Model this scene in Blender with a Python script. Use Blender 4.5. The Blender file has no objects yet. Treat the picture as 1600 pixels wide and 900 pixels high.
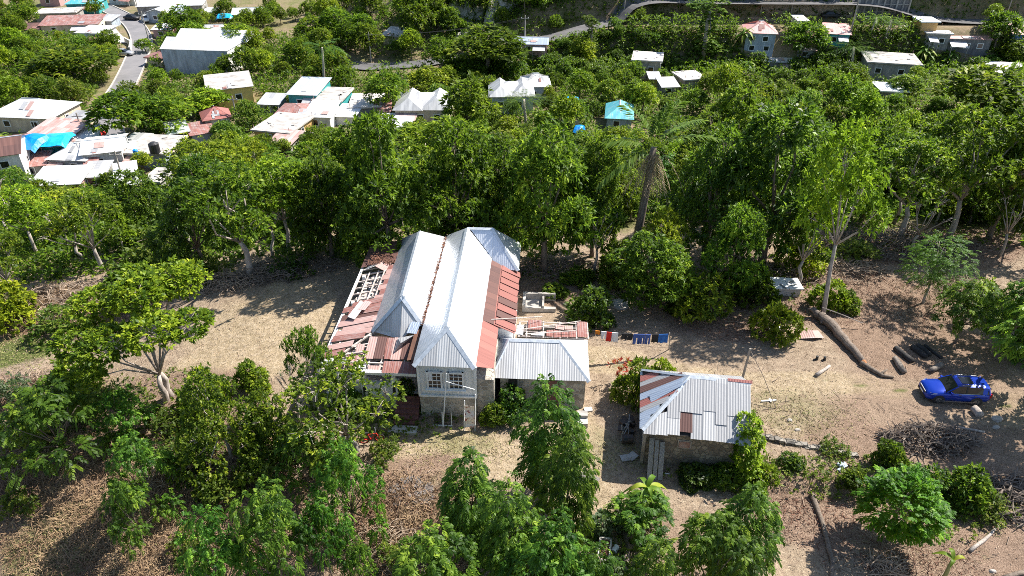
import bpy, math, random
import numpy as np
from mathutils import Vector, Matrix
R = math.radians
SC = bpy.context.scene
COL = SC.collection
rng = np.random.default_rng(7)
random.seed(7)

# ---------------------------------------------------------------- camera, sky, sun, exposure
CAM_H, PITCH, FOC = 31.0, R(33), 1120.0          # drone height, tilt below the horizon, focal length in photo pixels
cd = bpy.data.cameras.new('camera'); cam = bpy.data.objects.new('camera', cd); COL.objects.link(cam)
cam.location = (0, 0, CAM_H); cam.rotation_euler = (R(90) - PITCH, 0, 0)
cd.sensor_width = 36; cd.lens = 36 * FOC / 1600; cd.clip_end = 2000
SC.camera = cam
SUN_EL, SUN_AZ = R(50), R(62)                     # azimuth clockwise from +Y: behind the house, to its right
w = bpy.data.worlds.new('World'); SC.world = w; w.use_nodes = True
nt = w.node_tree; bg = nt.nodes['Background']
sky = nt.nodes.new('ShaderNodeTexSky'); sky.sky_type = 'NISHITA'; sky.sun_disc = False
sky.sun_elevation = SUN_EL; sky.sun_rotation = SUN_AZ; sky.air_density = 1.0; sky.dust_density = 0.6
nt.links.new(sky.outputs[0], bg.inputs[0]); bg.inputs[1].default_value = 0.095
sl = bpy.data.lights.new('sun', 'SUN'); sl.energy = 5.0; sl.angle = R(0.5); sl.color = (1.0, 0.95, 0.87)
so = bpy.data.objects.new('sun', sl); COL.objects.link(so)
sdir = Vector((math.sin(SUN_AZ) * math.cos(SUN_EL), math.cos(SUN_AZ) * math.cos(SUN_EL), math.sin(SUN_EL)))
so.rotation_euler = sdir.to_track_quat('Z', 'Y').to_euler(); so.location = sdir * 300
SC.view_settings.view_transform = 'Standard'; SC.view_settings.look = 'None'
SC.view_settings.exposure = 1.02; SC.view_settings.gamma = 1
SC.render.engine = 'CYCLES'
SC.cycles.max_bounces = 6; SC.cycles.diffuse_bounces = 3; SC.cycles.glossy_bounces = 3; SC.cycles.transmission_bounces = 3
SC.cycles.use_denoising = False; SC.cycles.denoising_prefilter = 'ACCURATE'; SC.cycles.filter_width = 0.9

# ---------------------------------------------------------------- ground shape
def sstep(a, b, x):
    t = np.clip((np.asarray(x, float) - a) / (b - a), 0, 1); return t * t * (3 - 2 * t)
_ph = rng.uniform(0, 6.28, (3, 8)); _dr = rng.uniform(-1, 1, (8, 2)); _dr /= np.linalg.norm(_dr, axis=1)[:, None]
def wob(x, y, f):
    s = 0
    for i in range(8):
        k = f * (0.6 + 0.22 * i)
        s = s + np.sin((x * _dr[i, 0] + y * _dr[i, 1]) * k + _ph[0, i]) / (1 + .35 * i)
    return s / 3.2
RX = [-90, -60, -30, 0, 20, 60, 130]
def road_y(x): return np.interp(x, RX, [153, 150, 150, 157, 163.5, 162, 160])
def road_z(x): return np.interp(x, RX, [-13, -13, -12.5, -9, -6.5, -6, -5.5])
def hgt(x, y):
    x = np.asarray(x, float); y = np.asarray(y, float)
    lf = sstep(-16, -34, x)
    y0 = 53 - 12 * lf; y1 = 97 - 4 * lf
    z = -13 * sstep(y0, y1, y)
    z = z - 2.2 * sstep(-15.5, -34, x) * sstep(60, 40, y)                 # left of the yard the hill falls away
    z = z - 1.3 * sstep(28.5, 22, y) * sstep(-1, -9, x)
    z = z - 0.55 * sstep(27.9, 27.3, y) * sstep(13.0, 13.6, x) * sstep(34, 24, x)   # step below the low stone wall
    yr, zr = road_y(x), road_z(x)
    steep = sstep(-8, 6, x); up = sstep(yr - 17 + 7.5 * steep, yr - 3.2, y)
    z = z + (zr + 13) * up
    slope = np.interp(x, [-90, -48, -25, 0, 130], [0, 0.0, .35, .42, .42])
    z = z + slope * np.clip(y - yr - 4.5, 0, 70)
    z = z + 4.2 * steep * sstep(yr + 4.2, yr + 6.6, y)
    far = sstep(56, 75, y) * (1 - sstep(yr - 18, yr - 14, y) * (1 - sstep(yr + 4, yr + 12, y)))
    z = z + 0.7 * wob(x, y, .16) * far * np.interp(x, [-70, -50], [.3, 1])
    z = z + 0.06 * wob(x, y, 1.3) * sstep(75, 50, y) + 0.35 * wob(x, y, .5) * sstep(-16, -24, x) * sstep(70, 45, y)
    return z
def ray(px, py):
    f = np.array([0, math.cos(PITCH), -math.sin(PITCH)]); u = np.array([0, math.sin(PITCH), math.cos(PITCH)])
    return f + np.array([1., 0, 0]) * (px - 800) / FOC + u * (450 - py) / FOC
def at(px, py, z):
    d = ray(px, py); t = (z - CAM_H) / d[2]
    return Vector((d[0] * t, d[1] * t, z))
def hit(px, py, dz=0.0):                          # where a line of sight meets the ground (raised by dz)
    d = ray(px, py); t = np.arange(14, 420, .5)
    g = CAM_H + d[2] * t - hgt(d[0] * t, d[1] * t) - dz
    i = int(np.argmax(g < 0)) if (g < 0).any() else len(t) - 1
    a, b = t[max(i - 1, 0)], t[i]
    for _ in range(22):
        m = (a + b) / 2
        if CAM_H + d[2] * m - float(hgt(d[0] * m, d[1] * m)) - dz < 0: b = m
        else: a = m
    return Vector((d[0] * b, d[1] * b, float(hgt(d[0] * b, d[1] * b))))
def proj(p):
    x, y, z = p[0], p[1], p[2] - CAM_H
    dep = y * math.cos(PITCH) - z * math.sin(PITCH); v = y * math.sin(PITCH) + z * math.cos(PITCH)
    return 800 + FOC * x / dep, 450 - FOC * v / dep, dep
def depth(p): return proj(p)[2]

# ---------------------------------------------------------------- materials
def _n(t, kind, **kw):
    n = t.nodes.new(kind)
    for k, v in kw.items(): setattr(n, k, v)
    return n
def ramp(t, fac, stops, interp='LINEAR'):
    r = _n(t, 'ShaderNodeValToRGB'); e = r.color_ramp; e.interpolation = interp
    while len(e.elements) < len(stops): e.elements.new(.5)
    for i, (p, c) in enumerate(stops):
        e.elements[i].position = p; e.elements[i].color = (*c, 1) if len(c) == 3 else c
    t.links.new(fac, r.inputs[0]); return r.outputs[0]
def noise(t, vec, scale, detail=5, rough=.6):
    n = _n(t, 'ShaderNodeTexNoise'); n.inputs['Scale'].default_value = scale; n.inputs['Detail'].default_value = detail
    n.inputs['Roughness'].default_value = rough
    if vec is not None: t.links.new(vec, n.inputs['Vector'])
    return n.outputs['Fac']
def mix(t, f, a, b, mode='MIX'):
    m = _n(t, 'ShaderNodeMix', data_type='RGBA', blend_type=mode)
    for s, v in ((0, f), (6, a), (7, b)):
        if hasattr(v, 'node'): t.links.new(v, m.inputs[s])
        else: m.inputs[s].default_value = v if s == 0 else (*v, 1)
    return m.outputs[2]
def math_(t, op, a, b=0.0, c=None):
    m = _n(t, 'ShaderNodeMath', operation=op)
    for i, v in enumerate((a, b) if c is None else (a, b, c)):
        if hasattr(v, 'node'): t.links.new(v, m.inputs[i])
        else: m.inputs[i].default_value = v
    return m.outputs[0]
def mapping(t, vec, scale):
    m = _n(t, 'ShaderNodeMapping'); m.inputs['Scale'].default_value = scale; t.links.new(vec, m.inputs[0]); return m.outputs[0]
def bump(t, h, strength, dist=.05):
    b = _n(t, 'ShaderNodeBump'); b.inputs['Strength'].default_value = strength; b.inputs['Distance'].default_value = dist
    t.links.new(h, b.inputs['Height']); return b.outputs[0]
def newmat(name):
    m = bpy.data.materials.new(name); m.use_nodes = True; t = m.node_tree
    return m, t, t.nodes['Principled BSDF']
def coords(t, kind='Object'): return _n(t, 'ShaderNodeTexCoord').outputs[kind]
def plain(name, c1, c2=None, scale=3.0, rough=.8, metal=0.0, bs=0.0, stretch=(1, 1, 1), spec=.5, lo=.35, hi=.65):
    m, t, b = newmat(name); c2 = c2 or tuple(x * .7 for x in c1)
    v = mapping(t, coords(t), stretch); f = noise(t, v, scale)
    t.links.new(ramp(t, f, [(lo, c1), (hi, c2)]), b.inputs['Base Color'])
    b.inputs['Roughness'].default_value = rough; b.inputs['Metallic'].default_value = metal; b.inputs['Specular IOR Level'].default_value = spec
    if bs: t.links.new(bump(t, noise(t, v, scale * 4), bs), b.inputs['Normal'])
    return m
def sheetmat(name, base, alt, rust, rust_amt, metal=.35, rough=.42, period=.15, ribs=.45):
    """corrugated sheets: u runs along the eave, v down the slope, both in metres"""
    m, t, b = newmat(name)
    uv = _n(t, 'ShaderNodeUVMap').outputs[0]; sp = _n(t, 'ShaderNodeSeparateXYZ'); t.links.new(uv, sp.inputs[0])
    u, v = sp.outputs[0], sp.outputs[1]
    su = math_(t, 'FLOOR', math_(t, 'DIVIDE', u, .68)); sv = math_(t, 'FLOOR', math_(t, 'DIVIDE', v, 2.4))
    cmb = _n(t, 'ShaderNodeCombineXYZ'); t.links.new(su, cmb.inputs[0]); t.links.new(sv, cmb.inputs[1])
    wn = _n(t, 'ShaderNodeTexWhiteNoise', noise_dimensions='3D'); t.links.new(cmb.outputs[0], wn.inputs[0])
    streak = noise(t, mapping(t, uv, (9, .4, 1)), 1.0, 6, .65)
    blot = noise(t, mapping(t, uv, (1, 1, 1)), .9, 6, .7)
    f = math_(t, 'ADD', math_(t, 'MULTIPLY', wn.outputs[0], .45), math_(t, 'MULTIPLY', streak, .6))
    c = ramp(t, f, [(.3, base), (.7, alt)])
    rf = ramp(t, math_(t, 'ADD', math_(t, 'MULTIPLY', blot, .45), math_(t, 'MULTIPLY', streak, .55)), [(1 - rust_amt, (0, 0, 0)), (min(1, 1.16 - rust_amt), (1, 1, 1))])
    rc = mix(t, streak, rust, tuple(x * .45 for x in rust))
    # the lap line of every sheet
    fr = math_(t, 'FRACT', math_(t, 'DIVIDE', u, .68)); lap = math_(t, 'LESS_THAN', fr, .07)
    c = mix(t, rf, c, rc); c = mix(t, math_(t, 'MULTIPLY', lap, .35), c, tuple(x * .45 for x in alt))
    t.links.new(c, b.inputs['Base Color'])
    b.inputs['Roughness'].default_value = rough
    t.links.new(math_(t, 'MULTIPLY', math_(t, 'SUBTRACT', 1.0, rf), metal), b.inputs['Metallic'])
    wv = math_(t, 'SINE', math_(t, 'MULTIPLY', u, 6.2832 / period))
    hgt_ = math_(t, 'ADD', math_(t, 'MULTIPLY', wv, .5), math_(t, 'MULTIPLY', blot, 1.2))
    t.links.new(bump(t, hgt_, ribs, .026), b.inputs['Normal'])
    return m
def stonemat(name, scale, ca, cb, mortar, wide=.05):
    m, t, b = newmat(name); v = coords(t)
    nz = _n(t, 'ShaderNodeTexNoise'); nz.inputs['Scale'].default_value = 2.5; t.links.new(v, nz.inputs[0])
    vv = mix(t, .12, v, nz.outputs['Color'])
    a = _n(t, 'ShaderNodeTexVoronoi', feature='DISTANCE_TO_EDGE'); a.inputs['Scale'].default_value = scale; t.links.new(vv, a.inputs['Vector'])
    c = _n(t, 'ShaderNodeTexVoronoi', feature='F1'); c.inputs['Scale'].default_value = scale; t.links.new(vv, c.inputs['Vector'])
    sep = _n(t, 'ShaderNodeSeparateColor'); t.links.new(c.outputs['Color'], sep.inputs[0])
    f = math_(t, 'ADD', math_(t, 'MULTIPLY', sep.outputs[0], .7), math_(t, 'MULTIPLY', noise(t, v, 14), .3))
    st = ramp(t, f, [(.1, ca), (.85, cb)])
    e = ramp(t, a.outputs[0], [(wide * .6, (0, 0, 0)), (wide * 1.6, (1, 1, 1))])
    t.links.new(mix(t, e, mortar, st), b.inputs['Base Color']); b.inputs['Roughness'].default_value = .9
    t.links.new(bump(t, e, .8, .05), b.inputs['Normal']); return m
def leafmat(name, dark, light, tip, transl=.48, rough=.5, hue=.03, val=.35, spec=.25):
    m, t, b = newmat(name)
    at_ = _n(t, 'ShaderNodeAttribute', attribute_name='leaf_tone'); oi = _n(t, 'ShaderNodeObjectInfo')
    c = ramp(t, at_.outputs['Fac'], [(0, dark), (.6, light), (1, tip)])
    hs = _n(t, 'ShaderNodeHueSaturation'); t.links.new(c, hs.inputs['Color'])
    t.links.new(math_(t, 'ADD', math_(t, 'MULTIPLY', oi.outputs['Random'], hue * 2), .5 - hue * 1.25), hs.inputs['Hue'])
    wn = _n(t, 'ShaderNodeTexWhiteNoise', noise_dimensions='1D'); t.links.new(oi.outputs['Random'], wn.inputs['W'])
    t.links.new(math_(t, 'ADD', math_(t, 'MULTIPLY', wn.outputs[0], val * 2), 1 - val), hs.inputs['Value'])
    t.links.new(hs.outputs[0], b.inputs['Base Color']); b.inputs['Roughness'].default_value = rough; b.inputs['Specular IOR Level'].default_value = spec
    tr = _n(t, 'ShaderNodeBsdfTranslucent'); t.links.new(mix(t, .45, hs.outputs[0], (.24, .40, .02)), tr.inputs[0])
    ms = _n(t, 'ShaderNodeMixShader'); ms.inputs[0].default_value = transl
    t.links.new(b.outputs[0], ms.inputs[1]); t.links.new(tr.outputs[0], ms.inputs[2])
    t.links.new(ms.outputs[0], t.nodes['Material Output'].inputs[0]); return m

M = {}
M['zinc'] = sheetmat('zinc', (.80, .82, .85), (.70, .73, .77), (.50, .44, .40), .37, metal=.55, rough=.38)
M['zinc_dull'] = sheetmat('zinc_dull', (.46, .46, .455), (.29, .29, .30), (.25, .13, .09), .3, metal=.15, rough=.5)
M['zinc_worn_and_shade'] = sheetmat('zinc_worn_and_shade', (.58, .58, .575), (.38, .38, .385), (.30, .21, .17), .42, metal=.15, rough=.5)  # worn sheets; also the shade colour of the old house's front slopes
M['zinc_blue'] = sheetmat('zinc_blue', (.45, .52, .62), (.34, .40, .5), (.25, .13, .09), .25, metal=.3, rough=.45)
M['rusty'] = sheetmat('rusty', (.32, .135, .11), (.20, .075, .062), (.54, .46, .44), .53, metal=.0, rough=.75)
M['rusty_red'] = sheetmat('rusty_red', (.33, .125, .10), (.21, .075, .062), (.46, .30, .27), .36, metal=.0, rough=.75)
M['rusty_dark'] = sheetmat('rusty_dark', (.16, .075, .06), (.09, .045, .04), (.30, .14, .11), .35, metal=.0, rough=.8)
M['rust_pale'] = sheetmat('rust_pale', (.55, .42, .39), (.36, .19, .16), (.64, .60, .58), .5, metal=.0, rough=.7)
M['red_sheet'] = sheetmat('red_sheet', (.36, .12, .10), (.27, .10, .085), (.5, .35, .3), .2, metal=.0, rough=.6)
M['pink_sheet'] = sheetmat('pink_sheet', (.62, .30, .28), (.55, .36, .34), (.4, .2, .15), .25, metal=.0, rough=.6)
M['white_sheet'] = sheetmat('white_sheet', (.74, .74, .73), (.52, .52, .52), (.36, .27, .22), .32, metal=.1, rough=.45)
M['turq_sheet'] = sheetmat('turq_sheet', (.08, .42, .50), (.12, .50, .55), (.75, .75, .75), .5, metal=.1, rough=.45)
M['ridge'] = plain('ridge', (.60, .64, .68), (.42, .46, .50), 5, .45, .35)
M['white_paint'] = plain('white_paint', (.84, .85, .84), (.68, .69, .67), 2.2, .6)
M['cream'] = plain('cream', (.68, .58, .44), (.45, .37, .28), 1.2, .7, stretch=(1.3, 1.3, .35))
M['wall_white'] = plain('wall_white', (.76, .75, .72), (.50, .48, .44), .9, .7, stretch=(1.3, 1.3, .35))
M['turq_wall'] = plain('turq_wall', (.05, .40, .39), (.05, .25, .25), 1.0, .65, stretch=(1.3, 1.3, .35))
M['yellow_wall'] = plain('yellow_wall', (.72, .55, .16), (.62, .45, .14), 1.0, .65)
M['orange_wall'] = plain('orange_wall', (.58, .36, .12), (.48, .3, .14), 1.0, .65)
M['grey_wall'] = plain('grey_wall', (.20, .20, .205), (.11, .11, .115), 1.2, .75, stretch=(1.3, 1.3, .35))
M['blue_wall'] = plain('blue_wall', (.10, .22, .55), (.1, .2, .45), 1.0, .65)
M['bluegrey_wall'] = plain('bluegrey_wall', (.42, .48, .54), (.25, .28, .31), 1.0, .7, stretch=(1.3, 1.3, .35))
M['block_wall'] = plain('block_wall', (.40, .38, .35), (.20, .19, .175), 1.1, .9, stretch=(1.3, 1.3, .35), bs=.3)
M['concrete'] = plain('concrete', (.52, .49, .45), (.27, .25, .23), .8, .9, bs=.2)
M['pale_concrete'] = plain('pale_concrete', (.66, .62, .58), (.42, .39, .36), 1.3, .9, bs=.2)
M['glass'] = plain('glass', (.012, .014, .016), (.02, .022, .025), 2, .12)
M['dark'] = plain('dark', (.03, .025, .022), (.018, .015, .013), 3, .9)
M['maroon'] = plain('maroon', (.20, .085, .07), (.13, .055, .048), 2, .6)
M['old_wood'] = plain('old_wood', (.42, .38, .33), (.24, .21, .18), 3, .9, stretch=(6, 6, .6))
M['grey_board'] = plain('grey_board', (.36, .36, .34), (.16, .15, .14), 4, .9, stretch=(5, 5, .5), bs=.3)
M['pale_wood'] = plain('pale_wood', (.62, .55, .50), (.40, .33, .29), 5, .85)
M['stone'] = stonemat('stone', 3.2, (.24, .21, .17), (.50, .45, .37), (.50, .46, .40))
M['stone_old'] = stonemat('stone_old', 4.0, (.16, .13, .10), (.36, .30, .22), (.20, .17, .13))
M['dry_stone'] = stonemat('dry_stone', 3.5, (.13, .115, .095), (.30, .27, .23), (.06, .055, .05))
M['asphalt'] = plain('asphalt', (.21, .20, .205), (.16, .155, .16), .35, .9, bs=.15)
M['asphalt_shaded'] = plain('asphalt_shaded', (.14, .135, .135), (.085, .082, .082), .5, .95, bs=.3)  # the hill road's shadow is put into this darker asphalt colour
M['kerb'] = plain('kerb', (.5, .47, .43), (.36, .33, .3), 1.5, .9)
M['bark'] = plain('bark', (.23, .18, .14), (.11, .085, .065), 2.5, .95, stretch=(4, 4, .8), bs=.6)
M['bark_pale'] = plain('bark_pale', (.46, .40, .35), (.26, .22, .19), 2.5, .95, stretch=(3, 3, .8), bs=.4)
M['bark_log'] = plain('bark_log', (.27, .215, .175), (.10, .08, .066), 5.0, .95, stretch=(1.6, 1, 2), bs=.8, lo=.3, hi=.7)
M['char'] = plain('char', (.055, .05, .048), (.02, .018, .017), 4, .9, bs=.5)
M['charpale'] = plain('charpale', (.30, .25, .21), (.05, .045, .04), 3, .9, bs=.5)
M['twig'] = plain('twig', (.25, .20, .16), (.10, .075, .06), 3, .95)
M['twig_pale'] = plain('twig_pale', (.40, .31, .23), (.25, .18, .13), 3, .95)
M['straw'] = plain('straw', (.34, .235, .135), (.19, .115, .068), .5, .95)
M['rustlitter'] = plain('rustlitter', (.20, .09, .055), (.11, .055, .038), .7, .95)
M['litter'] = plain('litter', (.40, .30, .21), (.25, .16, .11), 1.0, .95)
M['grassblade'] = plain('grassblade', (.20, .22, .06), (.36, .30, .14), .4, .85)
M['tarp'] = plain('tarp', (.0, .17, .62), (.0, .27, .68), .6, .4, bs=.5)
M['tarp_light'] = plain('tarp_light', (.02, .42, .78), (.0, .3, .7), .6, .4, bs=.5)
M['black_plastic'] = plain('black_plastic', (.02, .02, .02), (.03, .03, .03), 2, .5)
M['iron'] = plain('iron', (.05, .05, .05), (.09, .06, .045), 5, .6, .3)
M['wire'] = plain('wire', (.05, .05, .05), (.03, .03, .03), 2, .6)
M['red_cloth'] = plain('red_cloth', (.72, .035, .02), (.55, .03, .02), 6, .9)
M['white_cloth'] = plain('white_cloth', (.8, .8, .8), (.68, .68, .7), 5, .9)
M['denim'] = plain('denim', (.07, .13, .42), (.05, .09, .28), 8, .9)
M['black_cloth'] = plain('black_cloth', (.015, .015, .02), (.03, .03, .03), 6, .9)
M['blue_cloth'] = plain('blue_cloth', (.03, .17, .52), (.02, .10, .4), 4, .9)
M['orange_cloth'] = plain('orange_cloth', (.75, .25, .02), (.6, .2, .02), 5, .9)
M['quilt'] = plain('quilt', (.74, .70, .66), (.33, .09, .075), 3.0, .9, lo=.54, hi=.6)
M['ash'] = plain('ash', (.13, .115, .105), (.22, .195, .18), 2.5, .95, bs=.3)
M['rustmetal'] = plain('rustmetal', (.26, .12, .08), (.40, .30, .26), 2, .8)
M['clay'] = plain('clay', (.42, .17, .06), (.34, .15, .07), 2, .95, bs=.3)
M['rock'] = plain('rock', (.46, .42, .38), (.28, .25, .22), 2.2, .95, bs=.5)
M['cliff'] = plain('cliff', (.56, .52, .46), (.30, .27, .22), .35, .95, bs=.6, stretch=(1, 1, .5))
M['carpaint'] = plain('carpaint', (.004, .035, .36), (.008, .045, .38), 2, .2, .35, spec=.6)
M['chrome'] = plain('chrome', (.55, .55, .56), (.5, .5, .5), 2, .25, .9)
M['tyre'] = plain('tyre', (.018, .018, .018), (.03, .028, .026), 4, .85)
M['lamp'] = plain('lamp', (.62, .64, .66), (.5, .52, .55), 2, .15)
M['redlamp'] = plain('redlamp', (.4, .01, .01), (.3, .01, .01), 2, .2)
M['silver'] = plain('silver', (.5, .5, .52), (.45, .45, .47), 2, .3, .5)
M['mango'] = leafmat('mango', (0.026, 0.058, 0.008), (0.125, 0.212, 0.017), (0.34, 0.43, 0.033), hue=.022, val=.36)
M['glossy'] = leafmat('glossy', (0.02, 0.053, 0.009), (0.085, 0.172, 0.018), (0.22, 0.33, 0.035), rough=.46, hue=.018, val=.3, spec=.4)
M['lime'] = leafmat('lime', (0.09, 0.15, 0.01), (0.24, 0.345, 0.018), (0.46, 0.55, 0.03), transl=.4, hue=.02, val=.22)
M['frond'] = leafmat('frond', (.020, .064, .009), (.098, .215, .021), (.27, .42, .045), rough=.48, hue=.02, val=.22)
M['scrub'] = leafmat('scrub', (0.05, 0.1, 0.015), (0.14, 0.215, 0.03), (0.3, 0.35, 0.06), hue=.03, val=.35)
M['banana'] = leafmat('banana', (0.060, 0.144, 0.018), (0.132, 0.240, 0.024), (0.384, 0.408, 0.048), transl=.4, hue=.015, val=.15)
M['palm'] = leafmat('palm', (0.04, 0.1, 0.015), (0.1, 0.2, 0.03), (0.24, 0.32, 0.06), rough=.4, hue=.02, val=.25)
M['deadfrond'] = leafmat('deadfrond', (0.22, 0.16, 0.1), (0.36, 0.27, 0.18), (0.48, 0.38, 0.26), transl=.15, hue=.01, val=.1)
M['redleaf'] = leafmat('redleaf', (.35, .02, .04), (.5, .04, .07), (.6, .1, .12), hue=.01, val=.1)
M['brightfrond'] = leafmat('brightfrond', (0.025, 0.085, 0.005), (0.1, 0.26, 0.01), (0.26, 0.46, 0.02), hue=.01, val=.08)
M['umbrella'] = leafmat('umbrella', (.05, .11, .010), (.19, .30, .016), (.38, .48, .03), transl=.4, hue=.01, val=.1)
M['sage'] = leafmat('sage', (.06, .10, .055), (.11, .16, .09), (.20, .24, .15), hue=.02, val=.15)

# ---------------------------------------------------------------- mesh helpers
class MB:
    def __init__(s): s.v = []; s.f = []; s.m = []; s.uv = []
    def add(s, pts, faces, m=0, uvs=None):
        o = len(s.v); s.v += [tuple(p) for p in pts]
        for i, f in enumerate(faces):
            s.f.append([o + k for k in f]); s.m.append(m); s.uv.append(uvs[i] if uvs else None)
        return s
    def box(s, c, d, rz=0.0, m=0, tilt=None):
        hx, hy, hz = d[0] / 2, d[1] / 2, d[2] / 2
        mt = Matrix.Rotation(rz, 3, 'Z')
        if tilt: mt = mt @ Matrix.Rotation(tilt[1], 3, tilt[0])
        p = [mt @ Vector((x, y, z)) + Vector(c) for z in (-hz, hz) for x, y in ((-hx, -hy), (hx, -hy), (hx, hy), (-hx, hy))]
        return s.add(p, [(3, 2, 1, 0), (4, 5, 6, 7), (0, 1, 5, 4), (1, 2, 6, 5), (2, 3, 7, 6), (3, 0, 4, 7)], m)
    def beam(s, a, b, w, h=None, m=0):
        a, b = Vector(a), Vector(b); d = (b - a).normalized(); h = h or w
        x = d.cross(Vector((0, 0, 1))); x = x.normalized() if x.length > 1e-3 else Vector((1, 0, 0)); y = x.cross(d)
        p = [q + x * sx * w / 2 + y * sy * h / 2 for q in (a, b) for sx, sy in ((-1, -1), (1, -1), (1, 1), (-1, 1))]
        return s.add(p, [(3, 2, 1, 0), (4, 5, 6, 7), (0, 1, 5, 4), (1, 2, 6, 5), (2, 3, 7, 6), (3, 0, 4, 7)], m)
    def tube(s, pts, rad, n=6, m=0):
        pts = [Vector(p) for p in pts]; o = len(s.v); k = len(pts)
        rad = rad if hasattr(rad, '__len__') else [rad] * k
        for i, p in enumerate(pts):
            d = (pts[min(i + 1, k - 1)] - pts[max(i - 1, 0)]).normalized()
            x = d.cross(Vector((.3, 1, .1))); x = x.normalized() if x.length > 1e-3 else Vector((1, 0, 0)); y = d.cross(x)
            for j in range(n):
                t = 6.28319 * j / n; s.v.append(tuple(p + (x * math.cos(t) + y * math.sin(t)) * rad[i]))
        for i in range(k - 1):
            for j in range(n):
                s.f.append([o + i * n + j, o + i * n + (j + 1) % n, o + (i + 1) * n + (j + 1) % n, o + (i + 1) * n + j]); s.m.append(m); s.uv.append(None)
        for b in (0, (k - 1) * n):
            s.f.append([o + b + j for j in (range(n) if b else range(n - 1, -1, -1))]); s.m.append(m); s.uv.append(None)
        return s
    def slab(s, pts, th=.03, m=0, u=None):
        """polygon pts (3D, counter-clockwise from above) with thickness below; uv: u along the eave (pts[0]->pts[1]), v across"""
        P = [Vector(p) for p in pts]
        nrm = Vector((0, 0, 0))
        for i in range(len(P)): nrm += (P[i] - P[0]).cross(P[(i + 1) % len(P)] - P[0])
        nrm.normalize()
        U = (Vector(u) if u else (P[1] - P[0])).normalized(); V = nrm.cross(U)
        uv = [((p - P[0]).dot(U), (p - P[0]).dot(V)) for p in P]; n = len(P); q = [p - nrm * th for p in P]
        s.add(P + q, [list(range(n)), list(range(2 * n - 1, n - 1, -1))] + [[i, n + i, n + (i + 1) % n, (i + 1) % n] for i in range(n)], m,
              [uv, uv[::-1]] + [[uv[i], uv[i], uv[(i + 1) % n], uv[(i + 1) % n]] for i in range(n)])
        return s
    def cyl(s, c, r, h, n=16, m=0, r2=None):
        return s.tube([(c[0], c[1], c[2]), (c[0], c[1], c[2] + h)], [r, r if r2 is None else r2], n, m)
    def build(s, name, mats, parent=None, smooth=False, loc=None):
        me = bpy.data.meshes.new(name); me.from_pydata(s.v, [], s.f)
        for k in (mats if isinstance(mats, (list, tuple)) else [mats]): me.materials.append(M[k] if isinstance(k, str) else k)
        if len(me.materials) > 1: me.polygons.foreach_set('material_index', s.m)
        if any(u is not None for u in s.uv):
            L = me.uv_layers.new(name='UVMap'); fl = []
            for f, u in zip(s.f, s.uv):
                for i in range(len(f)): fl += (u[i] if u else (0, 0))
            L.data.foreach_set('uv', fl)
        if smooth: me.polygons.foreach_set('use_smooth', [True] * len(me.polygons))
        me.update()
        o = bpy.data.objects.new(name, me); COL.objects.link(o); o.parent = parent
        if loc is not None: o.location = loc
        return o
def tag(o, label=None, cat=None, group=None, kind=None):
    for k, v in (('label', label), ('category', cat), ('group', group), ('kind', kind)):
        if v: o[k] = v
    return o
def thing(name, label, cat, loc=(0, 0, 0), rz=0.0, group=None):
    o = bpy.data.objects.new(name, None); COL.objects.link(o); o.location = loc; o.rotation_euler = (0, 0, rz); o.empty_display_size = .3
    return tag(o, label, cat, group)
def clone(root, parent=None):
    r = root.copy(); COL.objects.link(r); r.parent = parent
    for c in root.children: clone(c, r)
    return r
def npmesh(name, V, F, mat, tone=None, parent=None, mi=None, link=True):
    """V (n,3), F (m,k) arrays, one leaf_tone per face"""
    me = bpy.data.meshes.new(name); n, (m, k) = len(V), F.shape
    me.vertices.add(n); me.vertices.foreach_set('co', np.ascontiguousarray(V, np.float32).ravel())
    me.loops.add(m * k); me.loops.foreach_set('vertex_index', np.ascontiguousarray(F, np.int32).ravel())
    me.polygons.add(m); me.polygons.foreach_set('loop_start', np.arange(0, m * k, k, dtype=np.int32))
    if tone is not None:
        a = me.attributes.new('leaf_tone', 'FLOAT', 'FACE'); a.data.foreach_set('value', np.asarray(tone, np.float32))
    for q in (mat if isinstance(mat, (list, tuple)) else [mat]): me.materials.append(M[q])
    if mi is not None: me.polygons.foreach_set('material_index', np.asarray(mi, np.int32))
    me.update(calc_edges=True); me.validate()
    o = bpy.data.objects.new(name, me)
    if link: COL.objects.link(o); o.parent = parent
    return o
# ---------------------------------------------------------------- ground: one sheet, soil types by place
def axis(segs):
    a = [segs[0][0]]
    for s0, s1, st in segs: a += list(np.arange(s0 + st, s1 + 1e-6, st))
    return np.array(a)
xs = axis([(-900, -160, 60), (-160, -46, 2.0), (-46, 46, .5), (46, 160, 2.0), (160, 900, 60)])
ys = axis([(-60, 12, 6), (12, 60, .5), (60, 190, 1.25), (190, 250, 5), (250, 900, 50)])
GX, GY = np.meshgrid(xs, ys); GZ = hgt(GX, GY)
nx, ny = len(xs), len(ys)
idx = np.arange(nx * ny).reshape(ny, nx)
F = np.stack([idx[:-1, :-1], idx[:-1, 1:], idx[1:, 1:], idx[1:, :-1]], -1).reshape(-1, 4)
V = np.stack([GX, GY, GZ], -1).reshape(-1, 3)
X, Y = V[:, 0], V[:, 1]
Z3 = np.zeros((len(V), 4)); Z3[:, 3] = 1
nz = wob(X, Y, .55) * .5 + wob(X + 31, Y - 17, 1.5) * .4
def blob(px, py, rx, ry, ch, amt):
    p = hit(px, py); d = np.sqrt(((X - p.x) / rx) ** 2 + ((Y - p.y) / ry) ** 2) + nz * .35
    Z3[:, ch] = np.maximum(Z3[:, ch], amt * sstep(1.15, .6, d))
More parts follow.
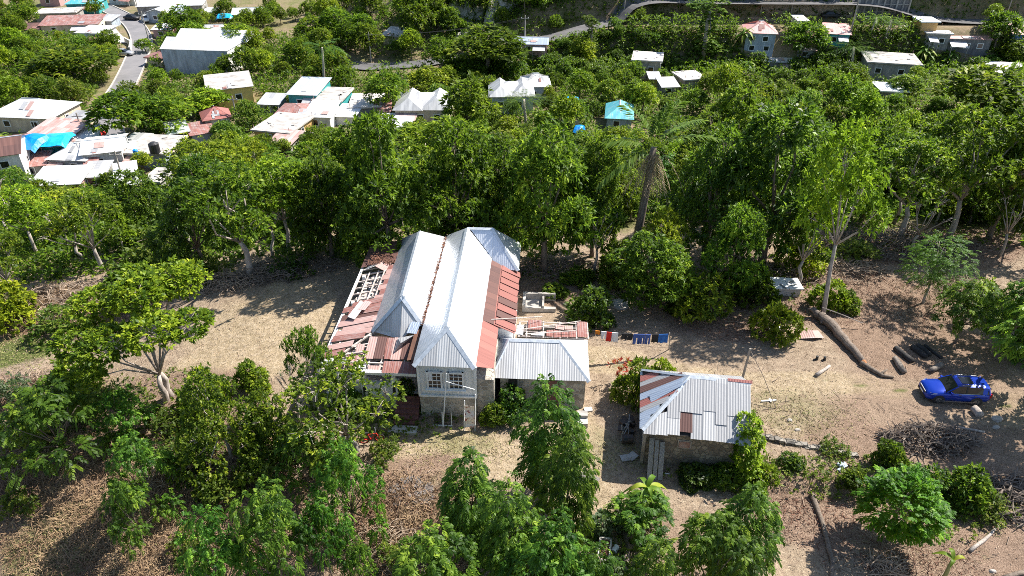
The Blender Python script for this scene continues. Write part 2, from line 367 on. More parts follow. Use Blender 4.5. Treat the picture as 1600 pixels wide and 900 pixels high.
def trail(pts, wd, ch, amt, off=0.0):
    P = [hit(*p) + Vector((0, off, 0)) for p in pts]; best = np.full(len(V), 1e9)
    for a, b in zip(P, P[1:]):
        dx, dy = b.x - a.x, b.y - a.y; t = np.clip(((X - a.x) * dx + (Y - a.y) * dy) / (dx * dx + dy * dy), 0, 1)
        best = np.minimum(best, np.hypot(X - a.x - t * dx, Y - a.y - t * dy))
    Z3[:, ch] = np.maximum(Z3[:, ch], amt * sstep(wd * 1.2, wd * .4, best + nz * wd * .4))
# green (0): grassy ground; pale (1): bare tan earth and dry grass; litter (2): red brown leaf litter
wood = sstep(54, 62, Y + nz * 3)
Z3[:, 0] = np.maximum(Z3[:, 0], wood * (.55 + .3 * nz)); Z3[:, 2] = np.maximum(Z3[:, 2], .55 * wood); Z3[:, 0] *= 1 - .2 * sstep(85, 100, Y)
for a in ((430, 500, 7.5, 5.5, 1, .75), (370, 560, 5, 3.5, 1, .8), (720, 715, 4.5, 2.6, 1, .85), (900, 700, 3.2, 4, 1, .7), (930, 800, 3, 3.2, 1, .6),
          (940, 560, 3.5, 1.6, 1, .9), (1250, 640, 5.5, 3, 1, .45), (1130, 800, 4.5, 2.3, 1, .35), (1590, 640, 4, 2, 1, .8), (1310, 600, 5, 1.6, 1, .6), (1260, 860, 5, 2.5, 1, .35)): blob(*a)
TR_ = [(921, 566), (1000, 575), (1180, 600), (1300, 597), (1440, 615), (1600, 640), (1700, 650)]
trail(TR_, 1.5, 1, .55); trail(TR_, .34, 1, 1.0, .62); trail(TR_, .34, 1, 1.0, -.62); trail(TR_, .2, 0, .55, .05)
trail([(905, 650), (930, 720), (900, 800)], 1.6, 1, .6)
for a in ((640, 790, 4, 4, 2, 1), (650, 860, 4, 3, 2, 1), (400, 740, 5, 3, 2, .6), (1270, 800, 5, 3, 2, .7), (1350, 470, 8, 6, 2, .8), (1450, 550, 7, 4, 2, .8), (1100, 480, 6, 4, 2, .9),
          (1350, 690, 4, 3, 2, .6), (200, 660, 11, 5, 2, .85), (130, 800, 12, 7, 2, .85), (330, 840, 8, 5, 2, .85), (60, 620, 6, 4, 2, .7), (1430, 380, 12, 5, 2, 1), (120, 480, 9, 5, 2, .6), (1500, 850, 6, 4, 2, .7), (1480, 600, 9, 5, 2, .45), (1380, 640, 5, 2.5, 2, .5), (1560, 720, 6, 4, 2, .55), (1100, 850, 5, 3, 2, .5), (850, 440, 5, 4, 2, .9)): blob(*a)
for a in ((15, 545, 4, 2.2, 0, .8), (90, 850, 4, 3, 0, .5), (600, 395, 5, 2.5, 0, .8), (720, 690, 3, 1.2, 0, .4), (1000, 700, 4, 2, 0, .35), (1240, 640, 4, 2.5, 0, .35), (1450, 130, 9, 9, 0, .9), (935, 700, 2, 3, 0, .3),
          (720, 770, 3, 2, 0, .35), (1450, 860, 5, 2, 0, .3), (170, 190, 6, 12, 1, .8), (110, 255, 16, 8, 1, .8), (430, 200, 14, 10, 1, .7), (330, 210, 10, 6, 1, .7), (240, 50, 16, 24, 1, .9), (130, 60, 16, 14, 1, .7), (545, 185, 12, 6, 1, .6)): blob(*a)
ground = npmesh('ground', V, F, 'rock')
ca = ground.data.color_attributes.new('soil', 'FLOAT_COLOR', 'POINT'); ca.data.foreach_set('color', Z3.astype(np.float32).ravel())
ground.data.polygons.foreach_set('use_smooth', [True] * len(F))
m, t, b = newmat('ground_soil'); v = coords(t)
sp = _n(t, 'ShaderNodeSeparateColor'); an = _n(t, 'ShaderNodeAttribute', attribute_name='soil'); t.links.new(an.outputs['Color'], sp.inputs[0])
n1 = noise(t, v, .45, 8, .65); n2 = noise(t, v, 3.5, 6, .7); n3 = noise(t, v, 14, 5, .75); n4 = noise(t, v, 1.4, 6, .75)
soil = ramp(t, n2, [(.25, (0.238, 0.165, 0.121)), (.5, (0.348, 0.259, 0.187)), (.75, (0.464, 0.363, 0.275))])
pale = ramp(t, n2, [(.28, (0.290, 0.220, 0.132)), (.5, (0.412, 0.314, 0.209)), (.75, (0.545, 0.435, 0.330))])
lit = ramp(t, n3, [(.25, (0.151, 0.097, 0.070)), (.5, (0.273, 0.182, 0.132)), (.75, (0.429, 0.319, 0.248))])
grn = ramp(t, n2, [(.3, (.06, .075, .022)), (.5, (.12, .14, .04)), (.72, (.25, .24, .10))])
def edge(ch, lo=.28, hi=.62): return ramp(t, math_(t, 'ADD', sp.outputs[ch], math_(t, 'MULTIPLY', math_(t, 'SUBTRACT', math_(t, 'ADD', math_(t, 'MULTIPLY', n1, .5), math_(t, 'MULTIPLY', n2, .5)), .5), .9)), [(lo, (0, 0, 0)), (hi, (1, 1, 1))])
c = mix(t, edge(1), soil, pale); c = mix(t, edge(2), c, lit); c = mix(t, edge(0), c, grn)
speck = ramp(t, n3, [(.3, (.62, .61, .58)), (.5, (1, 1, 1)), (.7, (1.15, 1.12, 1.08))]); c = mix(t, 1.0, c, speck, 'MULTIPLY'); c = mix(t, 1.0, c, ramp(t, n4, [(.3, (.68, .68, .65)), (.5, (1.0, 1.03, 1.02)), (.72, (1.2, 1.22, 1.2))]), 'MULTIPLY')
t.links.new(c, b.inputs['Base Color']); b.inputs['Roughness'].default_value = .95; b.inputs['Specular IOR Level'].default_value = .15
t.links.new(bump(t, math_(t, 'ADD', n2, math_(t, 'MULTIPLY', n3, .8)), .8, .16), b.inputs['Normal'])
ground.data.materials[0] = m; tag(ground, kind='structure')

# ---------------------------------------------------------------- roads follow the ground
def ribbon(name, pts, width, lift, mat, kerbs=False):
    P = [hit(*p) for p in pts]; Q = []
    for i in range(len(P) - 1):                      # Catmull-Rom through the points
        p0, p1, p2, p3 = P[max(i - 1, 0)], P[i], P[i + 1], P[min(i + 2, len(P) - 1)]
        for k in range(12):
            s = k / 12; Q.append(.5 * ((2 * p1) + (p2 - p0) * s + (2 * p0 - 5 * p1 + 4 * p2 - p3) * s * s + (3 * p1 - p0 - 3 * p2 + p3) * s ** 3))
    Q.append(P[-1]); b = MB(); kb = MB()
    rows = []
    for i, q in enumerate(Q):
        d = (Q[min(i + 1, len(Q) - 1)] - Q[max(i - 1, 0)]); d.z = 0; d.normalize(); nrm = Vector((-d.y, d.x, 0)); row = []
        for s in np.linspace(-1, 1, 7):
            p = q + nrm * s * width / 2; row.append(Vector((p.x, p.y, float(hgt(p.x, p.y)))))
        zc = max(p.z for p in row) * .5 + sum(p.z for p in row) / 14
        for p in row: p.z = max(p.z + lift * .5, zc + lift)
        rows.append(row)
    for a, c in zip(rows, rows[1:]):
        for k in range(6): b.add([a[k], a[k + 1], c[k + 1], c[k]], [(3, 2, 1, 0)])
        for e, s in ((0, 1), (6, 1)):
            q0, q1 = a[e], c[e]; kb.beam(q0 + Vector((0, 0, -.05)), q1 + Vector((0, 0, -.05)), .25, .4)
    o = b.build(name, mat); tag(o, kind='structure')
    if kerbs: tag(kb.build(name + '_kerb', 'kerb'), kind='structure')
    return Q
ROADQ = []
ROADQ += ribbon('village_road', [(178, 232), (170, 200), (176, 165), (196, 130), (212, 95), (222, 68), (214, 45), (196, 28), (168, 14), (140, 2)], 4.6, .16, 'asphalt', True)
ROADQ += ribbon('village_lane', [(216, 62), (206, 66), (186, 62), (172, 48)], 3.0, .14, 'pale_concrete')
ROADQ += ribbon('hill_road', [(545, 104), (600, 105), (660, 100), (730, 88), (810, 72), (880, 56), (930, 42), (1000, 29), (1100, 25), (1210, 27), (1330, 31), (1450, 35), (1560, 36), (1640, 36)], 5.0, .22, 'asphalt_shaded')
# ---------------------------------------------------------------- leaves, crowns, trunks (kinds of tree, real size in metres)
def unit(a): return a / np.maximum(np.linalg.norm(a, axis=-1, keepdims=True), 1e-6)
def rnd(n): return unit(rng.normal(size=(n, 3)))
def rosettes(P, D, k, L, W, spread=.9, droop=.35, tone=None):
    """k pointed leaves around every twig end P that points along D"""
    n = len(P); p = np.repeat(P, k, 0) + rng.normal(size=(n * k, 3)) * L * .12; d = np.repeat(D, k, 0)
    d = unit(d + rnd(n * k) * spread); d[:, 2] -= droop * rng.uniform(.3, 1, n * k); d = unit(d)
    s = unit(np.cross(d, np.array([0, 0, 1.]) + rnd(n * k) * .55)); up = np.cross(s, d)
    l = (L * rng.uniform(.65, 1.2, n * k))[:, None]; w_ = W / L * l
    V = np.stack([p, p + d * l * .5 + s * w_ * .5 + up * l * .05, p + d * l - up * l * .16, p + d * l * .5 - s * w_ * .5 + up * l * .05], 1).reshape(-1, 3)
    F = np.arange(n * k * 4).reshape(-1, 4)
    t = np.repeat(rng.uniform(.1, .75, n) if tone is None else tone, k) + rng.normal(size=n * k) * .14
    return V, F, np.clip(t, 0, 1)
def fronds(P, D, L, pairs=7, lw=.07, ll=.22, droop=.9, tone=None, lo=.15):
    """drooping feather leaves: a midrib with pointed leaflets on both sides"""
    n = len(P); D = unit(D); side = unit(np.cross(D, np.array([0, 0, 1.]) + rnd(n) * .15))
    Vs = []; l = L * rng.uniform(.7, 1.2, n)
    for i in range(pairs):
        u = lo + (1 - lo) * (i + .5) / pairs
        for sg in (-1, 1):
            c = P + D * (l * u)[:, None]; c[:, 2] -= droop * l * u * u * .8
            tan = D.copy(); tan[:, 2] -= droop * 1.6 * u; tan = unit(tan)
            dr = unit(side * sg + tan * (.55 + .5 * u) + rnd(n) * .18); dr[:, 2] -= .12
            q = ll * (1.1 - .55 * abs(u - .45)) * (l / L); q = q[:, None]; ws = unit(np.cross(dr, np.array([0, 0, 1.]) + rnd(n) * .3)) * lw
            Vs.append(np.stack([c, c + dr * q * .5 + ws * .5, c + dr * q - np.array([0, 0, 1.]) * q * .18, c + dr * q * .5 - ws * .5], 1))
    Vv = np.stack(Vs, 1).reshape(-1, 3); k = pairs * 2
    t = np.repeat(rng.uniform(.15, .8, n) if tone is None else tone, k) + rng.normal(size=n * k) * .1
    return Vv, np.arange(len(Vv)).reshape(-1, 4), np.clip(t, 0, 1)
def shell(lobes, n, low=-.45, rough=.16):
    """twig ends on the outside of a crown of overlapping lobes (cx,cy,cz,rx,ry,rz)"""
    L = np.array(lobes); a = (L[:, 3] * L[:, 4] + L[:, 3] * L[:, 5]); pick = rng.choice(len(L), n * 3, p=a / a.sum())
    u = rnd(n * 3); c = L[pick]; rad = 1 + rng.normal(size=(n * 3, 1)) * rough - .06
    p = c[:, :3] + u * c[:, 3:] * rad
    keep = (u[:, 2] > low) | (rng.uniform(size=n * 3) < .22)
    for q in L: keep &= (((p - q[:3]) / q[3:]) ** 2).sum(1) > .62
    i = np.where(keep)[0][:n]; d = unit(u[i] + np.array([0, 0, .35]))
    tn = np.clip(.38 + .30 * np.sin(pick[i] * 2.4) * .6 + rng.normal(size=len(i)) * .28, 0, 1)
    return p[i], d, tn
def limbs(base_r, fork, lobes, wig=.35, twigs=2, rmin=.03, bend=(0, 0), stems=1):
    b = MB(); f = Vector((bend[0], bend[1], fork))
    for st in range(stems):
        off = Vector((random.uniform(-.4, .4), random.uniform(-.4, .4), 0)) * (stems > 1)
        pts = [off + Vector((0, 0, -.6)), off * .8 + f * .33 + Vector((random.uniform(-1, 1), random.uniform(-1, 1), 0)) * wig * .3, f * .7 + off * .5 + Vector((random.uniform(-1, 1), random.uniform(-1, 1), 0)) * wig * .3, f + off * .3]
        b.tube(pts, [base_r * 1.35, base_r, base_r * .85, base_r * .7], 7)
    for q in lobes:
        e = Vector(q[:3]); mid = f.lerp(e, .5) + Vector((random.uniform(-1, 1), random.uniform(-1, 1), random.uniform(-.2, .5))) * wig
        r = base_r * .42; b.tube([f, mid, e], [r, r * .65, max(r * .3, rmin * .6)], 5)
        for _ in range(twigs):
            d = Vector((random.uniform(-1, 1) * q[3], random.uniform(-1, 1) * q[4], random.uniform(-.2, .9) * q[5])) * .85
            m2 = e.lerp(e + d, .5) + Vector((0, 0, .1)); s = mid.lerp(e, random.uniform(.3, 1)); b.tube([s, m2, e + d], [r * .35, r * .22, rmin * .4], 4)
    return b
def ring_lobes(n, R_, z0, z1, r0, r1, flat=.75):
    out = []
    for i in range(n):
        a = i * 2.4 + random.uniform(-.4, .4); q = math.sqrt((i + .5) / n) * R_; z = z1 - (z1 - z0) * (q / R_) ** 1.6 + random.uniform(-.5, .5)
        r = random.uniform(r0, r1); out.append((q * math.cos(a), q * math.sin(a), z, r, r, r * flat))
    return out
TPL = {}
def template(kind, size, wood, Vl, Fl, tn, bark, leaf, extra=None):
    """keeps the two meshes of a kind: trunk with limbs, crown of leaves; size = (height, width)"""
    t = wood.build('trunk', bark, smooth=True); tr = t.data; bpy.data.objects.remove(t)
    c = npmesh('crown', Vl, Fl, leaf, tn, link=False); cr = c.data; bpy.data.objects.remove(c)
    size = (float(np.percentile(Vl[:, 2], 99.3)), float(np.ptp(np.percentile(Vl[:, 0], (2.5, 97.5))) + np.ptp(np.percentile(Vl[:, 1], (2.5, 97.5)))) / 2 * 1.04)
    TPL.setdefault(kind, []).append((tr, cr, size[0], size[1]))
def cat(parts):
    o = 0; V_, F_, T_ = [], [], []
    for v, f, t in parts: V_.append(v); F_.append(f + o); T_.append(t); o += len(v)
    return np.concatenate(V_), np.concatenate(F_), np.concatenate(T_)
for i in range(5):            # broad, dense, dark leaved trees of the wood (mango and kin)
    lo = [(x + random.uniform(-.7, .7), y + random.uniform(-.7, .7), z + random.uniform(-.7, .6), r, r, r * .75) for x, y, z, r, _, _ in ring_lobes(17 + i, 3.2, 3.6, 8.6, .75, 1.55)] + [(random.uniform(-2.4, 2.4), random.uniform(-2.8, 1), random.uniform(1.6, 3.2), 1.2, 1.2, 1.0) for _ in range(4)]
    p, d, tn = shell(lo, 1250); a = rosettes(p, d, 8, .42, .15, 1.0, .45, tn)
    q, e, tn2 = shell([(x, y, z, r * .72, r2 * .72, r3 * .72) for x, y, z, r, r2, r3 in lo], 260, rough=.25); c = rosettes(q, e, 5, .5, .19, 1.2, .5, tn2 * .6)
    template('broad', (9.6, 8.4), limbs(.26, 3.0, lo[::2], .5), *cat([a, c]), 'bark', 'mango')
for i in range(3):            # the same for far away: fewer, larger leaves
    lo = ring_lobes(9, 2.9, 4.2, 7.6, 1.3, 2.0); p, d, tn = shell(lo, 520, rough=.2); a = rosettes(p, d, 5, .78, .30, 1.0, .4, tn)
    template('far', (8.8, 7.8), limbs(.24, 2.8, lo[::2], .4, 1), *a, 'bark', 'mango')
for i in range(2):
    lo = ring_lobes(8, 2.3, 4.6, 7.8, 1.0, 1.6); p, d, tn = shell(lo, 420, rough=.24); a = rosettes(p, d, 5, .7, .27, 1.1, .3, tn)
    template('farlime', (8.6, 6.4), limbs(.2, 3.0, lo[::2], .4, 1), *a, 'bark', 'lime')
for i in range(2):
    lo = ring_lobes(7, 2.2, 2.6, 5.0, 1.0, 1.7); p, d, tn = shell(lo, 330, low=-.7, rough=.25); a = rosettes(p, d, 5, .7, .26, 1.2, .4, tn)
    template('farscrub', (6.2, 6.0), limbs(.16, 1.6, lo[::2], .4, 1), *a, 'bark', 'scrub')
for i in range(2):
    lo = ring_lobes(8, 2.6, 2.6, 6.0, 1.1, 1.8); p, d, tn = shell(lo, 460, low=-.7, rough=.2); a = rosettes(p, d, 5, .75, .28, 1.0, .6, tn)
    template('farglossy', (7, 6.8), limbs(.2, 2.0, lo[::2], .4, 1), *a, 'bark', 'glossy')
for i in range(3):            # glossy darker kind
    lo = [(x + random.uniform(-.6, .6), y + random.uniform(-.6, .6), z + random.uniform(-.6, .6), r, r, r * .8) for x, y, z, r, _, _ in ring_lobes(17, 3.0, 3.6, 8.8, .8, 1.5)] + [(random.uniform(-2.2, 2.2), random.uniform(-2.6, 1), random.uniform(1.6, 3.0), 1.1, 1.1, 1.0) for _ in range(4)]; p, d, tn = shell(lo, 1200); a = rosettes(p, d, 8, .44, .15, 1.1, .3, tn)
    template('glossy', (9.8, 7.6), limbs(.25, 3.0, lo[::2], .5), *a, 'bark', 'glossy')
for i in range(3):            # light, fine leaved yellow green trees
    lo = ring_lobes(9, 2.3, 4.6, 8.0, .8, 1.45, .8); p, d, tn = shell(lo, 900, rough=.26); a = rosettes(p, d, 8, .30, .13, 1.2, .2, tn)
    template('lime', (8.9, 6.2), limbs(.17, 3.6, lo, .4, 3), *a, 'bark_pale', 'lime')
for i in range(3):            # thin, open trees with bare limbs showing
    lo = ring_lobes(9, 2.9, 4.4, 7.4, .55, 1.05, .7); p, d, tn = shell(lo, 760, rough=.3); a = rosettes(p, d, 7, .30, .13, 1.1, .35, tn)
    template('open', (8.0, 7.2), limbs(.19, 2.4, lo, .8, 5, .035), *a, 'bark_pale', 'mango')
lo = [(math.cos(a) * r, math.sin(a) * r, z, s, s, s * .68) for a, r, z, s in ((0, .3, 8.0, 1.3), (.6, 2.4, 7.7, 1.3), (1.7, 2.0, 7.6, 1.2), (2.5, 2.7, 6.6, 1.25), (3.2, 3.1, 5.5, 1.1), (4.1, 2.2, 6.2, 1.2), (5.1, 2.4, 6.9, 1.25), (5.7, 3.0, 6.6, 1.0), (1.2, 3.2, 6.5, .9), (3.8, 3.4, 4.3, .8))]
p, d, tn = shell(lo, 2100, low=-.3, rough=.12); a = rosettes(p, d, 8, .26, .13, 1.1, .15, tn)   # spreading umbrella crown on pale limbs
template('spread', (8.7, 8.4), limbs(.16, 2.0, lo, .5, 3, stems=3), *a, 'bark_pale', 'umbrella')
lo = [(math.cos(a) * r, math.sin(a) * r, z, s, s, s * .7) for a, r, z, s in ((0, .2, 4.6, 1.0), (.5, 1.7, 4.3, .8), (1.5, 1.8, 4.5, .8), (2.4, 2.0, 4.2, .9), (3.2, 2.5, 3.7, .9), (4.0, 1.7, 3.6, .9), (4.9, 1.9, 3.3, .8), (5.6, 2.3, 3.4, .7), (3.6, 2.9, 2.8, .7), (2.9, 1.2, 5.0, .7))]
p, d, tn = shell(lo, 560, rough=.25); a = rosettes(p, d, 8, .23, .12, 1.1, .2, tn)                # low crooked tree with many bare pale branches
template('crooked', (5.6, 6.6), limbs(.17, 1.3, lo, .55, 7, .04, stems=3), *a, 'bark_pale', 'mango')
for i in range(5):            # columns of drooping feather leaves in the foreground
    lo = []; h = 7.2; kz = 7
    for k in range(kz):
        z = 1.6 + (h - 2.2) * k / (kz - 1); rr = (.55 + .75 * math.sin(math.pi * min(1, (k + .8) / kz)) ** .8) * random.uniform(.8, 1.15)
        for j in range(2 if k < kz - 1 else 1):
            an = random.uniform(0, 6.28); q = rr * .55 * (k < kz - 1); lo.append((math.cos(an) * q, math.sin(an) * q, z, rr * .8, rr * .8, .75))
    p, d, tn = shell(lo, 780, low=-.6, rough=.2); d = unit(d * np.array([1, 1, .6]) + rnd(len(d)) * .4)
    a = fronds(p, d, .70, 5, .12, .27, .75, tn)
    template('column', (7.6, 3.0), limbs(.12, 3.6, lo[::3], .25), *a, 'bark', 'frond')
for i in range(4):            # layered feather leaved trees with star shaped tufts
    lo = ring_lobes(9, 2.0, 2.4, 5.2, .7, 1.1, .55); p, d, tn = shell(lo, 330, low=-.3, rough=.15); d = unit(d * np.array([1, 1, .5]) + rnd(len(d)) * .5)
    P2 = np.repeat(p, 2, 0); a = fronds(P2, unit(np.repeat(d, 2, 0) + rnd(len(P2)) * .7), .62, 5, .11, .27, .6, np.repeat(tn, 2))
    template('layered', (6.0, 5.6), limbs(.13, 1.8, lo, .4, 2), *a, 'bark', 'frond')
for i in range(4):            # the same with sparse separate tufts, the ground shows between them
    lo = []
    for k in range(15):
        a_, q = k * 2.4 + random.uniform(-.5, .5), 2.7 * math.sqrt((k + .4) / 15); r_ = random.uniform(.38, .62); lo.append((q * math.cos(a_), q * math.sin(a_), 4.2 - 2.9 * (q / 2.7) ** 1.3 + random.uniform(-.7, .7), r_, r_, r_ * .6))
    p, d, tn = shell(lo, 330, low=-.4, rough=.2); d = unit(d * np.array([1, 1, .5]) + rnd(len(d)) * .6)
    P2 = np.repeat(p, 2, 0); a = fronds(P2, unit(np.repeat(d, 2, 0) + rnd(len(P2)) * .7), .60, 6, .095, .22, .5, np.repeat(tn, 2))
    template('tufts', (5, 5.6), limbs(.1, 1.1, lo, .4, 1), *a, 'bark', 'frond')
for i in range(2):            # round bright crown of short feather leaves
    lo = [(0, 0, 3.1, 1.35, 1.35, 1.5), (.5, .3, 2.6, 1.2, 1.2, 1.0), (-.5, -.2, 2.5, 1.2, 1.2, 1.0), (0, 0, 3.9, .9, .9, .8)]
    p, d, tn = shell(lo, 900, low=-.55, rough=.2); a = fronds(p, unit(d + rnd(len(d)) * .3), .55, 5, .11, .22, .3, tn)
    template('roundfrond', (4.7, 3.4), limbs(.11, 1.6, lo, .2), *a, 'bark', 'brightfrond')
lo = [(0, 0, 4.3, .9, .9, .6), (.9, .2, 3.9, .8, .8, .5), (-.8, .4, 3.6, .9, .9, .5), (.2, -.8, 3.2, .9, .9, .5), (-.5, -.4, 2.4, .9, .9, .45), (.8, .6, 2.5, .8, .8, .45), (0, .3, 1.5, .7, .7, .4)]
p, d, tn = shell(lo, 620, low=-.8, rough=.3); a = fronds(p, unit(d + rnd(len(d)) * .6), .55, 8, .04, .15, .5, tn * .6 + .3)   # feathery sapling
template('feather', (5.0, 3.6), limbs(.08, 1.5, lo, .3), *a, 'bark_pale', 'frond')
for i in range(4):            # bushes
    lo = ring_lobes(7, 1.0, .55, 1.25, .5, .85, .8); p, d, tn = shell(lo, 430, low=-.5); a = rosettes(p, d, 7, .27, .13, 1.1, .25, tn)
    template('bush', (2.0, 3.0), limbs(.06, .3, lo, .15, 2), *a, 'bark', ('mango', 'lime', 'glossy', 'mango')[i])
for i in range(3):
    lo = ring_lobes(6, 1.1, .3, .9, .35, .65, .8); p, d, tn = shell(lo, 230, low=-.5, rough=.3); a = rosettes(p, d, 6, .26, .11, 1.3, .2, tn)
    template('scrub', (1.4, 3.0), limbs(.04, .2, lo, .2, 4), *a, 'bark', 'scrub')
lo = ring_lobes(5, .55, .35, .6, .35, .5, .7); p, d, tn = shell(lo, 150, low=-.3); a = rosettes(p, d, 5, .26, .2, 1.0, .3, tn * .5 + .4)
template('cabbage', (.95, 1.9), limbs(.03, .15, lo, .1, 1), *a, 'bark', 'sage')
lo = ring_lobes(5, .7, .3, .7, .3, .5, .8); p, d, tn = shell(lo, 200, low=-.5, rough=.3); a = rosettes(p, d, 6, .2, .07, 1.2, .15, tn * .5 + .4)
template('sagebush', (1.1, 2.0), limbs(.03, .15, lo, .15, 3), *a, 'bark_pale', 'sage')
# vine grown over a dead trunk or wall end: a curtain of small bright leaves
def vine_mass(kind, lobes, n, leaf, size, wood_h):
    p, d, tn = shell(lobes, n, low=-.9, rough=.2); a = rosettes(p, d, 8, .17, .11, 1.1, .4, tn)
    template(kind, size, limbs(.1, wood_h, lobes[::2], .2, 2), *a, 'bark_pale', leaf)
for i in range(2):            # feather leaved trees of the wood
    lo = ring_lobes(11, 2.6, 3.4, 7.6, .8, 1.4, .7); p, d, tn = shell(lo, 520, low=-.4, rough=.2); d = unit(d * np.array([1, 1, .5]) + rnd(len(d)) * .5)
    a = fronds(p, d, 1.0, 6, .15, .36, .6, tn); template('feathertree', (8, 6.8), limbs(.2, 2.8, lo[::2], .4, 2), *a, 'bark_pale', 'frond')
for i in range(2):            # dead, nearly leafless trees
    lo = [(math.cos(a) * r, math.sin(a) * r, z, .6, .6, .6) for a, r, z in ((.3, 1.2, 6.4), (1.4, 1.5, 5.6), (2.6, 1.3, 6.8), (3.7, 1.8, 5.4), (4.8, 1.2, 6.2), (5.6, 1.9, 5.0), (2, .3, 7.2))]
    p, d, tn = shell(lo, 26); a = rosettes(p, d, 4, .26, .1, 1.2, .3, tn); template('bare', (7.5, 4), limbs(.15, 2.6, lo, .5, 8, .05), *a, 'bark_pale', 'scrub')
vine_mass('wallvine', [(0, 0, 3.0, .55, .6, .55), (.1, -.4, 2.5, .6, .7, .6), (-.1, -.2, 1.9, .6, .8, .7), (.1, -.5, 1.2, .6, .8, .7), (.25, -.9, .6, .75, .8, .55), (.3, -1.5, .35, .6, .7, .4)], 800, 'lime', (3.6, 1.9), 2.2)
random.seed(5)
vl = []
for k in range(20):
    a_, q = k * 2.4 + random.uniform(-.6, .6), 2.5 * math.sqrt((k + .3) / 20); r_ = random.uniform(.4, .85); vl.append((q * math.cos(a_), q * math.sin(a_), max(.35, 3.6 - 3.0 * (q / 2.5) ** 1.2 + random.uniform(-1.0, .9)), r_, r_, r_ * random.uniform(.6, 1.1)))
vine_mass('vinetree', vl, 1700, 'mango', (5, 5), 1.8)
vine_mass('poletree', [(0, 0, 7.6, .55, .55, .5), (.1, 0, 6.4, .3, .3, .6), (0, .1, 5.2, .4, .4, .6), (-.1, 0, 3.6, .35, .35, .9), (.2, 0, 2.2, .6, .6, .7), (-.4, .2, 8.2, .5, .5, .4), (.5, .2, 8.4, .45, .45, .4)], 420, 'scrub', (8.9, 2.0), 7.6)
def palm_parts(nf, L, up, droop, pairs, ll, lw, tone, seed_a=0.):
    an = np.arange(nf) * 2.399 + seed_a; el = up + rng.uniform(-.25, .25, nf)
    D = np.stack([np.cos(an) * np.cos(el), np.sin(an) * np.cos(el), np.sin(el)], 1); P = np.zeros((nf, 3)) + D * .15
    return fronds(P, D, L, pairs, lw, ll, droop, np.full(nf, tone) + rng.normal(size=nf) * .12, .12)
for i in range(2):            # coconut palms
    h = 7.5; A = [palm_parts(8, 2.9, .8, .55, 15, .55, .075, .65), palm_parts(9, 3.1, .25, .8, 15, .6, .075, .4, 1.), palm_parts(6, 2.8, -.3, .7, 13, .5, .07, .2, 2.)]
    Vp, Fp, Tp = cat(A); Vp = Vp + np.array([.5, 0, h]); tb = MB(); tb.tube([(0, 0, -.5), (.1, 0, 2), (.3, .05, 5), (.5, 0, h)], [.24, .17, .14, .12], 8)
    template('palm', (9.6, 6.4), tb, Vp, Fp, Tp, 'bark_pale', 'palm')
def banana(nl, h, kind, size):
    V_, F_, T_ = [], [], []; b = MB(); o = 0
    stems = [(0, 0, h), (.35, .2, h * .75), (-.3, .3, h * .6)] if nl > 4 else [(0, 0, h)]
    for sx, sy, sh in stems:
        b.tube([(sx, sy, -.2), (sx, sy, sh * .5), (sx + .05, sy, sh)], [.1, .08, .05], 6)
        for k in range(nl):
            an = k * 2.4 + sx * 9; el = .95 - .12 * k; L = 1.5 * h / 1.9 * random.uniform(.8, 1.1); d = np.array([math.cos(an) * math.cos(el), math.sin(an) * math.cos(el), math.sin(el)]); s = np.array([-math.sin(an), math.cos(an), 0])
            ps = []
            for j in range(7):
                u = j / 6; c = np.array([sx, sy, sh]) + d * L * u - np.array([0, 0, 1]) * L * .75 * u * u; w_ = .10 * L * math.sin(math.pi * min(1, .12 + u * .9)) ** .7 * (j < 6) + .01
                ps += [c + s * w_ + [0, 0, w_ * .25], c, c - s * w_ + [0, 0, w_ * .25]]
            V_.append(np.array(ps)); ff = []
            for j in range(6):
                for q in (0, 1): ff.append([o + j * 3 + q, o + j * 3 + q + 1, o + j * 3 + q + 4, o + j * 3 + q + 3])
            F_.append(np.array(ff)); T_.append(np.full(12, random.uniform(.1, .9))); o += 21
    template(kind, size, b, np.concatenate(V_), np.concatenate(F_), np.concatenate(T_), 'grassblade', 'banana')
banana(9, 2.0, 'banana', (2.8, 2.4)); banana(4, 1.1, 'bananasmall', (1.6, 1.5))

PLANTS = []
def plant(kind, name, category, loc, sc, szs=1.0, label=None, group=None, rz=None, var=None, lean=None):
    tr, cr, th, tw = TPL[kind][random.randrange(len(TPL[kind])) if var is None else var % len(TPL[kind])]
    r = thing(name, label, category, loc, random.uniform(0, 6.28) if rz is None else rz, group)
    r.scale = (sc, sc, szs if szs else sc)
    if lean: r.rotation_euler = (lean[0], lean[1], r.rotation_euler[2])
    for nm, me in (('trunk', tr), ('crown', cr)):
        o = bpy.data.objects.new(nm, me); COL.objects.link(o); o.parent = r
    PLANTS.append(r); r['_k'] = kind
    return r
def grow(kind, name, category, bx, by, top, wpx, label, group=None, base=None, rz=None, var=None, lean=None):
    """a tree whose foot is at photo pixel (bx,by), whose top reaches row `top` and whose crown is wpx wide"""
    p = base or hit(bx, by); tr, cr, th, tw = TPL[kind][0]
    lo, hi = .2, 25.
    for _ in range(30):
        m_ = (lo + hi) / 2
        if proj((p.x, p.y, p.z + m_))[1] > top: lo = m_
        else: hi = m_
    H = lo; sc = wpx * depth((p.x, p.y, p.z + H * .6)) / FOC / tw
    return plant(kind, name, category, p, sc, H / th, label, group, rz, var, lean)
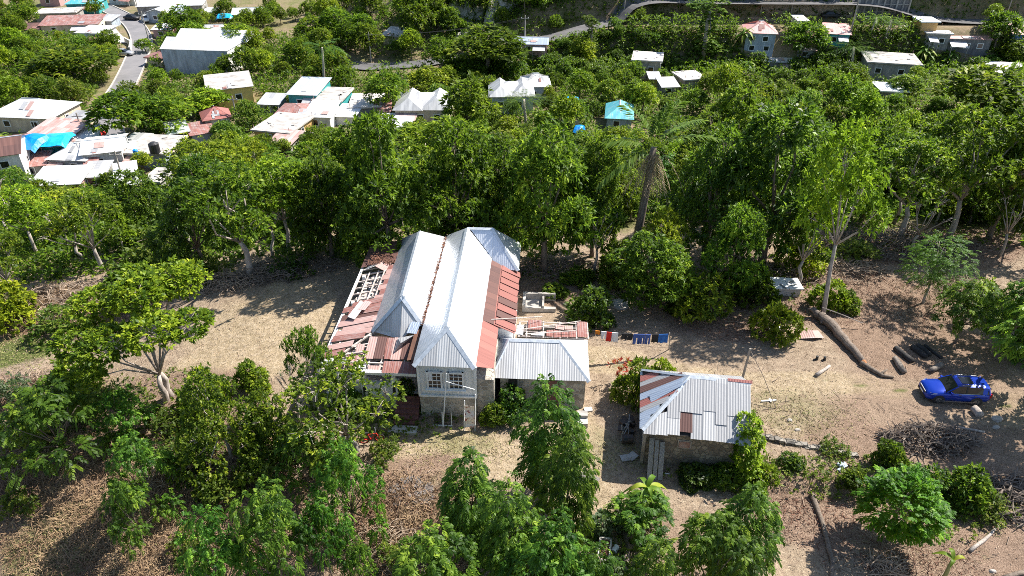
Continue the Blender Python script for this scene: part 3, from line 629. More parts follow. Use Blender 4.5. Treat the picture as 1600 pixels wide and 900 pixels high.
# ---------------------------------------------------------------- the old house (own axes: x along the front, y to the back)
HX, HY, HR = -5.6, 33.1, R(-3)
H_ = thing('old_house', 'large old house with twin zinc hip roofs and a collapsing rusty veranda roof', 'house', (HX, HY, 0), HR)
def hw(x, y, z=0): return Vector((HX + x * math.cos(HR) - y * math.sin(HR), HY + x * math.sin(HR) + y * math.cos(HR), z))
def ridgecap(b, pts, w_=.2):
    for a, c in zip(pts, pts[1:]):
        a, c = Vector(a), Vector(c); d = (c - a).normalized(); s = d.cross(Vector((0, 0, 1))).normalized(); up = s.cross(d)
        for sg in (-1, 1):
            e = s * sg * w_ - up * w_ * .75
            b.slab([a + up * .03, c + up * .03, c + e + up * .045, a + e + up * .045] if sg < 0 else [c + up * .03, a + up * .03, a + e + up * .045, c + e + up * .045], .008)
roof = MB()
Bf, Bb, A_f, A_b = (1.7, 1.2, 6.1), (1.65, 13.5, 6.1), (-1.5, 4.3, 6.1), (-1.75, 12.8, 6.1)
roof.slab([(-.2, 15.3, 4.4), (-.2, -.45, 4.4), Bf, Bb]); roof.slab([(-.2, -.45, 4.4), (3.5, -.45, 4.35), Bf], m=1)  # front hip in greyer zinc: its weaker light is put into the colour
roof.slab([(3.5, -.45, 4.35), (3.5, 12.1, 4.35), Bb, Bf]); roof.slab([(5.5, 15.6, 3.7), (-.2, 15.2, 4.4), Bb, (3.5, 13.5, 6.1)])
rf = roof.build('zinc_roof', ['zinc', 'zinc_worn_and_shade'], H_); rf['label'] = 'long right hand zinc hip roof over the boarded front room'
b = MB(); ridgecap(b, [Bb, Bf, (3.5, -.45, 4.35)]); ridgecap(b, [Bf, (-.2, -.45, 4.4)]); b.build('ridge_cap', 'ridge', rf)
b = MB(); b.slab([(3.52, 11.6, 3.7), (5.5, 11.6, 3.7), (3.5, 13.5, 6.1), (1.75, 13.5, 6.1), (3.52, 12.12, 4.36)]); b.slab([(5.5, 11.6, 3.7), (5.5, 15.6, 3.7), (3.5, 13.5, 6.1)])
wf = b.build('wing_roof', 'zinc', H_); wf['label'] = 'small rear wing roof with a blue grey hip end'
b = MB(); ridgecap(b, [Bb, (3.5, 13.5, 6.1), (5.5, 11.6, 3.7)], .16); b.build('ridge_cap', 'ridge', wf)
roof = MB()
roof.slab([(-3.8, 15.8, 3.75), (-3.6, 3.6, 3.75), A_f, A_b]); roof.slab([(-3.6, 3.65, 3.75), (-1.6, 2.85, 3.78), (-.25, 3.8, 4.3), A_f], m=1, u=(1, 0, 0))  # greyer zinc on the front hip paints its dimmer light
roof.slab([(-.25, 3.8, 4.3), (-.25, 15.2, 4.3), A_b, A_f]); roof.slab([(-.25, 15.2, 4.3), (-3.8, 15.8, 3.75), A_b])
rf = roof.build('zinc_roof', ['zinc', 'zinc_worn_and_shade'], H_); rf['label'] = 'left hand zinc hip roof beside the broken veranda'
b = MB(); ridgecap(b, [A_b, A_f, (-.25, 3.8, 4.3)]); ridgecap(b, [A_f, (-3.6, 3.65, 3.75)])
b.build('ridge_cap', 'ridge', rf)
b = MB(); b.slab([(-1.15, 2.9, 4.25), (-.5, 2.75, 4.3), (-.35, 3.6, 4.55), (-1.0, 3.75, 4.55)], .015); b.build('loose_sheet', 'zinc_blue', rf)
# rusty lean-to to the right of the long roof
b = MB(); b.slab([(4.5, .35, 3.72), (4.5, 4.6, 3.72), (3.42, 4.6, 4.34), (3.42, -.3, 4.34)], m=0); b.slab([(5.55, 4.45, 3.3), (5.5, 11.9, 3.3), (4.2, 11.9, 3.96), (4.2, 4.45, 3.96)], m=0); b.slab([(4.2, 4.45, 3.975), (4.2, 11.9, 3.975), (3.42, 12.0, 4.33), (3.42, 4.45, 4.33)], m=1)
for k in range(9):
    y = 4.6 + k * .82; dz = random.uniform(.02, .05); b.slab([(5.6 + random.uniform(-.1, .05), y, 3.3 + dz), (5.58, y + .7, 3.3 + dz), (4.3, y + .72, 3.95 + dz), (4.3, y, 3.95 + dz)], .012, random.choice((0, 0, 1)))
le = b.build('rusty_lean_to_roof', ['rusty_red', 'rusty_dark'], H_)
# stone wing with its own hip roof
b = MB(); E0, E1, E2, E3, R1, R2 = (4.25, .92, 2.5), (10.3, .9, 2.5), (10.3, 5.05, 2.5), (4.25, 5.0, 2.5), (5.3, 3.0, 3.95), (8.4, 3.0, 3.95)
b.slab([E0, E1, R2, R1], m=1); b.slab([E1, E2, R2]); b.slab([E3, E0, R1], m=2); b.slab([E2, E3, R1, R2])  # grey front slope and blue left hip carry their shade as colour
sf = b.build('stone_wing_roof', ['zinc', 'zinc_worn_and_shade', 'zinc_blue'], H_)
b = MB(); ridgecap(b, [E0, R1, R2, E1], .17); ridgecap(b, [R2, E2], .1); b.build('ridge_cap', 'ridge', sf)
# wrecked low roof behind the stone wing
b = MB()
for y in (5.2, 5.75, 6.3, 6.85): b.beam((5.7, y, 2.55), (10.4, y, 2.5), .07, .05)
for x in (5.8, 6.3, 7.4, 8.5, 9.6, 10.35): b.beam((x, 5.05, 2.6), (x, 7.0, 2.48), .08, .06)
b.beam((5.9, 5.3, 3.0), (9.9, 6.9, 2.7), .05); b.beam((4.0, 4.8, 4.1), (7.3, 7.0, 2.9), .05); b.beam((6.2, 5.1, 2.8), (9.6, 5.6, 2.85), .05)
b.build('roof_battens', 'pale_wood', H_)
b = MB()
for x0, x1, y0, y1, mm in ((6.35, 7.3, 5.8, 7.05, 0), (7.6, 9.6, 5.1, 6.0, 0), (9.65, 10.35, 5.15, 7.0, 0), (8.2, 9.4, 5.9, 6.5, 1), (6.6, 7.5, 5.15, 5.7, 2), (5.6, 6.1, 5.2, 6.4, 2)):
    n_ = max(1, int((x1 - x0) / .5))
    for k in range(n_):
        a = x0 + (x1 - x0) * k / n_; c = x0 + (x1 - x0) * (k + 1) / n_ - .03; dz = random.uniform(.06, .12); b.slab([(a, y0 + random.uniform(-.1, .1), 2.6 + dz), (c, y0, 2.6 + dz), (c, y1, 2.5 + dz), (a, y1 + random.uniform(-.15, .1), 2.5 + dz)], .012, mm, (1, 0, 0))
b.build('broken_rusty_sheets', ['rusty', 'rust_pale', 'white_sheet'], H_)
# walls
b = MB(); b.box((1.7, 7.3, .85), (3.4, 12.6, 1.7)); b.box((1.7, .55, .85), (3.44, 1.1, 1.72)); b.box((3.95, 2.4, 1.5), (1.1, 4.5, 3.0)); b.build('stone_base', 'stone', H_)
b = MB(); b.box((1.7, 6.75, 3.0), (3.4, 13.4, 2.62)); b.build('boarded_wall', 'white_paint', H_)
b = MB()
for x in (.0, 3.42): b.box((x, -.03, 3.0), (.14, .12, 2.6))
b.box((1.71, -.04, 1.75), (3.5, .12, .12)); b.box((1.71, -.03, 4.22), (3.5, .1, .16))
for k in range(17): b.box((.1 + k * .205, -.012, 3.0), (.02, .02, 2.4))
b.build('wall_trim', 'white_paint', H_)
def sash(x0, x1, z0, z1, y=-.03):
    f = MB(); cx, cz = (x0 + x1) / 2, (z0 + z1) / 2
    for x in (x0, x1): f.box((x, y - .03, cz), (.1, .1, z1 - z0 + .1))
    for z in (z0, z1): f.box((cx, y - .035, z), (x1 - x0 + .22, .12, .1))
    f.box((cx, y - .06, z0 - .07), (x1 - x0 + .35, .22, .05)); f.box((cx, y - .02, cz), (x1 - x0, .07, .06))
    for k in (1, 2): f.box((x0 + (x1 - x0) * k / 3, y - .01, cz), (.035, .05, z1 - z0 - .05))
    for k in (1, 3): f.box((cx, y - .012, z0 + (z1 - z0) * k / 4), (x1 - x0, .05, .03))
    o = f.build('window', 'white_paint', H_); g = MB(); g.box((cx, y + .012, cz), (x1 - x0, .03, z1 - z0)); g.build('pane', 'glass', o); return o
sash(.55, 1.38, 2.35, 3.6)['label'] = 'white sash window with a card in its upper left pane'
sash(1.83, 2.68, 2.35, 3.6)
b = MB(); b.box((.72, -.07, 3.25), (.2, .015, .5)); b.build('window_card', 'white_cloth', H_)
b = MB(); b.box((-1.85, 9.6, 1.9), (3.0, 11.2, 3.7)); b.build('inner_wall', 'cream', H_)
b = MB(); b.box((4.4, 8.3, 1.65), (2.0, 6.7, 3.3)); b.build('lean_to_wall', 'white_paint', H_)
b = MB(); b.box((4.3, 13.6, 1.8), (1.9, 3.4, 3.6)); b.build('rear_wing_wall', 'white_paint', H_)
b = MB()
for c, d in (((7.42, 1.42, 1.22), (5.2, .35, 2.44)), ((9.95, 3.1, 1.22), (.32, 3.0, 2.44)), ((7.3, 4.7, 1.22), (5.6, .3, 2.44)), ((7.9, 6.75, 1.15), (4.6, .3, 2.3))): b.box(c, d)
b.build('stone_wing_wall', 'stone', H_)
b = MB(); b.box((5.6, 1.22, 1.75), (.75, .1, 1.25)); o = b.build('window', 'old_wood', H_); b = MB(); b.box((5.6, 1.15, 1.78), (.55, .05, 1.0)); b.build('pane', 'dark', o)
b = MB(); b.box((8.05, 1.21, 1.1), (.8, .12, 2.2)); b.build('door', 'maroon', H_)
# veranda: floor, columns, low wall, wrecked skirt roof
b = MB(); b.box((-3.1, 2.35, .5), (6.0, 3.3, 1.0)); b.box((-4.75, 9.0, .5), (2.7, 10.2, 1.0)); b.build('veranda_floor', 'pale_concrete', H_)
for x in (-5.5, -3.6, -1.75):
    b = MB(); b.box((x, .9, 2.1), (.26, .26, 2.1)); b.box((x, .9, 1.5), (.42, .42, .9)); b.box((x, .9, 2.0), (.5, .5, .08)); b.box((x, .86, 3.08), (.4, .4, .12)); b.build('column', 'white_paint', H_)
for y in (4.2, 7.6, 11.0):
    b = MB(); b.box((-5.8, y, 2.1), (.24, .24, 2.2)); b.build('column', 'white_paint', H_)
b = MB()
for x in (-4.55, -2.68): b.box((x, .9, 1.4), (1.46, .2, .8)); b.box((x, .9, 1.83), (1.46, .3, .07))
b.box((-5.8, 5.8, 1.4), (.2, 9.6, .8))
ba = b.build('balustrade', 'white_paint', H_)
b = MB()
for x in (-5.5, -3.6, -1.75): b.box((x, .68, 1.45), (.18, .03, .5))
b.build('dark_arch_inset', 'dark', ba)  # flat dark insets paint the shade inside the arch openings
b = MB()
for k in range(6): b.box((-.88, .75 - k * .3, .5 - k * .085), (1.45, .32, 1.0 - k * .17))
b.build('front_steps', 'maroon', H_)
b = MB(); b.box((-.95, -1.35, .07), (1.75, .62, .16)); b.build('bottom_step', 'concrete', H_)
b = MB(); b.box((-.9, 4.0, 2.1), (1.0, .1, 2.1)); b.build('door', 'maroon', H_)
def zl(x): return 3.12 + (x + 6.15) / 2.6 * .62            # veranda roof height, left side
def zf(y): return 3.1 + (y - .45) / 2.5 * .68              # and front side
b = MB()
y = .7
while y < 14.6:
    if not 5.0 < y < 6.6: b.beam((-6.1, y, zl(-6.1) - .06), (-3.5, y + (0 if y > 3.5 else .0), zl(-3.5) - .06), .09, .09)
    y += random.uniform(.7, .95)
for x in (-6.1, -5.45, -4.8, -4.15): b.beam((x + random.uniform(-.06, .06), 1.2 if x < -5.8 else 1.8 + (x + 5.5), zl(x) + .0), (x + random.uniform(-.12, .06), random.uniform(11.2, 11.8), zl(x) + random.uniform(-.03, .05)), .085, .06)
x = -6.1
while x < -.3: b.beam((x, .5, zf(.5) - .06), (x, 2.9 if x > -3.4 else 2.9 + (-3.4 - x) * -.9, zf(2.9 if x > -3.4 else 2.9 + (-3.4 - x) * -.9) - .06), .09, .09); x += .72
for yy in (.5, 1.05, 1.6, 2.2): b.beam((-6.1 + (yy - .5) * .9, yy, zf(yy)), (-.3, yy - .03, zf(yy)), .09, .06)
b.beam((-6.15, .45, 3.08), (-3.55, 3.4, 3.72), .12, .1)
b.build('roof_battens', 'pale_wood', H_)
b = MB(); b.beam((-6.2, .42, 3.02), (-.2, .36, 3.02), .16, .2); b.beam((-6.2, .42, 3.0), (-6.25, 14.2, 3.0), .14, .18); b.build('veranda_fascia', 'white_paint', H_)
b = MB()
for k in range(190):                                        # fallen ceiling boards seen between the battens
    yy = random.uniform(1.2, 11.5); xx = random.uniform(-5.7, -4.0); b.box((xx, yy, zl(xx) - .3 + random.uniform(-.06, .06)), (random.uniform(.3, .6), random.uniform(.12, .3), .02), random.uniform(-.3, .3))
for k in range(90):
    xx = random.uniform(-5.5, -.6); yy = random.uniform(.9, 2.3); b.box((xx, yy, zf(yy) - .3 + random.uniform(-.06, .06)), (random.uniform(.15, .4), random.uniform(.3, .6), .02), random.uniform(-.3, .3))
tag(b.build('fallen_boards', 'pale_wood', H_), kind='stuff')
b = MB()
def lsheet(y0, y1, xa=-6.25, xb=-3.48, mm=0, dz=.07, sk=0.0): b.slab([(xa, y1 + sk, zl(xa) + dz), (xa, y0 + sk, zl(xa) + dz), (xb, y0, zl(xb) + dz), (xb, y1, zl(xb) + dz)], .012, mm)
def fsheet(x0, x1, ya=.35, yb=2.88, mm=0, dz=.07, sk=0.0): b.slab([(x0 + sk, ya, zf(ya) + dz), (x1 + sk, ya, zf(ya) + dz), (x1, yb, zf(yb) + dz), (x0, yb, zf(yb) + dz)], .012, mm)
y = 4.1
while y < 7.4: lsheet(y, y + .66, random.choice((-6.25, -6.1, -5.7, -5.2)), -3.5, random.choice((0, 0, 3, 3, 1)), random.uniform(.05, .14), random.uniform(-.18, .18)); y += .56
y = 7.2
while y < 11.8: lsheet(y, y + .7, random.choice((-4.1, -4.25, -4.0)), -3.5, random.choice((0, 3)), random.uniform(.05, .09)); y += .66
for y0, y1, xa, xb, mm in ((1.5, 2.1, -6.2, -4.9, 0), (2.2, 2.8, -6.2, -4.5, 3), (2.9, 3.5, -6.1, -3.9, 0), (3.4, 4.0, -6.0, -3.6, 3), (1.0, 1.35, -6.2, -5.3, 2), (.7, 1.0, -6.2, -4.9, 4)): lsheet(y0, y1, xa, xb, mm, random.uniform(.06, .12), random.uniform(-.2, .2))
x = -3.5
while x < -1.3: fsheet(x, x + .6, random.choice((1.15, 1.3, 1.25, 1.6)), 2.9, random.choice((0, 3, 3, 1)), random.uniform(.05, .13), random.uniform(-.1, .1)); x += .53
x = -2.3
while x < -.5: fsheet(x, x + .6, .3, 1.15, random.choice((0, 0, 3)), random.uniform(.05, .08)); x += .55
for x0, x1, ya, yb, mm in ((-4.6, -4.0, .3, 1.5, 0), (-4.2, -3.7, 1.2, 2.3, 3), (-5.6, -5.0, .3, .9, 3), (-3.6, -2.4, .28, .5, 2), (-5.2, -4.4, .9, 1.2, 4), (-.62, -.2, 1.0, 2.9, 0), (-3.2, -2.5, .5, .8, 3)): fsheet(x0, x1, ya, yb, mm, random.uniform(.06, .11), random.uniform(-.15, .15))
b.slab([(-5.55, 5.3, 3.62), (-5.0, 5.0, 3.64), (-4.55, 6.6, 3.85), (-5.05, 6.9, 3.84)], .012, 2)
b.slab([(-5.05, 6.0, 3.75), (-4.5, 5.85, 3.8), (-4.2, 6.7, 3.9), (-4.7, 6.9, 3.88)], .012, 5)
b.slab([(-1.75, 1.7, 3.65), (-1.35, 1.9, 4.2), (-.65, 2.75, 4.2), (-1.7, 2.75, 3.95)], .012, 4)
b.slab([(-6.0, 11.6, 3.3), (-5.0, 11.4, 3.85), (-4.6, 12.2, 3.75), (-5.7, 12.3, 3.3)], .012, 2); b.slab([(-5.0, 11.4, 3.86), (-4.2, 11.1, 3.6), (-3.9, 12.1, 3.7), (-4.6, 12.2, 3.8)], .012, 3)
b.build('broken_rusty_sheets', ['rusty', 'rusty_dark', 'white_sheet', 'rust_pale', 'zinc_dull', 'pink_sheet'], H_)
b = MB()
for y in np.arange(12.2, 15.2, .5): b.slab([(-6.3, y + .62, zl(-6.3) + .1 + random.uniform(0, .12)), (-6.3, y, zl(-6.3) + .1), (-3.7, y, zl(-3.7) + .12), (-3.7, y + .62, zl(-3.7) + .12 + random.uniform(0, .1))], .012, 0)
b.build('dark_sheets', 'rusty_dark', H_)
# leaf litter caught in the valley between the roofs and at the rear of the veranda
b = MB(); b.slab([(-.2, .6, 4.05), (-.15, 3.7, 4.1), (-.75, 3.7, 4.0), (-.75, .6, 3.9)], .02)
for k in range(420):
    if k < 240: p = (random.uniform(-.4, -.05), random.uniform(3.7, 15), 4.37 + random.uniform(-.02, .1))
    else: p = (random.uniform(-5.6, -3.6), random.uniform(11.8, 13.2), 3.75 + random.uniform(-.05, .15))
    b.box(p, (random.uniform(.12, .4), random.uniform(.02, .06), .02), random.uniform(0, 3.1), tilt=('Y', random.uniform(-.5, .5)))
b.slab([(-.45, 3.7, 4.34), (-.05, 3.7, 4.34), (-.05, 15.2, 4.34), (-.45, 15.2, 4.34)], .02)
tag(b.build('leaf_litter', 'rustlitter', H_), kind='stuff')
b = MB(); b.slab([(-.35, .5, 3.55), (-.05, .5, 3.55), (-.05, 3.8, 3.8), (-.35, 3.8, 3.8)], .03); b.build('valley_gutter', 'dark', H_)

# ---------------------------------------------------------------- the stone cottage with the patched roof
CX, CY, CR = 7.2, 29.0, R(-9)
C_ = thing('stone_cottage', 'small stone cottage under a patchwork roof of grey and rusty zinc sheets', 'cottage', (CX, CY, 0), CR)
def cw(x, y, z=0): return Vector((CX + x * math.cos(CR) - y * math.sin(CR), CY + x * math.sin(CR) + y * math.cos(CR), z))
b = MB(); b.box((2.9, .55, 1.3), (5.2, .4, 2.75)); b.box((5.35, 2.7, 1.3), (.4, 4.4, 2.74)); b.box((2.9, 4.8, 1.3), (5.2, .4, 2.76)); b.box((.55, 2.7, 1.3), (.4, 4.4, 2.73))
b.add([(5.15, .6, 2.68), (5.55, .6, 2.68), (5.55, 4.9, 2.68), (5.15, 4.9, 2.68), (5.15, 2.9, 4.35), (5.55, 2.9, 4.35)], [(0, 1, 5, 4), (1, 2, 5), (2, 3, 4, 5), (3, 0, 4)])
b.build('stone_wall', 'stone_old', C_)
b = MB(); b.box((.28, 2.6, 1.5), (.1, 4.6, 2.4)); b.beam((.22, .3, 0), (.22, .3, 2.75), .16); b.build('boarded_side_wall', 'old_wood', C_)
b = MB(); b.box((2.45, .33, 1.75), (.75, .06, .6)); o = b.build('window', 'old_wood', C_); b = MB(); b.box((2.45, .29, 1.75), (.6, .03, .45)); b.build('shutter', 'rustmetal', o)
def cz(v): return 2.72 + v * 1.8 / 2.95
b = MB(); b.slab([(0.05, .05, 2.66), (5.8, .0, 2.66), (5.85, 2.95, 4.46), (2.5, 2.95, 4.46)], .03, 5); b.slab([(-.02, 5.2, 2.9), (.05, .05, 2.66), (2.5, 2.95, 4.46)], .03, 5); b.slab([(5.85, 5.2, 3.1), (-.02, 5.2, 2.9), (2.5, 2.95, 4.46), (5.85, 2.95, 4.46)], .03, 0)
cols = [0, 1, 0, 0, 1, 0, 0, 0, 1]; u0 = .05; k = 0
while u0 < 5.75:
    wd = random.uniform(.58, .76); u1 = min(u0 + wd, 5.86); vt0, vt1 = min(2.93, u0 / 2.5 * 2.95), min(2.93, u1 / 2.5 * 2.95); spl = random.uniform(.75, 1.5)
    for a, lo_, mm, dz in ((0, -.12 + random.uniform(-.08, .06), random.choice((0, 0, 0, 1, 1, 2)), .035), (1, spl - .12, random.choice((0, 0, 0, 1, 0, 1)), .06)):
        hi0, hi1 = (min(spl, vt0), min(spl, vt1)) if a == 0 else (vt0, vt1)
        if a == 1 and vt0 <= spl + .1: continue
        if a == 0 and 1.6 < u0 < 2.2: mm = 4; lo_ = .15
        s_ = random.uniform(-.04, .04); dz += random.uniform(0, .03)
        if hi0 - lo_ < .05 and hi1 - lo_ < .05: continue
        b.slab([(u0 + s_, max(lo_, -.2), cz(lo_) + dz), (u1 + s_ + .04, max(lo_, -.2), cz(lo_) + dz), (u1 + .04, hi1, cz(hi1) + dz), (u0, max(hi0, lo_ + .02), cz(max(hi0, lo_ + .02)) + dz)], .01, mm, (1, 0, 0))
    u0 = u1; k += 1
def hipz(x): return 2.78 + x / 2.5 * 1.72
v0 = .2; seq = [2, 2, 0, 3, 2, 4, 0, 3, 2]; k = 0
while v0 < 5.0:
    v1 = v0 + .58; vm = (v0 + v1) / 2
    xe = 2.5 * (vm / 2.95 if vm < 2.95 else (5.2 - vm) / 2.25); xe = max(xe, .2); sk = .28 * (k % 3 - 1) * .3
    b.slab([(-.14, v1 + sk, hipz(-.14) + .1), (-.14, v0 + sk, hipz(-.14) + .1), (xe, v0 + (2.95 - vm) * .12, hipz(xe) + .09), (xe, v1 + (2.95 - vm) * .12, hipz(xe) + .09)], .01, seq[k % 9], (0, -1, 0)); v0 = v1 - .02; k += 1
b.slab([(.35, 2.6, 3.2), (.45, 1.9, 3.18), (2.1, 2.3, 4.38), (2.1, 2.85, 4.4)], .01, 2, (0, -1, 0))
b.build('patched_roof', ['zinc_dull', 'zinc_worn_and_shade', 'zinc_blue', 'red_sheet', 'rusty_dark', 'dark'], C_)
b = MB(); ridgecap(b, [(-.02, .0, 2.84), (.85, .98, 3.45), (1.7, 1.95, 4.02), (2.5, 2.95, 4.58)], .15); ridgecap(b, [(-.05, 5.1, 2.98), (2.5, 2.95, 4.58)], .12); ridgecap(b, [(2.5, 2.95, 4.58), (3.3, 2.96, 4.6), (4.6, 2.95, 4.56), (5.9, 2.95, 4.57)], .16); b.build('ridge_cap', 'ridge', C_)
b = MB(); ridgecap(b, [(4.6, 2.97, 4.6), (5.95, 2.96, 4.6)], .13); b.build('red_ridge_piece', 'red_sheet', C_)
# ---------------------------------------------------------------- the blue car
c0, c1 = hit(1463, 629), hit(1524, 633)
fx = (c0 - c1); ang = math.atan2(fx.y, fx.x)                # nose direction
mid = (c0 + c1) / 2; nrm = Vector((-math.sin(ang), math.cos(ang), 0))
if nrm.y < 0: nrm = -nrm
cc = mid + nrm * .70
CAR = thing('parked_car', 'glossy blue five door car parked on the dirt track beside burnt logs', 'car', (cc.x, cc.y, 0.02), ang); CAR.scale = (.84, .84, .84)
def loft(b, secs, m=0, close=True):
    o = len(b.v); n = len(secs[0])
    for s in secs: b.v += [tuple(p) for p in s]
    for i in range(len(secs) - 1):
        for j in range(n): b.f.append([o + i * n + j, o + i * n + (j + 1) % n, o + (i + 1) * n + (j + 1) % n, o + (i + 1) * n + j]); b.m.append(m); b.uv.append(None)
    b.f.append([o + j for j in range(n - 1, -1, -1)]); b.m.append(m); b.uv.append(None)
    b.f.append([o + (len(secs) - 1) * n + j for j in range(n)]); b.m.append(m); b.uv.append(None)
def carsec(x, hw_, zb, zs, zt):                             # half width, bottom, shoulder, top
    P = [(hw_ * .80, zb), (hw_ * .97, zb + .12), (hw_, (zb + zs) / 2), (hw_ * .97, zs - .05), (hw_ * .90, zs), (hw_ * .62, zt - .005), (hw_ * .25, zt + .012)]
    return [(x, y, z) for y, z in P] + [(x, -y, z) for y, z in reversed(P)]
b = MB()
loft(b, [carsec(*s) for s in ((2.30, .55, .38, .62, .64), (2.26, .74, .28, .72, .78), (2.1, .86, .24, .84, .90), (1.75, .92, .24, .93, 1.0), (1.3, .925, .26, .98, 1.06), (.9, .925, .26, 1.01, 1.09), (.2, .925, .26, 1.03, 1.06), (-.8, .925, .26, 1.05, 1.07), (-1.6, .925, .28, 1.06, 1.08), (-2.05, .88, .32, 1.04, 1.07), (-2.24, .80, .40, .98, 1.0), (-2.30, .66, .48, .86, .88))])
body = b.build('body', 'carpaint', CAR, True)
def cabsec(x0, w0, z0, x1, w1, z1): return [(x0, w0, z0), (x1, w1, z1), (x1, -w1, z1), (x0, -w0, z0)]
b = MB(); loft(b, [cabsec(1.02, .80, 1.04, 1.0, .78, 1.06), cabsec(.78, .83, 1.04, .22, .66, 1.56), cabsec(.2, .85, 1.04, .0, .665, 1.62), cabsec(-1.1, .85, 1.05, -1.1, .66, 1.62), cabsec(-1.75, .83, 1.05, -1.72, .63, 1.555), cabsec(-2.2, .78, 1.03, -1.95, .60, 1.50)]); b.build('windows', 'glass', CAR)
b = MB(); loft(b, [[(.24, .67, 1.53), (.24, .4, 1.605), (.24, -.4, 1.605), (.24, -.67, 1.53), (.24, -.6, 1.5), (.24, .6, 1.5)], [(0, .70, 1.59), (0, .45, 1.665), (0, -.45, 1.665), (0, -.70, 1.59), (0, -.6, 1.56), (0, .6, 1.56)], [(-1.1, .69, 1.60), (-1.1, .45, 1.67), (-1.1, -.45, 1.67), (-1.1, -.69, 1.60), (-1.1, -.6, 1.56), (-1.1, .6, 1.56)], [(-1.75, .66, 1.54), (-1.75, .43, 1.61), (-1.75, -.43, 1.61), (-1.75, -.66, 1.54), (-1.75, -.6, 1.5), (-1.75, .6, 1.5)], [(-2.1, .62, 1.47), (-2.1, .42, 1.53), (-2.1, -.42, 1.53), (-2.1, -.62, 1.47), (-2.1, -.6, 1.44), (-2.1, .6, 1.44)]])
for sg in (-1, 1):
    b.beam((.95, sg * .84, 1.05), (.2, sg * .68, 1.57), .07, .07); b.beam((-1.72, sg * .84, 1.06), (-1.78, sg * .655, 1.55), .3, .06); b.beam((-2.18, sg * .79, 1.02), (-2.0, sg * .62, 1.48), .16, .07)
rf = b.build('roof', 'carpaint', CAR)
b = MB(); b.box((-.52, 0, 1.675), (.85, .82, .02)); b.build('sunroof', 'glass', rf)
for sg in (-1, 1):
    b = MB(); b.tube([(-.05, sg * .62, 1.66), (-.2, sg * .62, 1.70), (-1.5, sg * .60, 1.68), (-1.65, sg * .6, 1.62)], .025, 6); b.build('roof_rail', 'chrome', rf)
    b = MB(); b.beam((-.42, sg * .86, 1.05), (-.45, sg * .675, 1.6), .09, .03); b.build('door_pillar', 'black_plastic', CAR)
    b = MB(); b.tube([(.62, sg * .9, 1.03), (-.6, sg * .9, 1.06), (-1.7, sg * .89, 1.08)], .014, 5); b.build('window_trim', 'chrome', CAR)
    b = MB(); b.box((.68, sg * 1.0, 1.1), (.14, .2, .15)); b.box((.7, sg * .9, 1.06), (.06, .12, .05)); b.build('mirror', 'carpaint', CAR)
    b = MB(); b.add([(2.16, sg * .50, .80), (2.19, sg * .50, .70), (1.98, sg * .86, .76), (1.62, sg * .915, .90), (1.62, sg * .90, .955), (1.95, sg * .80, .90)], [(0, 1, 2, 3, 4, 5)] if sg < 0 else [(5, 4, 3, 2, 1, 0)]); o = b.build('headlight', 'lamp', CAR); o.location = (.03, sg * .03, .02)
    b = MB(); b.box((-2.2, sg * .74, .92), (.2, .16, .34)); b.build('taillight', 'redlamp', CAR)
    b = MB(); b.box((0, sg * .925, .30), (2.5, .05, .10)); b.build('door_sill', 'chrome', CAR)
    for i, x in enumerate((.35, -.75)):
        b = MB(); b.box((x - .35, sg * .935, .93), (.2, .03, .035)); b.build('door_handle', 'chrome', CAR)
    for x in (1.38, -1.32):
        b = MB(); b.tube([(x, sg * .70, .36), (x, sg * .935, .36)], .43, 18); b.build('wheel_arch', 'black_plastic', CAR)
        b = MB(); b.tube([(x, sg * .66, .35), (x, sg * .68, .35), (x, sg * .91, .35), (x, sg * .945, .35)], [.30, .355, .355, .31], 20); wh = b.build('wheel', 'tyre', CAR, True)
        b = MB(); b.tube([(x, sg * .90, .35), (x, sg * .95, .35)], [.24, .22], 16)
        b.build('rim', 'chrome', wh)
        b = MB()
        for k in range(5):
            a_ = k * 1.2566 + .6; b.beam((x + math.cos(a_) * .07, sg * .957, .35 + math.sin(a_) * .07), (x + math.cos(a_) * .2, sg * .957, .35 + math.sin(a_) * .2), .1, .01)
        b.build('rim_opening', 'black_plastic', wh)
b = MB(); b.box((2.26, 0, .66), (.08, 1.0, .2)); b.box((2.27, 0, .36), (.1, 1.3, .16)); b.build('grille', 'black_plastic', CAR)
b = MB(); b.box((2.32, 0, .52), (.02, .5, .12)); b.build('number_plate', 'white_paint', CAR)
b = MB(); b.box((2.285, 0, .77), (.05, 1.0, .035)); b.build('grille_bar', 'chrome', CAR)

# ---------------------------------------------------------------- things in the yard
def solid(name, label, cat_, b, mat, loc=None, group=None, smooth=False):
    if loc is not None:                                     # vertices given in world space: move the origin to the foot of the thing
        l = Vector(loc); b.v = [tuple(Vector(v) - l) for v in b.v]
    o = b.build(name, mat, smooth=smooth)
    if loc is not None: o.location = loc
    return tag(o, label, cat_, group)
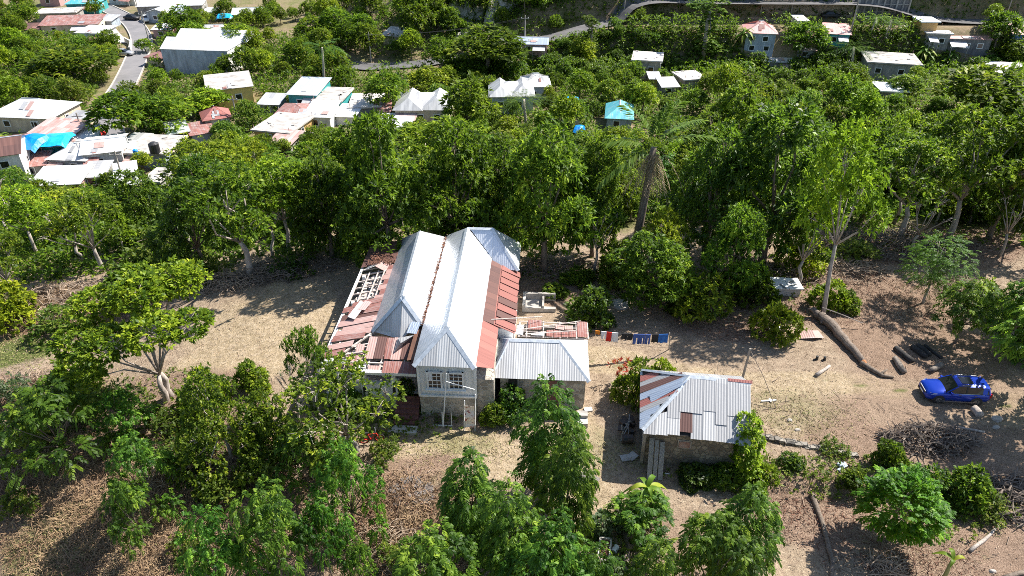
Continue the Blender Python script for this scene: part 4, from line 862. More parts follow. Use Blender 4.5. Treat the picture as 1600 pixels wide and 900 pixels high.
# clothes line with washing
a = hw(10.3, 5.9, 2.75); e = at(1046, 522, 1.75); t_ = MB(); n_ = 14
def lp(s): q = a.lerp(e, s); q.z -= .35 * 4 * s * (1 - s) * .5; return q
t_.tube([lp(i / n_) for i in range(n_ + 1)], .012, 4); solid('clothes_line', 'thin clothes line tied from the stone wing across the dirt yard', 'clothes line', t_, 'wire', a)
pz = hit(1046, 545); b = MB(); b.tube([(pz.x, pz.y, -.2), (e.x, e.y, e.z + .1)], .04, 6); solid('line_post', 'thin wooden post holding the far end of the clothes line', 'post', b, 'old_wood', (pz.x, pz.y, 0))
def lineS(px):
    best = min(range(401), key=lambda i: abs(proj(lp(i / 400))[0] - px)); return best / 400
for px, wpx, L, mat, lb, cat_ in ((934, 7, .3, 'orange_cloth', 'small orange garment next to the house end of the line', 'garment'), (944, 9, .62, 'white_cloth', 'white shorts between the orange garment and red garment', 'shorts'), (952, 9, .78, 'red_cloth', 'bright red garment pegged on the clothes line', 'garment'),
        (961, 10, .78, 'white_cloth', 'white cloth pegged right after the red garment', 'cloth'), (976, 9, .5, 'black_cloth', 'dark garment pegged between white cloth and blue jeans', 'garment'), (985, 8, .55, 'black_cloth', 'small black cloth hanging just before the blue jeans', 'cloth'), (995, 10, .85, 'denim', 'first pair of blue jeans counted from the house', 'jeans'),
        (1004, 9, .85, 'denim', 'middle pair of blue jeans on the line', 'jeans'), (1013, 8, .85, 'denim', 'last pair of blue jeans next to the black shirt', 'jeans'), (1024, 10, .7, 'black_cloth', 'black shirt between the jeans and the bright blue towel', 'shirt'), (1037, 15, .75, 'blue_cloth', 'bright blue towel at the far end of the clothes line', 'towel')):
    s0, s1 = lineS(px - wpx / 2), lineS(px + wpx / 2); b = MB(); n2, k2 = 6, 5; fr, bk = [], []
    for j in range(k2 + 1):
        for i in range(n2 + 1):
            q = lp(s0 + (s1 - s0) * i / n2); v = j / k2; sw = .05 * math.sin(i * 1.9 + px) * v
            fr.append((q.x, q.y - .018 + sw, q.z + .015 - L * v * (1 - .06 * ((i * 3) % 2)))); bk.append((q.x, q.y + .018 + sw, q.z + .015 - L * v))
    f_ = []; N_ = len(fr)
    for j in range(k2):
        for i in range(n2):
            if cat_ in ('jeans', 'shorts') and j >= 2 and i == n2 // 2: continue
            q = j * (n2 + 1) + i; f_ += [(q + n2 + 1, q + n2 + 2, q + 1, q), (N_ + q, N_ + q + 1, N_ + q + n2 + 2, N_ + q + n2 + 1)]
    b.add(fr + bk, f_ + [(i, i + 1, N_ + i + 1, N_ + i) for i in range(n2)]); mdl = lp((s0 + s1) / 2)
    solid(cat_.replace(' ', '_'), lb, cat_, b, mat, mdl, 'washing on the clothes line')
# wires, pole behind the cottage
pb = hit(1158, 598); pt = Vector((pb.x + .1, pb.y, 2.8)); b = MB(); b.tube([(pb.x, pb.y, -.3), pt], [.09, .07], 7); solid('wooden_pole', 'short wooden pole standing behind the stone cottage', 'pole', b, 'old_wood', pb)
b = MB(); s_ = hw(10.2, 5.2, 2.6)
b.tube([s_.lerp(pt, i / 12) - Vector((0, 0, 1.6 * (i / 12) * (1 - i / 12))) for i in range(13)], .012, 4); solid('wire', 'slack wire from the stone wing to the pole behind the cottage', 'wire', b, 'wire', s_)
q0 = hit(1212, 638); b = MB(); b.tube([pt - Vector((0, 0, .1)), (pt + q0) / 2 + Vector((0, 0, .15)), q0 + Vector((0, 0, .03))], .022, 6); b.tube([q0 + Vector((0, 0, .04)), hit(1192, 641) + Vector((0, 0, .05))], .02, 6)
solid('bent_stick', 'thin dark stick leaning from the pole down to the dry grass', 'stick', b, 'twig', q0)
b = MB(); p = hit(1201, 627); b.box((p.x, p.y, .05), (1.0, .1, .06), .1); b.box((p.x + .1, p.y, .06), (.1, .3, .06), .1); solid('white_lath', 'white broken lath lying beside the bent stick', 'lath', b, 'white_paint', p)
# leaning boards and junk by the cottage
t_ = thing('leaning_boards', 'weathered grey boards leaning against the cottage front wall', 'boards', cw(.95, -.25, 0), CR)
for i, x in enumerate((-.28, .02, .32)):
    b = MB(); b.beam((x, -.65, .02), (x - .04, .48, 2.05 - i * .1), .27 if i != 1 else .22, .05); b.build('board', 'grey_board', t_)
t_ = thing('scrap_heap', 'heap of dark scrap and a rusty drum beside the cottage side wall', 'scrap', cw(-.65, 2.0, 0), CR)
b = MB(); b.tube([(-.3, -.3, .28), (.35, -.2, .3)], .27, 12); b.build('drum', 'iron', t_)
b = MB(); [b.box((random.uniform(-.4, .3), random.uniform(0, 1.6), random.uniform(.1, .4)), (random.uniform(.2, .6), random.uniform(.1, .4), random.uniform(.05, .3)), random.uniform(0, 3)) for _ in range(14)]; b.build('scrap_pile', 'iron', t_)
b = MB(); [b.beam((random.uniform(-.4, .3), random.uniform(-.4, 1.6), .1), (random.uniform(-.4, .3), random.uniform(-.4, 1.6), .7), .06) for _ in range(10)]; b.build('timber_offcuts', 'grey_board', t_)
b = MB(); p = hit(980, 716)
for k in range(2): b.box((p.x + k * .3, p.y + k * .1, .03 + k * .02), (.8 - k * .2, .5, .04), .2 + k * .5)
solid('scrap_sheet', 'flat grey scrap sheet lying in the cottage shadow', 'sheet', b, 'concrete', p)
# drying frame and quilt before the boarded wall
t_ = thing('drying_frame', 'white pole frame leaning before the two sash windows', 'frame', hw(1.7, -1.0, 0), HR)
b = MB(); b.beam((-.25, .0, .1), (.12, .25, 4.1), .05); b.build('leaning_pole', 'white_paint', t_); b = MB(); b.beam((.1, .2, 3.55), (1.75, .1, 3.1), .045); b.build('cross_bar', 'white_paint', t_)
for x, z in ((1.05, 2.2), (1.72, 2.7)):
    b = MB(); b.beam((x, -.12, 0), (x + .08, .12, z), .045); b.build('post', 'white_paint', t_)
t_ = MB(); n2 = 8
for j in range(n2):
    z0, z1 = .25 + 1.75 * j / n2, .25 + 1.75 * (j + 1) / n2; y0, y1 = -.05 + .06 * math.sin(j * 1.3), -.05 + .06 * math.sin(j * 1.3 + 1.3)
    p4 = [hw(2.82, -1.02 + y0, z0), hw(3.4, -1.05 + y0, z0), hw(3.42, -1.05 + y1, z1), hw(2.84, -1.02 + y1, z1)]; q4 = [v + Vector((0, .03, 0)) for v in p4]; t_.add(p4 + q4, [(0, 1, 2, 3), (7, 6, 5, 4), (0, 3, 7, 4), (1, 5, 6, 2)])
solid('quilt', 'white quilt with dark red blotches hung on the drying frame', 'quilt', t_, 'quilt', hw(3.1, -1.0, .25))
t_ = thing('metal_rack', 'dark metal rack standing against the stone base below the window', 'rack', hw(1.4, -.75, 0), HR)
b = MB(); [b.beam((x, 0, 0), (x, .1, .95), .03) for x in (-.5, -.25, 0, .25, .5)]; [b.beam((-.5, .1 * z, z), (.5, .1 * z, z), .03) for z in (.1, .35, .6, .9)]; b.build('rack_bars', 'iron', t_)
b = MB(); b.beam((0, -.05, 0), (0, .05, 1.05), .05); b.beam((.55, -.05, 0), (.55, .05, 1.0), .04); b.beam((-.6, -.06, .05), (.6, -.06, .05), .05); b.build('white_rail', 'white_paint', t_)
# red bicycle at the foot of the crooked tree
p = hit(582, 693); t_ = thing('bicycle', 'small red bicycle lying at the foot of the crooked tree', 'bicycle', p + Vector((0, 0, .05)), .15); 
for x in (-.45, .45):
    b = MB(); b.tube([(x + .28 * math.cos(k * .5236), .05 * x, .33 + .28 * math.sin(k * .5236)) for k in range(13)], .03, 5); wh = b.build('wheel', 'tyre', t_)
    b = MB(); b.tube([(x + .23 * math.cos(k * .5236), .05 * x, .33 + .23 * math.sin(k * .5236)) for k in range(13)], .018, 5); b.build('rim', 'red_cloth', wh)
b = MB(); b.tube([(-.45, 0, .33), (-.05, 0, .3), (.3, 0, .75), (-.2, 0, .72), (-.05, 0, .3)], .03, 6); b.tube([(.3, 0, .75), (.45, 0, .33)], .03, 6); b.tube([(-.2, 0, .72), (-.45, 0, .33)], .025, 6); b.build('frame', 'red_cloth', t_)
b = MB(); b.tube([(.28, 0, .75), (.27, 0, .95), (.24, .25, 1.0)], .02, 5); b.tube([(.27, 0, .95), (.24, -.25, 1.0)], .02, 5); b.build('handlebar', 'chrome', t_); b = MB(); b.box((-.22, 0, .85), (.24, .12, .06)); b.build('saddle', 'black_plastic', t_)
# round lid, tank, cistern, steps, trough
b = MB(); p = hit(969, 477); b.cyl((p.x, p.y, -.05), .68, .2, 28); b.cyl((p.x, p.y, .15), .6, .05, 28, r2=.5); solid('concrete_disc', 'round pale concrete lid lying on dark ground behind the clothes line', 'lid', b, 'concrete', p)
p = hit(1228, 463); t_ = thing('water_tank', 'white concrete tank with a cracked flat top under the tall lime tree', 'tank', p, -.05)
b = MB(); b.box((0, .7, .45), (1.85, 1.4, 1.1)); b.build('tank_wall', 'pale_concrete', t_); b = MB(); b.box((-.47, .7, 1.04), (1.02, 1.65, .1)); b.box((.56, .66, 1.06), (.98, 1.6, .1), .03); b.build('tank_top', 'white_paint', t_); t_.scale = (1.1, 1.0, .72)
b = MB(); b.beam((-.5, .5, 1.13), (-.2, -.2, 1.15), .08, .05); b.box((.5, .8, 1.16), (.4, .15, .1), .4); b.beam((.1, .2, 1.14), (.8, .5, 1.14), .06); solid('broken_boards', 'dark broken boards lying on top of the white tank', 'boards', b, 'grey_board'); bpy.data.objects['broken_boards'].location = p + Vector((0, 0, -.31))
bpy.data.objects['broken_boards'].rotation_euler[2] = -.05
p = hit(838, 487); t_ = thing('cistern', 'roofless concrete cistern beside the rusty lean to', 'cistern', p, -.05)
b = MB(); b.box((-.95, .8, .4), (.22, 1.7, 1.0)); b.box((.2, 1.6, .45), (2.5, .25, 1.1)); b.box((.5, .8, .4), (.15, 1.6, .8)); b.box((-.2, .02, .3), (1.5, .2, .6)); b.box((1.0, .1, .25), (.9, .3, .5)); b.build('cistern_wall', 'concrete', t_)
b = MB(); b.box((-.25, .8, .2), (1.4, 1.4, .08)); b.build('cistern_floor', 'concrete', t_); t_.scale = (1, 1, .65)
p = hit(910, 667); t_ = thing('concrete_steps', 'two small concrete steps at the corner of the stone wing', 'steps', p, -.05); b = MB(); b.box((0, .15, .15), (.62, .5, .4)); b.box((0, .62, .25), (.62, .45, .62)); b.build('tread', 'concrete', t_)
b = MB(); p = hit(919, 641); b.box((p.x, p.y, .05), (.5, .35, .1), .2); solid('stone_block', 'pale flat block lying near the corner of the stone wing', 'block', b, 'pale_concrete', p)
p = hit(944, 866); t_ = thing('stone_trough', 'long narrow concrete trough full of soil among the weeds', 'trough', p, -.2)
b = MB(); b.box((-.27, 0, .2), (.09, 1.35, .5)); b.box((.27, 0, .2), (.09, 1.35, .5)); b.box((0, -.66, .2), (.62, .09, .5)); b.box((0, .66, .2), (.62, .09, .5)); b.build('trough_wall', 'pale_concrete', t_); b = MB(); b.box((0, 0, .12), (.5, 1.26, .4)); b.build('soil_fill', 'rustlitter', t_)
b = MB(); p = hit(961, 862); b.tube([(p.x - .1, p.y - .12, .15), (p.x + .1, p.y + .2, .18)], .15, 12); solid('white_bucket', 'white bucket lying on its side beside the trough', 'bucket', b, 'white_paint', p)
def log(pts, rads, label, mat, name='log', cat_='log', group=None, n=9):
    P = []
    for i, q in enumerate(pts): v = hit(q[0], q[1]); v.z += q[2] if len(q) > 2 else rads[i] * .75; P.append(v)
    Q = [P[0]]
    for a_, c_ in zip(P, P[1:]):
        for k in (1, 2, 3): Q.append(a_.lerp(c_, k / 3) + Vector((random.uniform(-1, 1), random.uniform(-1, 1), random.uniform(-.3, .3))) * .12 * rads[0] * (k < 3))
    rr = np.interp(np.linspace(0, 1, len(Q)), np.linspace(0, 1, len(rads)), rads) * rng.uniform(.92, 1.08, len(Q)); b = MB(); b.tube(Q, list(rr), n)
    return solid(name, label, cat_, b, mat, P[0], group, True)
log([(975, 828), (980, 858), (976, 895)], [.16, .15, .18], 'dark rotten log lying beside the concrete trough', 'twig')
log([(1268, 775), (1282, 812), (1292, 848), (1300, 880), (1298, 905)], [.17, .14, .12, .12, .08], 'long rotten log lying on litter left of the round green tree', 'bark')
t_ = thing('fallen_trunk', 'big fallen tree trunk with a split orange end lying across the yard', 'trunk', hit(1285, 497))
def rel(p, z): v = hit(*p); return (v.x - t_.location.x, v.y - t_.location.y, v.z + z)
b = MB(); ctl = [Vector(rel(*q)) for q in (((1280, 499), .42), ((1299, 516), .38), ((1318, 536), .33), ((1334, 554), .28), ((1347, 569), .24))]; pp = []
for a_, c_ in zip(ctl, ctl[1:]): pp += [a_.lerp(c_, k / 4) + Vector((random.uniform(-.04, .04), random.uniform(-.04, .04), random.uniform(-.04, .04))) for k in range(4)]
pp.append(ctl[-1]); nn = 14; rr = np.interp(np.linspace(0, 1, len(pp)), [0, .3, .6, 1], [.33, .30, .25, .19]); b.tube(pp, list(rr), nn)
b.v = [tuple(Vector(v) + (Vector(v) - pp[min(i // nn, len(pp) - 1)]) * (.16 * math.sin((i % nn) * 2.7 + 1.3) + random.uniform(-.1, .1))) for i, v in enumerate(b.v)]
b.tube([pp[0] + Vector((-.1, 0, -.1)), pp[0] + Vector((-.5, .35, .25)), pp[0] + Vector((-.8, .5, .2))], [.3, .2, .06], 7); b.tube([pp[1], pp[1] + Vector((-.3, -.5, -.1))], [.2, .08], 6); b.build('trunk_bole', 'bark_log', t_, True)
b = MB(); b.tube([rel((1347, 569), .24), rel((1351, 573), .22)], [.2, .15], 10); b.build('split_end', 'clay', t_)
b = MB(); b.tube([rel((1344, 570), .2), rel((1360, 579), .18), rel((1378, 589), .16), rel((1396, 591), .12)], [.2, .17, .12, .08], 8); b.tube([rel((1372, 588), .16), rel((1385, 582), .3)], [.1, .05], 6); b.build('limb', 'bark', t_, True)
b = MB(); b.tube([rel((1280, 497), 1.0), rel((1312, 507), .9), rel((1345, 513), .5)], .035, 5); b.build('thin_branch', 'bark_pale', t_)
for pts, mat, lb in (([(1397, 562), (1412, 584)], 'charpale', 'half burnt log with a pale ash end nearest the blue car'), ([(1398, 546), (1425, 567)], 'char', 'long black log above the half burnt pale one'), ([(1424, 544), (1446, 560)], 'char', 'black log in the group of three, the left one'), ([(1432, 541), (1452, 557)], 'char', 'middle black log of the three lying close together'), ([(1444, 541), (1471, 561)], 'char', 'black log of the close three, the longest and thinnest'), ([(1452, 582), (1470, 572)], 'charpale', 'short pale burnt log just behind the blue car')):
    log(pts, [.2, .19] if 'thin' not in lb else [.13, .1], lb, mat, 'burnt_log', 'log', 'burnt logs by the car')
log([(1275, 588), (1296, 573)], [.14, .1], 'short pale log lying alone on the dirt track', 'bark_pale')
log([(1520, 641), (1530, 652)], [.24, .24], 'short thick log stump lying behind the car wheel', 'bark_pale', 'log_stump', 'stump')
log([(1490, 668), (1538, 676)], [.09, .07], 'pale thin log lying above the brush pile', 'bark_pale')
log([(1582, 768), (1600, 760), (1640, 752)], [.22, .2, .16], 'thick dark log lying among branches by the lower brush pile', 'bark')
log([(1515, 862), (1545, 838), (1560, 820)], [.11, .08, .05], 'bleached branch lying on leaf litter right of the round tree', 'bark_pale', 'branch', 'branch')
log([(1565, 905), (1600, 895)], [.12, .12], 'dark log near banana shoot and litter heap', 'bark')
log([(688, 816), (707, 812)], [.05, .05], 'short white pipe lying in the brown weeds', 'white_paint', 'pipe', 'pipe')
log([(1030, 738), (1046, 741)], [.035, .03], 'white stick lying in weeds by the cottage wall', 'white_paint', 'stick', 'stick')
for px, py, lb in ((1276, 562, 'black boot left of its pair on the dirt'), (1288, 563, 'black boot right of its pair on the dirt')):
    p = hit(px, py); b = MB(); b.tube([(p.x, p.y, .0), (p.x, p.y + .02, .34)], [.1, .09], 9); b.box((p.x - .1, p.y - .05, .06), (.3, .14, .12), .3); solid('boot', lb, 'boot', b, 'black_plastic', p, 'pair of black boots')
b = MB(); p = hit(1266, 528)
for i, (x, y, z) in enumerate(((-.9, -.2, .12), (.2, -.35, .3), (.95, -.1, .1))):
    if i: b.slab([(p.x + px_, p.y + py_, pz_), (p.x + x, p.y + y, z), (p.x + x * .8, p.y + y + .75, z + .12), (p.x + px_ * .9, p.y + py_ + .75, pz_ + .1)], .02, 0, (1, 0, 0))
    px_, py_, pz_ = x, y, z
solid('roof_sheet', 'crumpled rusty white zinc sheet lying beside the fallen trunk', 'metal sheet', b, 'rust_pale', p)
b = MB(); p = hit(1208, 514); b.slab([(p.x - .4, p.y - .3, .1), (p.x + .5, p.y - .25, .1), (p.x + .45, p.y + .35, .3), (p.x - .35, p.y + .3, .25)], .03); solid('white_sheet', 'small white sheet lying under the light green bush', 'metal sheet', b, 'white_sheet', p)
b = MB(); p = hit(1314, 732); b.v = []; 
for k in range(9): b.box((p.x + random.uniform(-.25, .25), p.y + random.uniform(-.2, .2), p.z + .1 + random.uniform(0, .1)), (.28, .2, .12), random.uniform(0, 3), tilt=('X', random.uniform(-.6, .6)))
solid('plastic_bag', 'crumpled pale blue plastic bag in the weeds below the low wall', 'bag', b, 'bluegrey_wall', p)
for px, py, s_, lb in ((1557, 655, .4, 'pale flat stone beside the track, larger of two'), (1556, 668, .26, 'narrow stone just below the pale flat stone'), (1551, 893, .2, 'stone lying at the edge of leaf litter'), (1234, 657, .22, 'small white stone on the grass above the low wall'), (1246, 672, .2, 'small white stone close to the low wall'), (1128, 752, .2, 'pale stone in front of the cottage'), (1015, 728, .18, 'small blue grey stone in the cottage weeds'), (862, 786, .2, 'stone half hidden below the column tree')):
    p = hit(px, py); b = MB(); V_ = []
    for k in range(3):
        for j in range(7): a_ = j * .8976 + k * .4; r_ = s_ * (1, .85, .4)[k] * random.uniform(.8, 1.15); V_.append((p.x + r_ * math.cos(a_), p.y + r_ * .7 * math.sin(a_), p.z + (-.1, .45, .7)[k] * s_ * .7))
    b.add(V_, [(k * 7 + j, k * 7 + (j + 1) % 7, k * 7 + 7 + (j + 1) % 7, k * 7 + 7 + j) for k in (0, 1) for j in range(7)] + [tuple(range(14, 21))]); solid('stone', lb, 'stone', b, 'rock', p)
# low dry stone wall along the step in the ground
b = MB(); wa = [hit(*q) for q in ((1196, 684), (1230, 692), (1262, 698), (1300, 706), (1338, 714))]
for a_, c_ in zip(wa, wa[1:]):
    for k in range(9):
        q = a_.lerp(c_, (k + random.random() * .6) / 9)
        for z in (-.35, -.05): b.box((q.x, q.y + random.uniform(-.08, .08), z + random.uniform(-.05, .1)), (random.uniform(.25, .5), random.uniform(.25, .4), random.uniform(.2, .32)), random.uniform(-.4, .2), tilt=('X', random.uniform(-.2, .2)))
solid('stone_wall', 'low rough dry stone wall edging the yard right of the cottage', 'wall', b, 'dry_stone', wa[0])
# patches of ash
for px, py, r_, lb in ((915, 750, .72, 'round black ash patch on the tan ground before the cottage'), (645, 768, 1.3, 'wide grey ash patch at the edge of the brown weeds')):
    p = hit(px, py); b = MB()
    for k in range(60):
        a_, q = random.uniform(0, 6.28), r_ * math.sqrt(random.random()); x, y = p.x + q * math.cos(a_), p.y + q * .8 * math.sin(a_); b.box((x, y, float(hgt(x, y)) + .01), (random.uniform(.15, .4), random.uniform(.1, .3), .03), random.uniform(0, 3), tilt=('X', random.uniform(-.08, .08)))
    solid('ash_patch', lb, 'ash', b, 'ash', p)
def brush(name, label, px, py, rx, ry, h, n, mat, cat_='brush pile', lw=(.012, .035)):
    p = hit(px, py); b = MB()
    for k in range(n):
        a_, q = random.uniform(0, 6.28), math.sqrt(random.random()); x, y = q * rx * math.cos(a_), q * ry * math.sin(a_); z = h * (1 - q * q) * random.random() + .05
        d = Vector((random.gauss(0, 1), random.gauss(0, .7), random.gauss(0, .25))).normalized() * random.uniform(.5, 1.5) * (.6 + h * .4); m_ = Vector((random.uniform(-.15, .15), random.uniform(-.15, .15), random.uniform(0, .15)))
        g0 = float(hgt(p.x + x, p.y + y)); c_ = Vector((p.x + x, p.y + y, g0 + z)); w_ = random.uniform(*lw); b.tube([c_ - d * .5, c_ + m_, c_ + d * .5], [w_, w_ * .8, w_ * .4], 4)
    return solid(name, label, cat_, b, mat, p)
brush('brush_pile', 'big heap of cut dry branches below the blue car', 1450, 690, 2.9, 1.3, 1.0, 430, 'twig', lw=(.02, .055))
brush('brush_pile', 'heap of cut branches near the right hand log, below the car', 1575, 785, 2.2, 1.6, .8, 280, 'twig', lw=(.02, .055))
brush('brush_pile', 'small heap of dry sticks under the round green tree', 1385, 888, 1.0, .8, .5, 150, 'twig_pale')
brush('brush_pile', 'loose sticks in dark weeds below the big branch heap', 1408, 738, 1.4, .9, .5, 110, 'twig')
brush('brush_pile', 'tangle of fallen bleached branches on the slope left of the umbrella tree', 105, 470, 6, 2.5, 1.2, 420, 'twig_pale', lw=(.02, .05))
brush('brush_pile', 'dead brown branches heaped at the wood edge above the pale yard', 240, 440, 5, 1.8, 1.2, 360, 'twig', lw=(.02, .05))
brush('brush_pile', 'dead brush tangled below the leaning trunks above the car', 1400, 385, 7, 3, 1.4, 700, 'twig', lw=(.02, .05))
brush('brush_pile', 'pale dead twigs scattered behind the white tank', 1290, 425, 5, 2.2, .9, 420, 'twig_pale', lw=(.015, .04))
brush('brush_pile', 'dry tan bush of dead stems right of the feathery sapling', 1500, 455, 1.6, 1.2, 1.2, 420, 'twig_pale')
brush('brush_pile', 'dark dead branches under trees between cistern and round lid', 890, 425, 4.5, 1.8, .8, 260, 'twig', lw=(.015, .04))
brush('brush_pile', 'dead twigs and litter below the crooked tree', 600, 860, 2.2, 1.6, .5, 260, 'twig_pale')
brush('brush_pile', 'dead branches at the wood edge left of the old house', 470, 415, 4, 1.4, 1.0, 260, 'twig', lw=(.015, .04))

brush('brush_pile', 'tangle of dead brown branches along the top edge of the pale yard', 330, 448, 4.5, 1.2, 1.0, 420, 'twig_pale', lw=(.015, .045))
brush('brush_pile', 'brown dead brush around the dark trunk above the pale yard', 420, 434, 3.5, 1.0, .9, 320, 'twig', lw=(.015, .045))
brush('brush_pile', 'dry tangle of stems at the lower left of the vine tree', 300, 735, 3.0, 1.6, .7, 380, 'twig_pale', lw=(.012, .03))
brush('brush_pile', 'dry tangle of stems right of the vine tree foot', 430, 730, 2.6, 1.4, .7, 320, 'twig_pale', lw=(.012, .03))
brush('brush_pile', 'pale dead stems on the slope at the left edge below the grassy patch', 60, 600, 3.5, 1.5, .6, 260, 'twig_pale', lw=(.012, .035))
# ---------------------------------------------------------------- the village below: every house from one builder
CLEAR = []                                                   # photo areas that stay open between the trees (kept free when planting)
HOUSES = []
def opening(par, x, y, z, w_, h_, axis, frame='white_paint', pane='glass', name='window'):
    f = MB(); g = MB()
    def bx(o, cx, cz, dx, dz, t, off):
        if axis == 'y': o.box((cx, y - off, cz), (dx, t, dz))
        else: o.box((y + off, cx, cz), (t, dx, dz))
    for s in (-1, 1): bx(f, x + s * w_ / 2, z, .12, h_ + .2, .12, .03); bx(f, x, z + s * h_ / 2, w_ + .1, .12, .11, .03)
    o = f.build(name, frame, par); bx(g, x, z, w_, h_, .06, .025); g.build('pane' if name == 'window' else 'leaf', pane, o); return o
def hip(b, x0, x1, y0, y1, z, rise, m=0, gl=None, gr=None):
    """hip roof, ridge along x; gl/gr: hip run at each end (0 = gable)"""
    ym = (y0 + y1) / 2; d = (y1 - y0) / 2; a = x0 + (d if gl is None else gl); c = x1 - (d if gr is None else gr); A, B_ = (a, ym, z + rise), (c, ym, z + rise)
    b.slab([(x0, y0, z), (x1, y0, z), B_, A], .06, m); b.slab([(x1, y1, z), (x0, y1, z), A, B_], .06, m)
    if a > x0 + .05: b.slab([(x0, y1, z), (x0, y0, z), A], .06, m)
    if c < x1 - .05: b.slab([(x1, y0, z), (x1, y1, z), B_], .06, m)
    return A, B_
def hipy(b, x0, x1, y0, y1, z, rise, m=0, gf=None, gb=None):
    xm = (x0 + x1) / 2; d = (x1 - x0) / 2; A, B_ = (xm, y0 + (d if gf is None else gf), z + rise), (xm, y1 - (d if gb is None else gb), z + rise)
    b.slab([(x0, y1, z), (x0, y0, z), A, B_], .06, m); b.slab([(x1, y0, z), (x1, y1, z), B_, A], .06, m)
    if A[1] > y0 + .05: b.slab([(x0, y0, z), (x1, y0, z), A], .06, m)
    if B_[1] < y1 - .05: b.slab([(x1, y1, z), (x0, y1, z), B_], .06, m)
    return A, B_
def gables(b, x0, x1, y0, y1, z, rise, along='x'):
    ym, xm = (y0 + y1) / 2, (x0 + x1) / 2
    if along == 'x':
        for x in (x0 + .02, x1 - .02): b.add([(x, y0, z), (x, y1, z), (x, ym, z + rise)], [(0, 1, 2)])
    else:
        for y in (y0 + .02, y1 - .02): b.add([(x0, y, z), (x1, y, z), (xm, y, z + rise)], [(0, 1, 2)])
def house(label, px, py, wpx, d, h, yaw, roof, rmat, wmat, win=2, name='house', cat_='house', door=None, side=1, sidemat=None, rise=None, oh=.4, pane='glass'):
    p = hit(px, py); h *= .88; w_ = wpx * depth((p.x, p.y, p.z + h / 2)) / FOC / math.cos(R(abs(yaw)) * .6); r = thing(name, label, cat_, p, R(yaw))
    x0, x1, y0, y1 = -w_ / 2, w_ / 2, 0, d
    b = MB(); b.box((0, d / 2, h / 2 - 1.2), (w_, d, h + 2.4)); rise_ = rise if rise is not None else min(w_, d) * .26
    if roof == 'gable': gables(b, x0, x1, y0, y1, h, rise_)
    if roof == 'gabley': gables(b, x0, x1, y0, y1, h, rise_, 'y')
    b.build('wall', wmat, r)
    if sidemat: b = MB(); b.box((w_ / 2 + .012, d / 2, h / 2), (.02, d - .05, h - .1)); b.build('side_wall', sidemat, r)
    b = MB(); e = oh
    if roof == 'flat': b.box((0, d / 2, h + .12), (w_ + 2 * e, d + 2 * e, .24)); [b.box((x, yy, h + .3), (random.uniform(.3, .9), random.uniform(.3, .7), .12), random.uniform(0, 3), 0) for x, yy in [(random.uniform(x0, x1), random.uniform(0, d)) for _ in range(4)]]
    elif roof == 'shed': b.slab([(x0 - e, y0 - e, h + .06), (x1 + e, y0 - e, h + .06), (x1 + e, y1 + e, h + .06 + rise_), (x0 - e, y1 + e, h + .06 + rise_)], .06)
    elif roof == 'shedx': b.slab([(x0 - e, y0 - e, h + .06 + rise_), (x1 + e, y0 - e, h + .06), (x1 + e, y1 + e, h + .06), (x0 - e, y1 + e, h + .06 + rise_)], .06, 0, (0, 1, 0))
    elif roof == 'hip': A, B_ = hip(b, x0 - e, x1 + e, y0 - e, y1 + e, h + .05, rise_)
    elif roof == 'hipy': A, B_ = hipy(b, x0 - e, x1 + e, y0 - e, y1 + e, h + .05, rise_)
    elif roof == 'gable': A, B_ = hip(b, x0 - e, x1 + e, y0 - e, y1 + e, h + .08, rise_, 0, 0, 0)
    elif roof == 'gabley': A, B_ = hipy(b, x0 - e, x1 + e, y0 - e, y1 + e, h + .08, rise_, 0, 0, 0)
    elif roof == 'doublehip':
        hip(b, x0 - e, x1 + e, .8, y1 + e, h + .05, rise_ * .9); hipy(b, x0 - e, x0 + w_ * .52, y0 - e, d * .8, h + .06, rise_, 0, 1.8, 0); hipy(b, x0 + w_ * .48, x1 + e, y0 - e + .2, d * .8, h + .07, rise_, 0, 1.8, 0)
    elif roof == 'twin':
        for q in (0, .5): A, B_ = hip(b, x0 - e - q * 1.2, x1 + e + q * 2.0, d * q - .1, d * (q + .5) + .1, h + .05 + q * .1, rise_, 0, 0, .55)
    rf = b.build('roof', rmat, r); b = MB()
    if roof in ('hip', 'gable', 'hipy', 'gabley'): b.beam(A, B_, .22, .1); b.build('ridge_cap', 'ridge', rf)
    for k in range(win): opening(r, x0 + w_ * (k + .5 + (.12 if door is not None else 0)) / (win + .25), -.0, h * .56 if h < 4 else h * .74, min(1.1, w_ / (win + 1.5)), 1.0, 'y', pane=pane)
    for k in range(win if h >= 4 else 0): opening(r, x0 + w_ * (k + .5) / win, -.0, h * .28, min(1.1, w_ / (win + 1.5)), 1.0, 'y', pane=pane)
    if door is not None: opening(r, x0 + w_ * door, -.0, 1.05, .85, 2.0, 'y', pane='maroon', name='door')
    for k in range(side): opening(r, d * (k + .5) / side, x1 + (.02 if sidemat else 0), h * .55, .9, 1.0, 'x', pane=pane)
    zr = (lambda y: h + .14 + rise_ * (y + e) / (d + 2 * e)) if roof == 'shed' else (lambda y: h + .14 + rise_ * (y + e) / (d / 2 + e)) if roof in ('hip', 'gable') else None
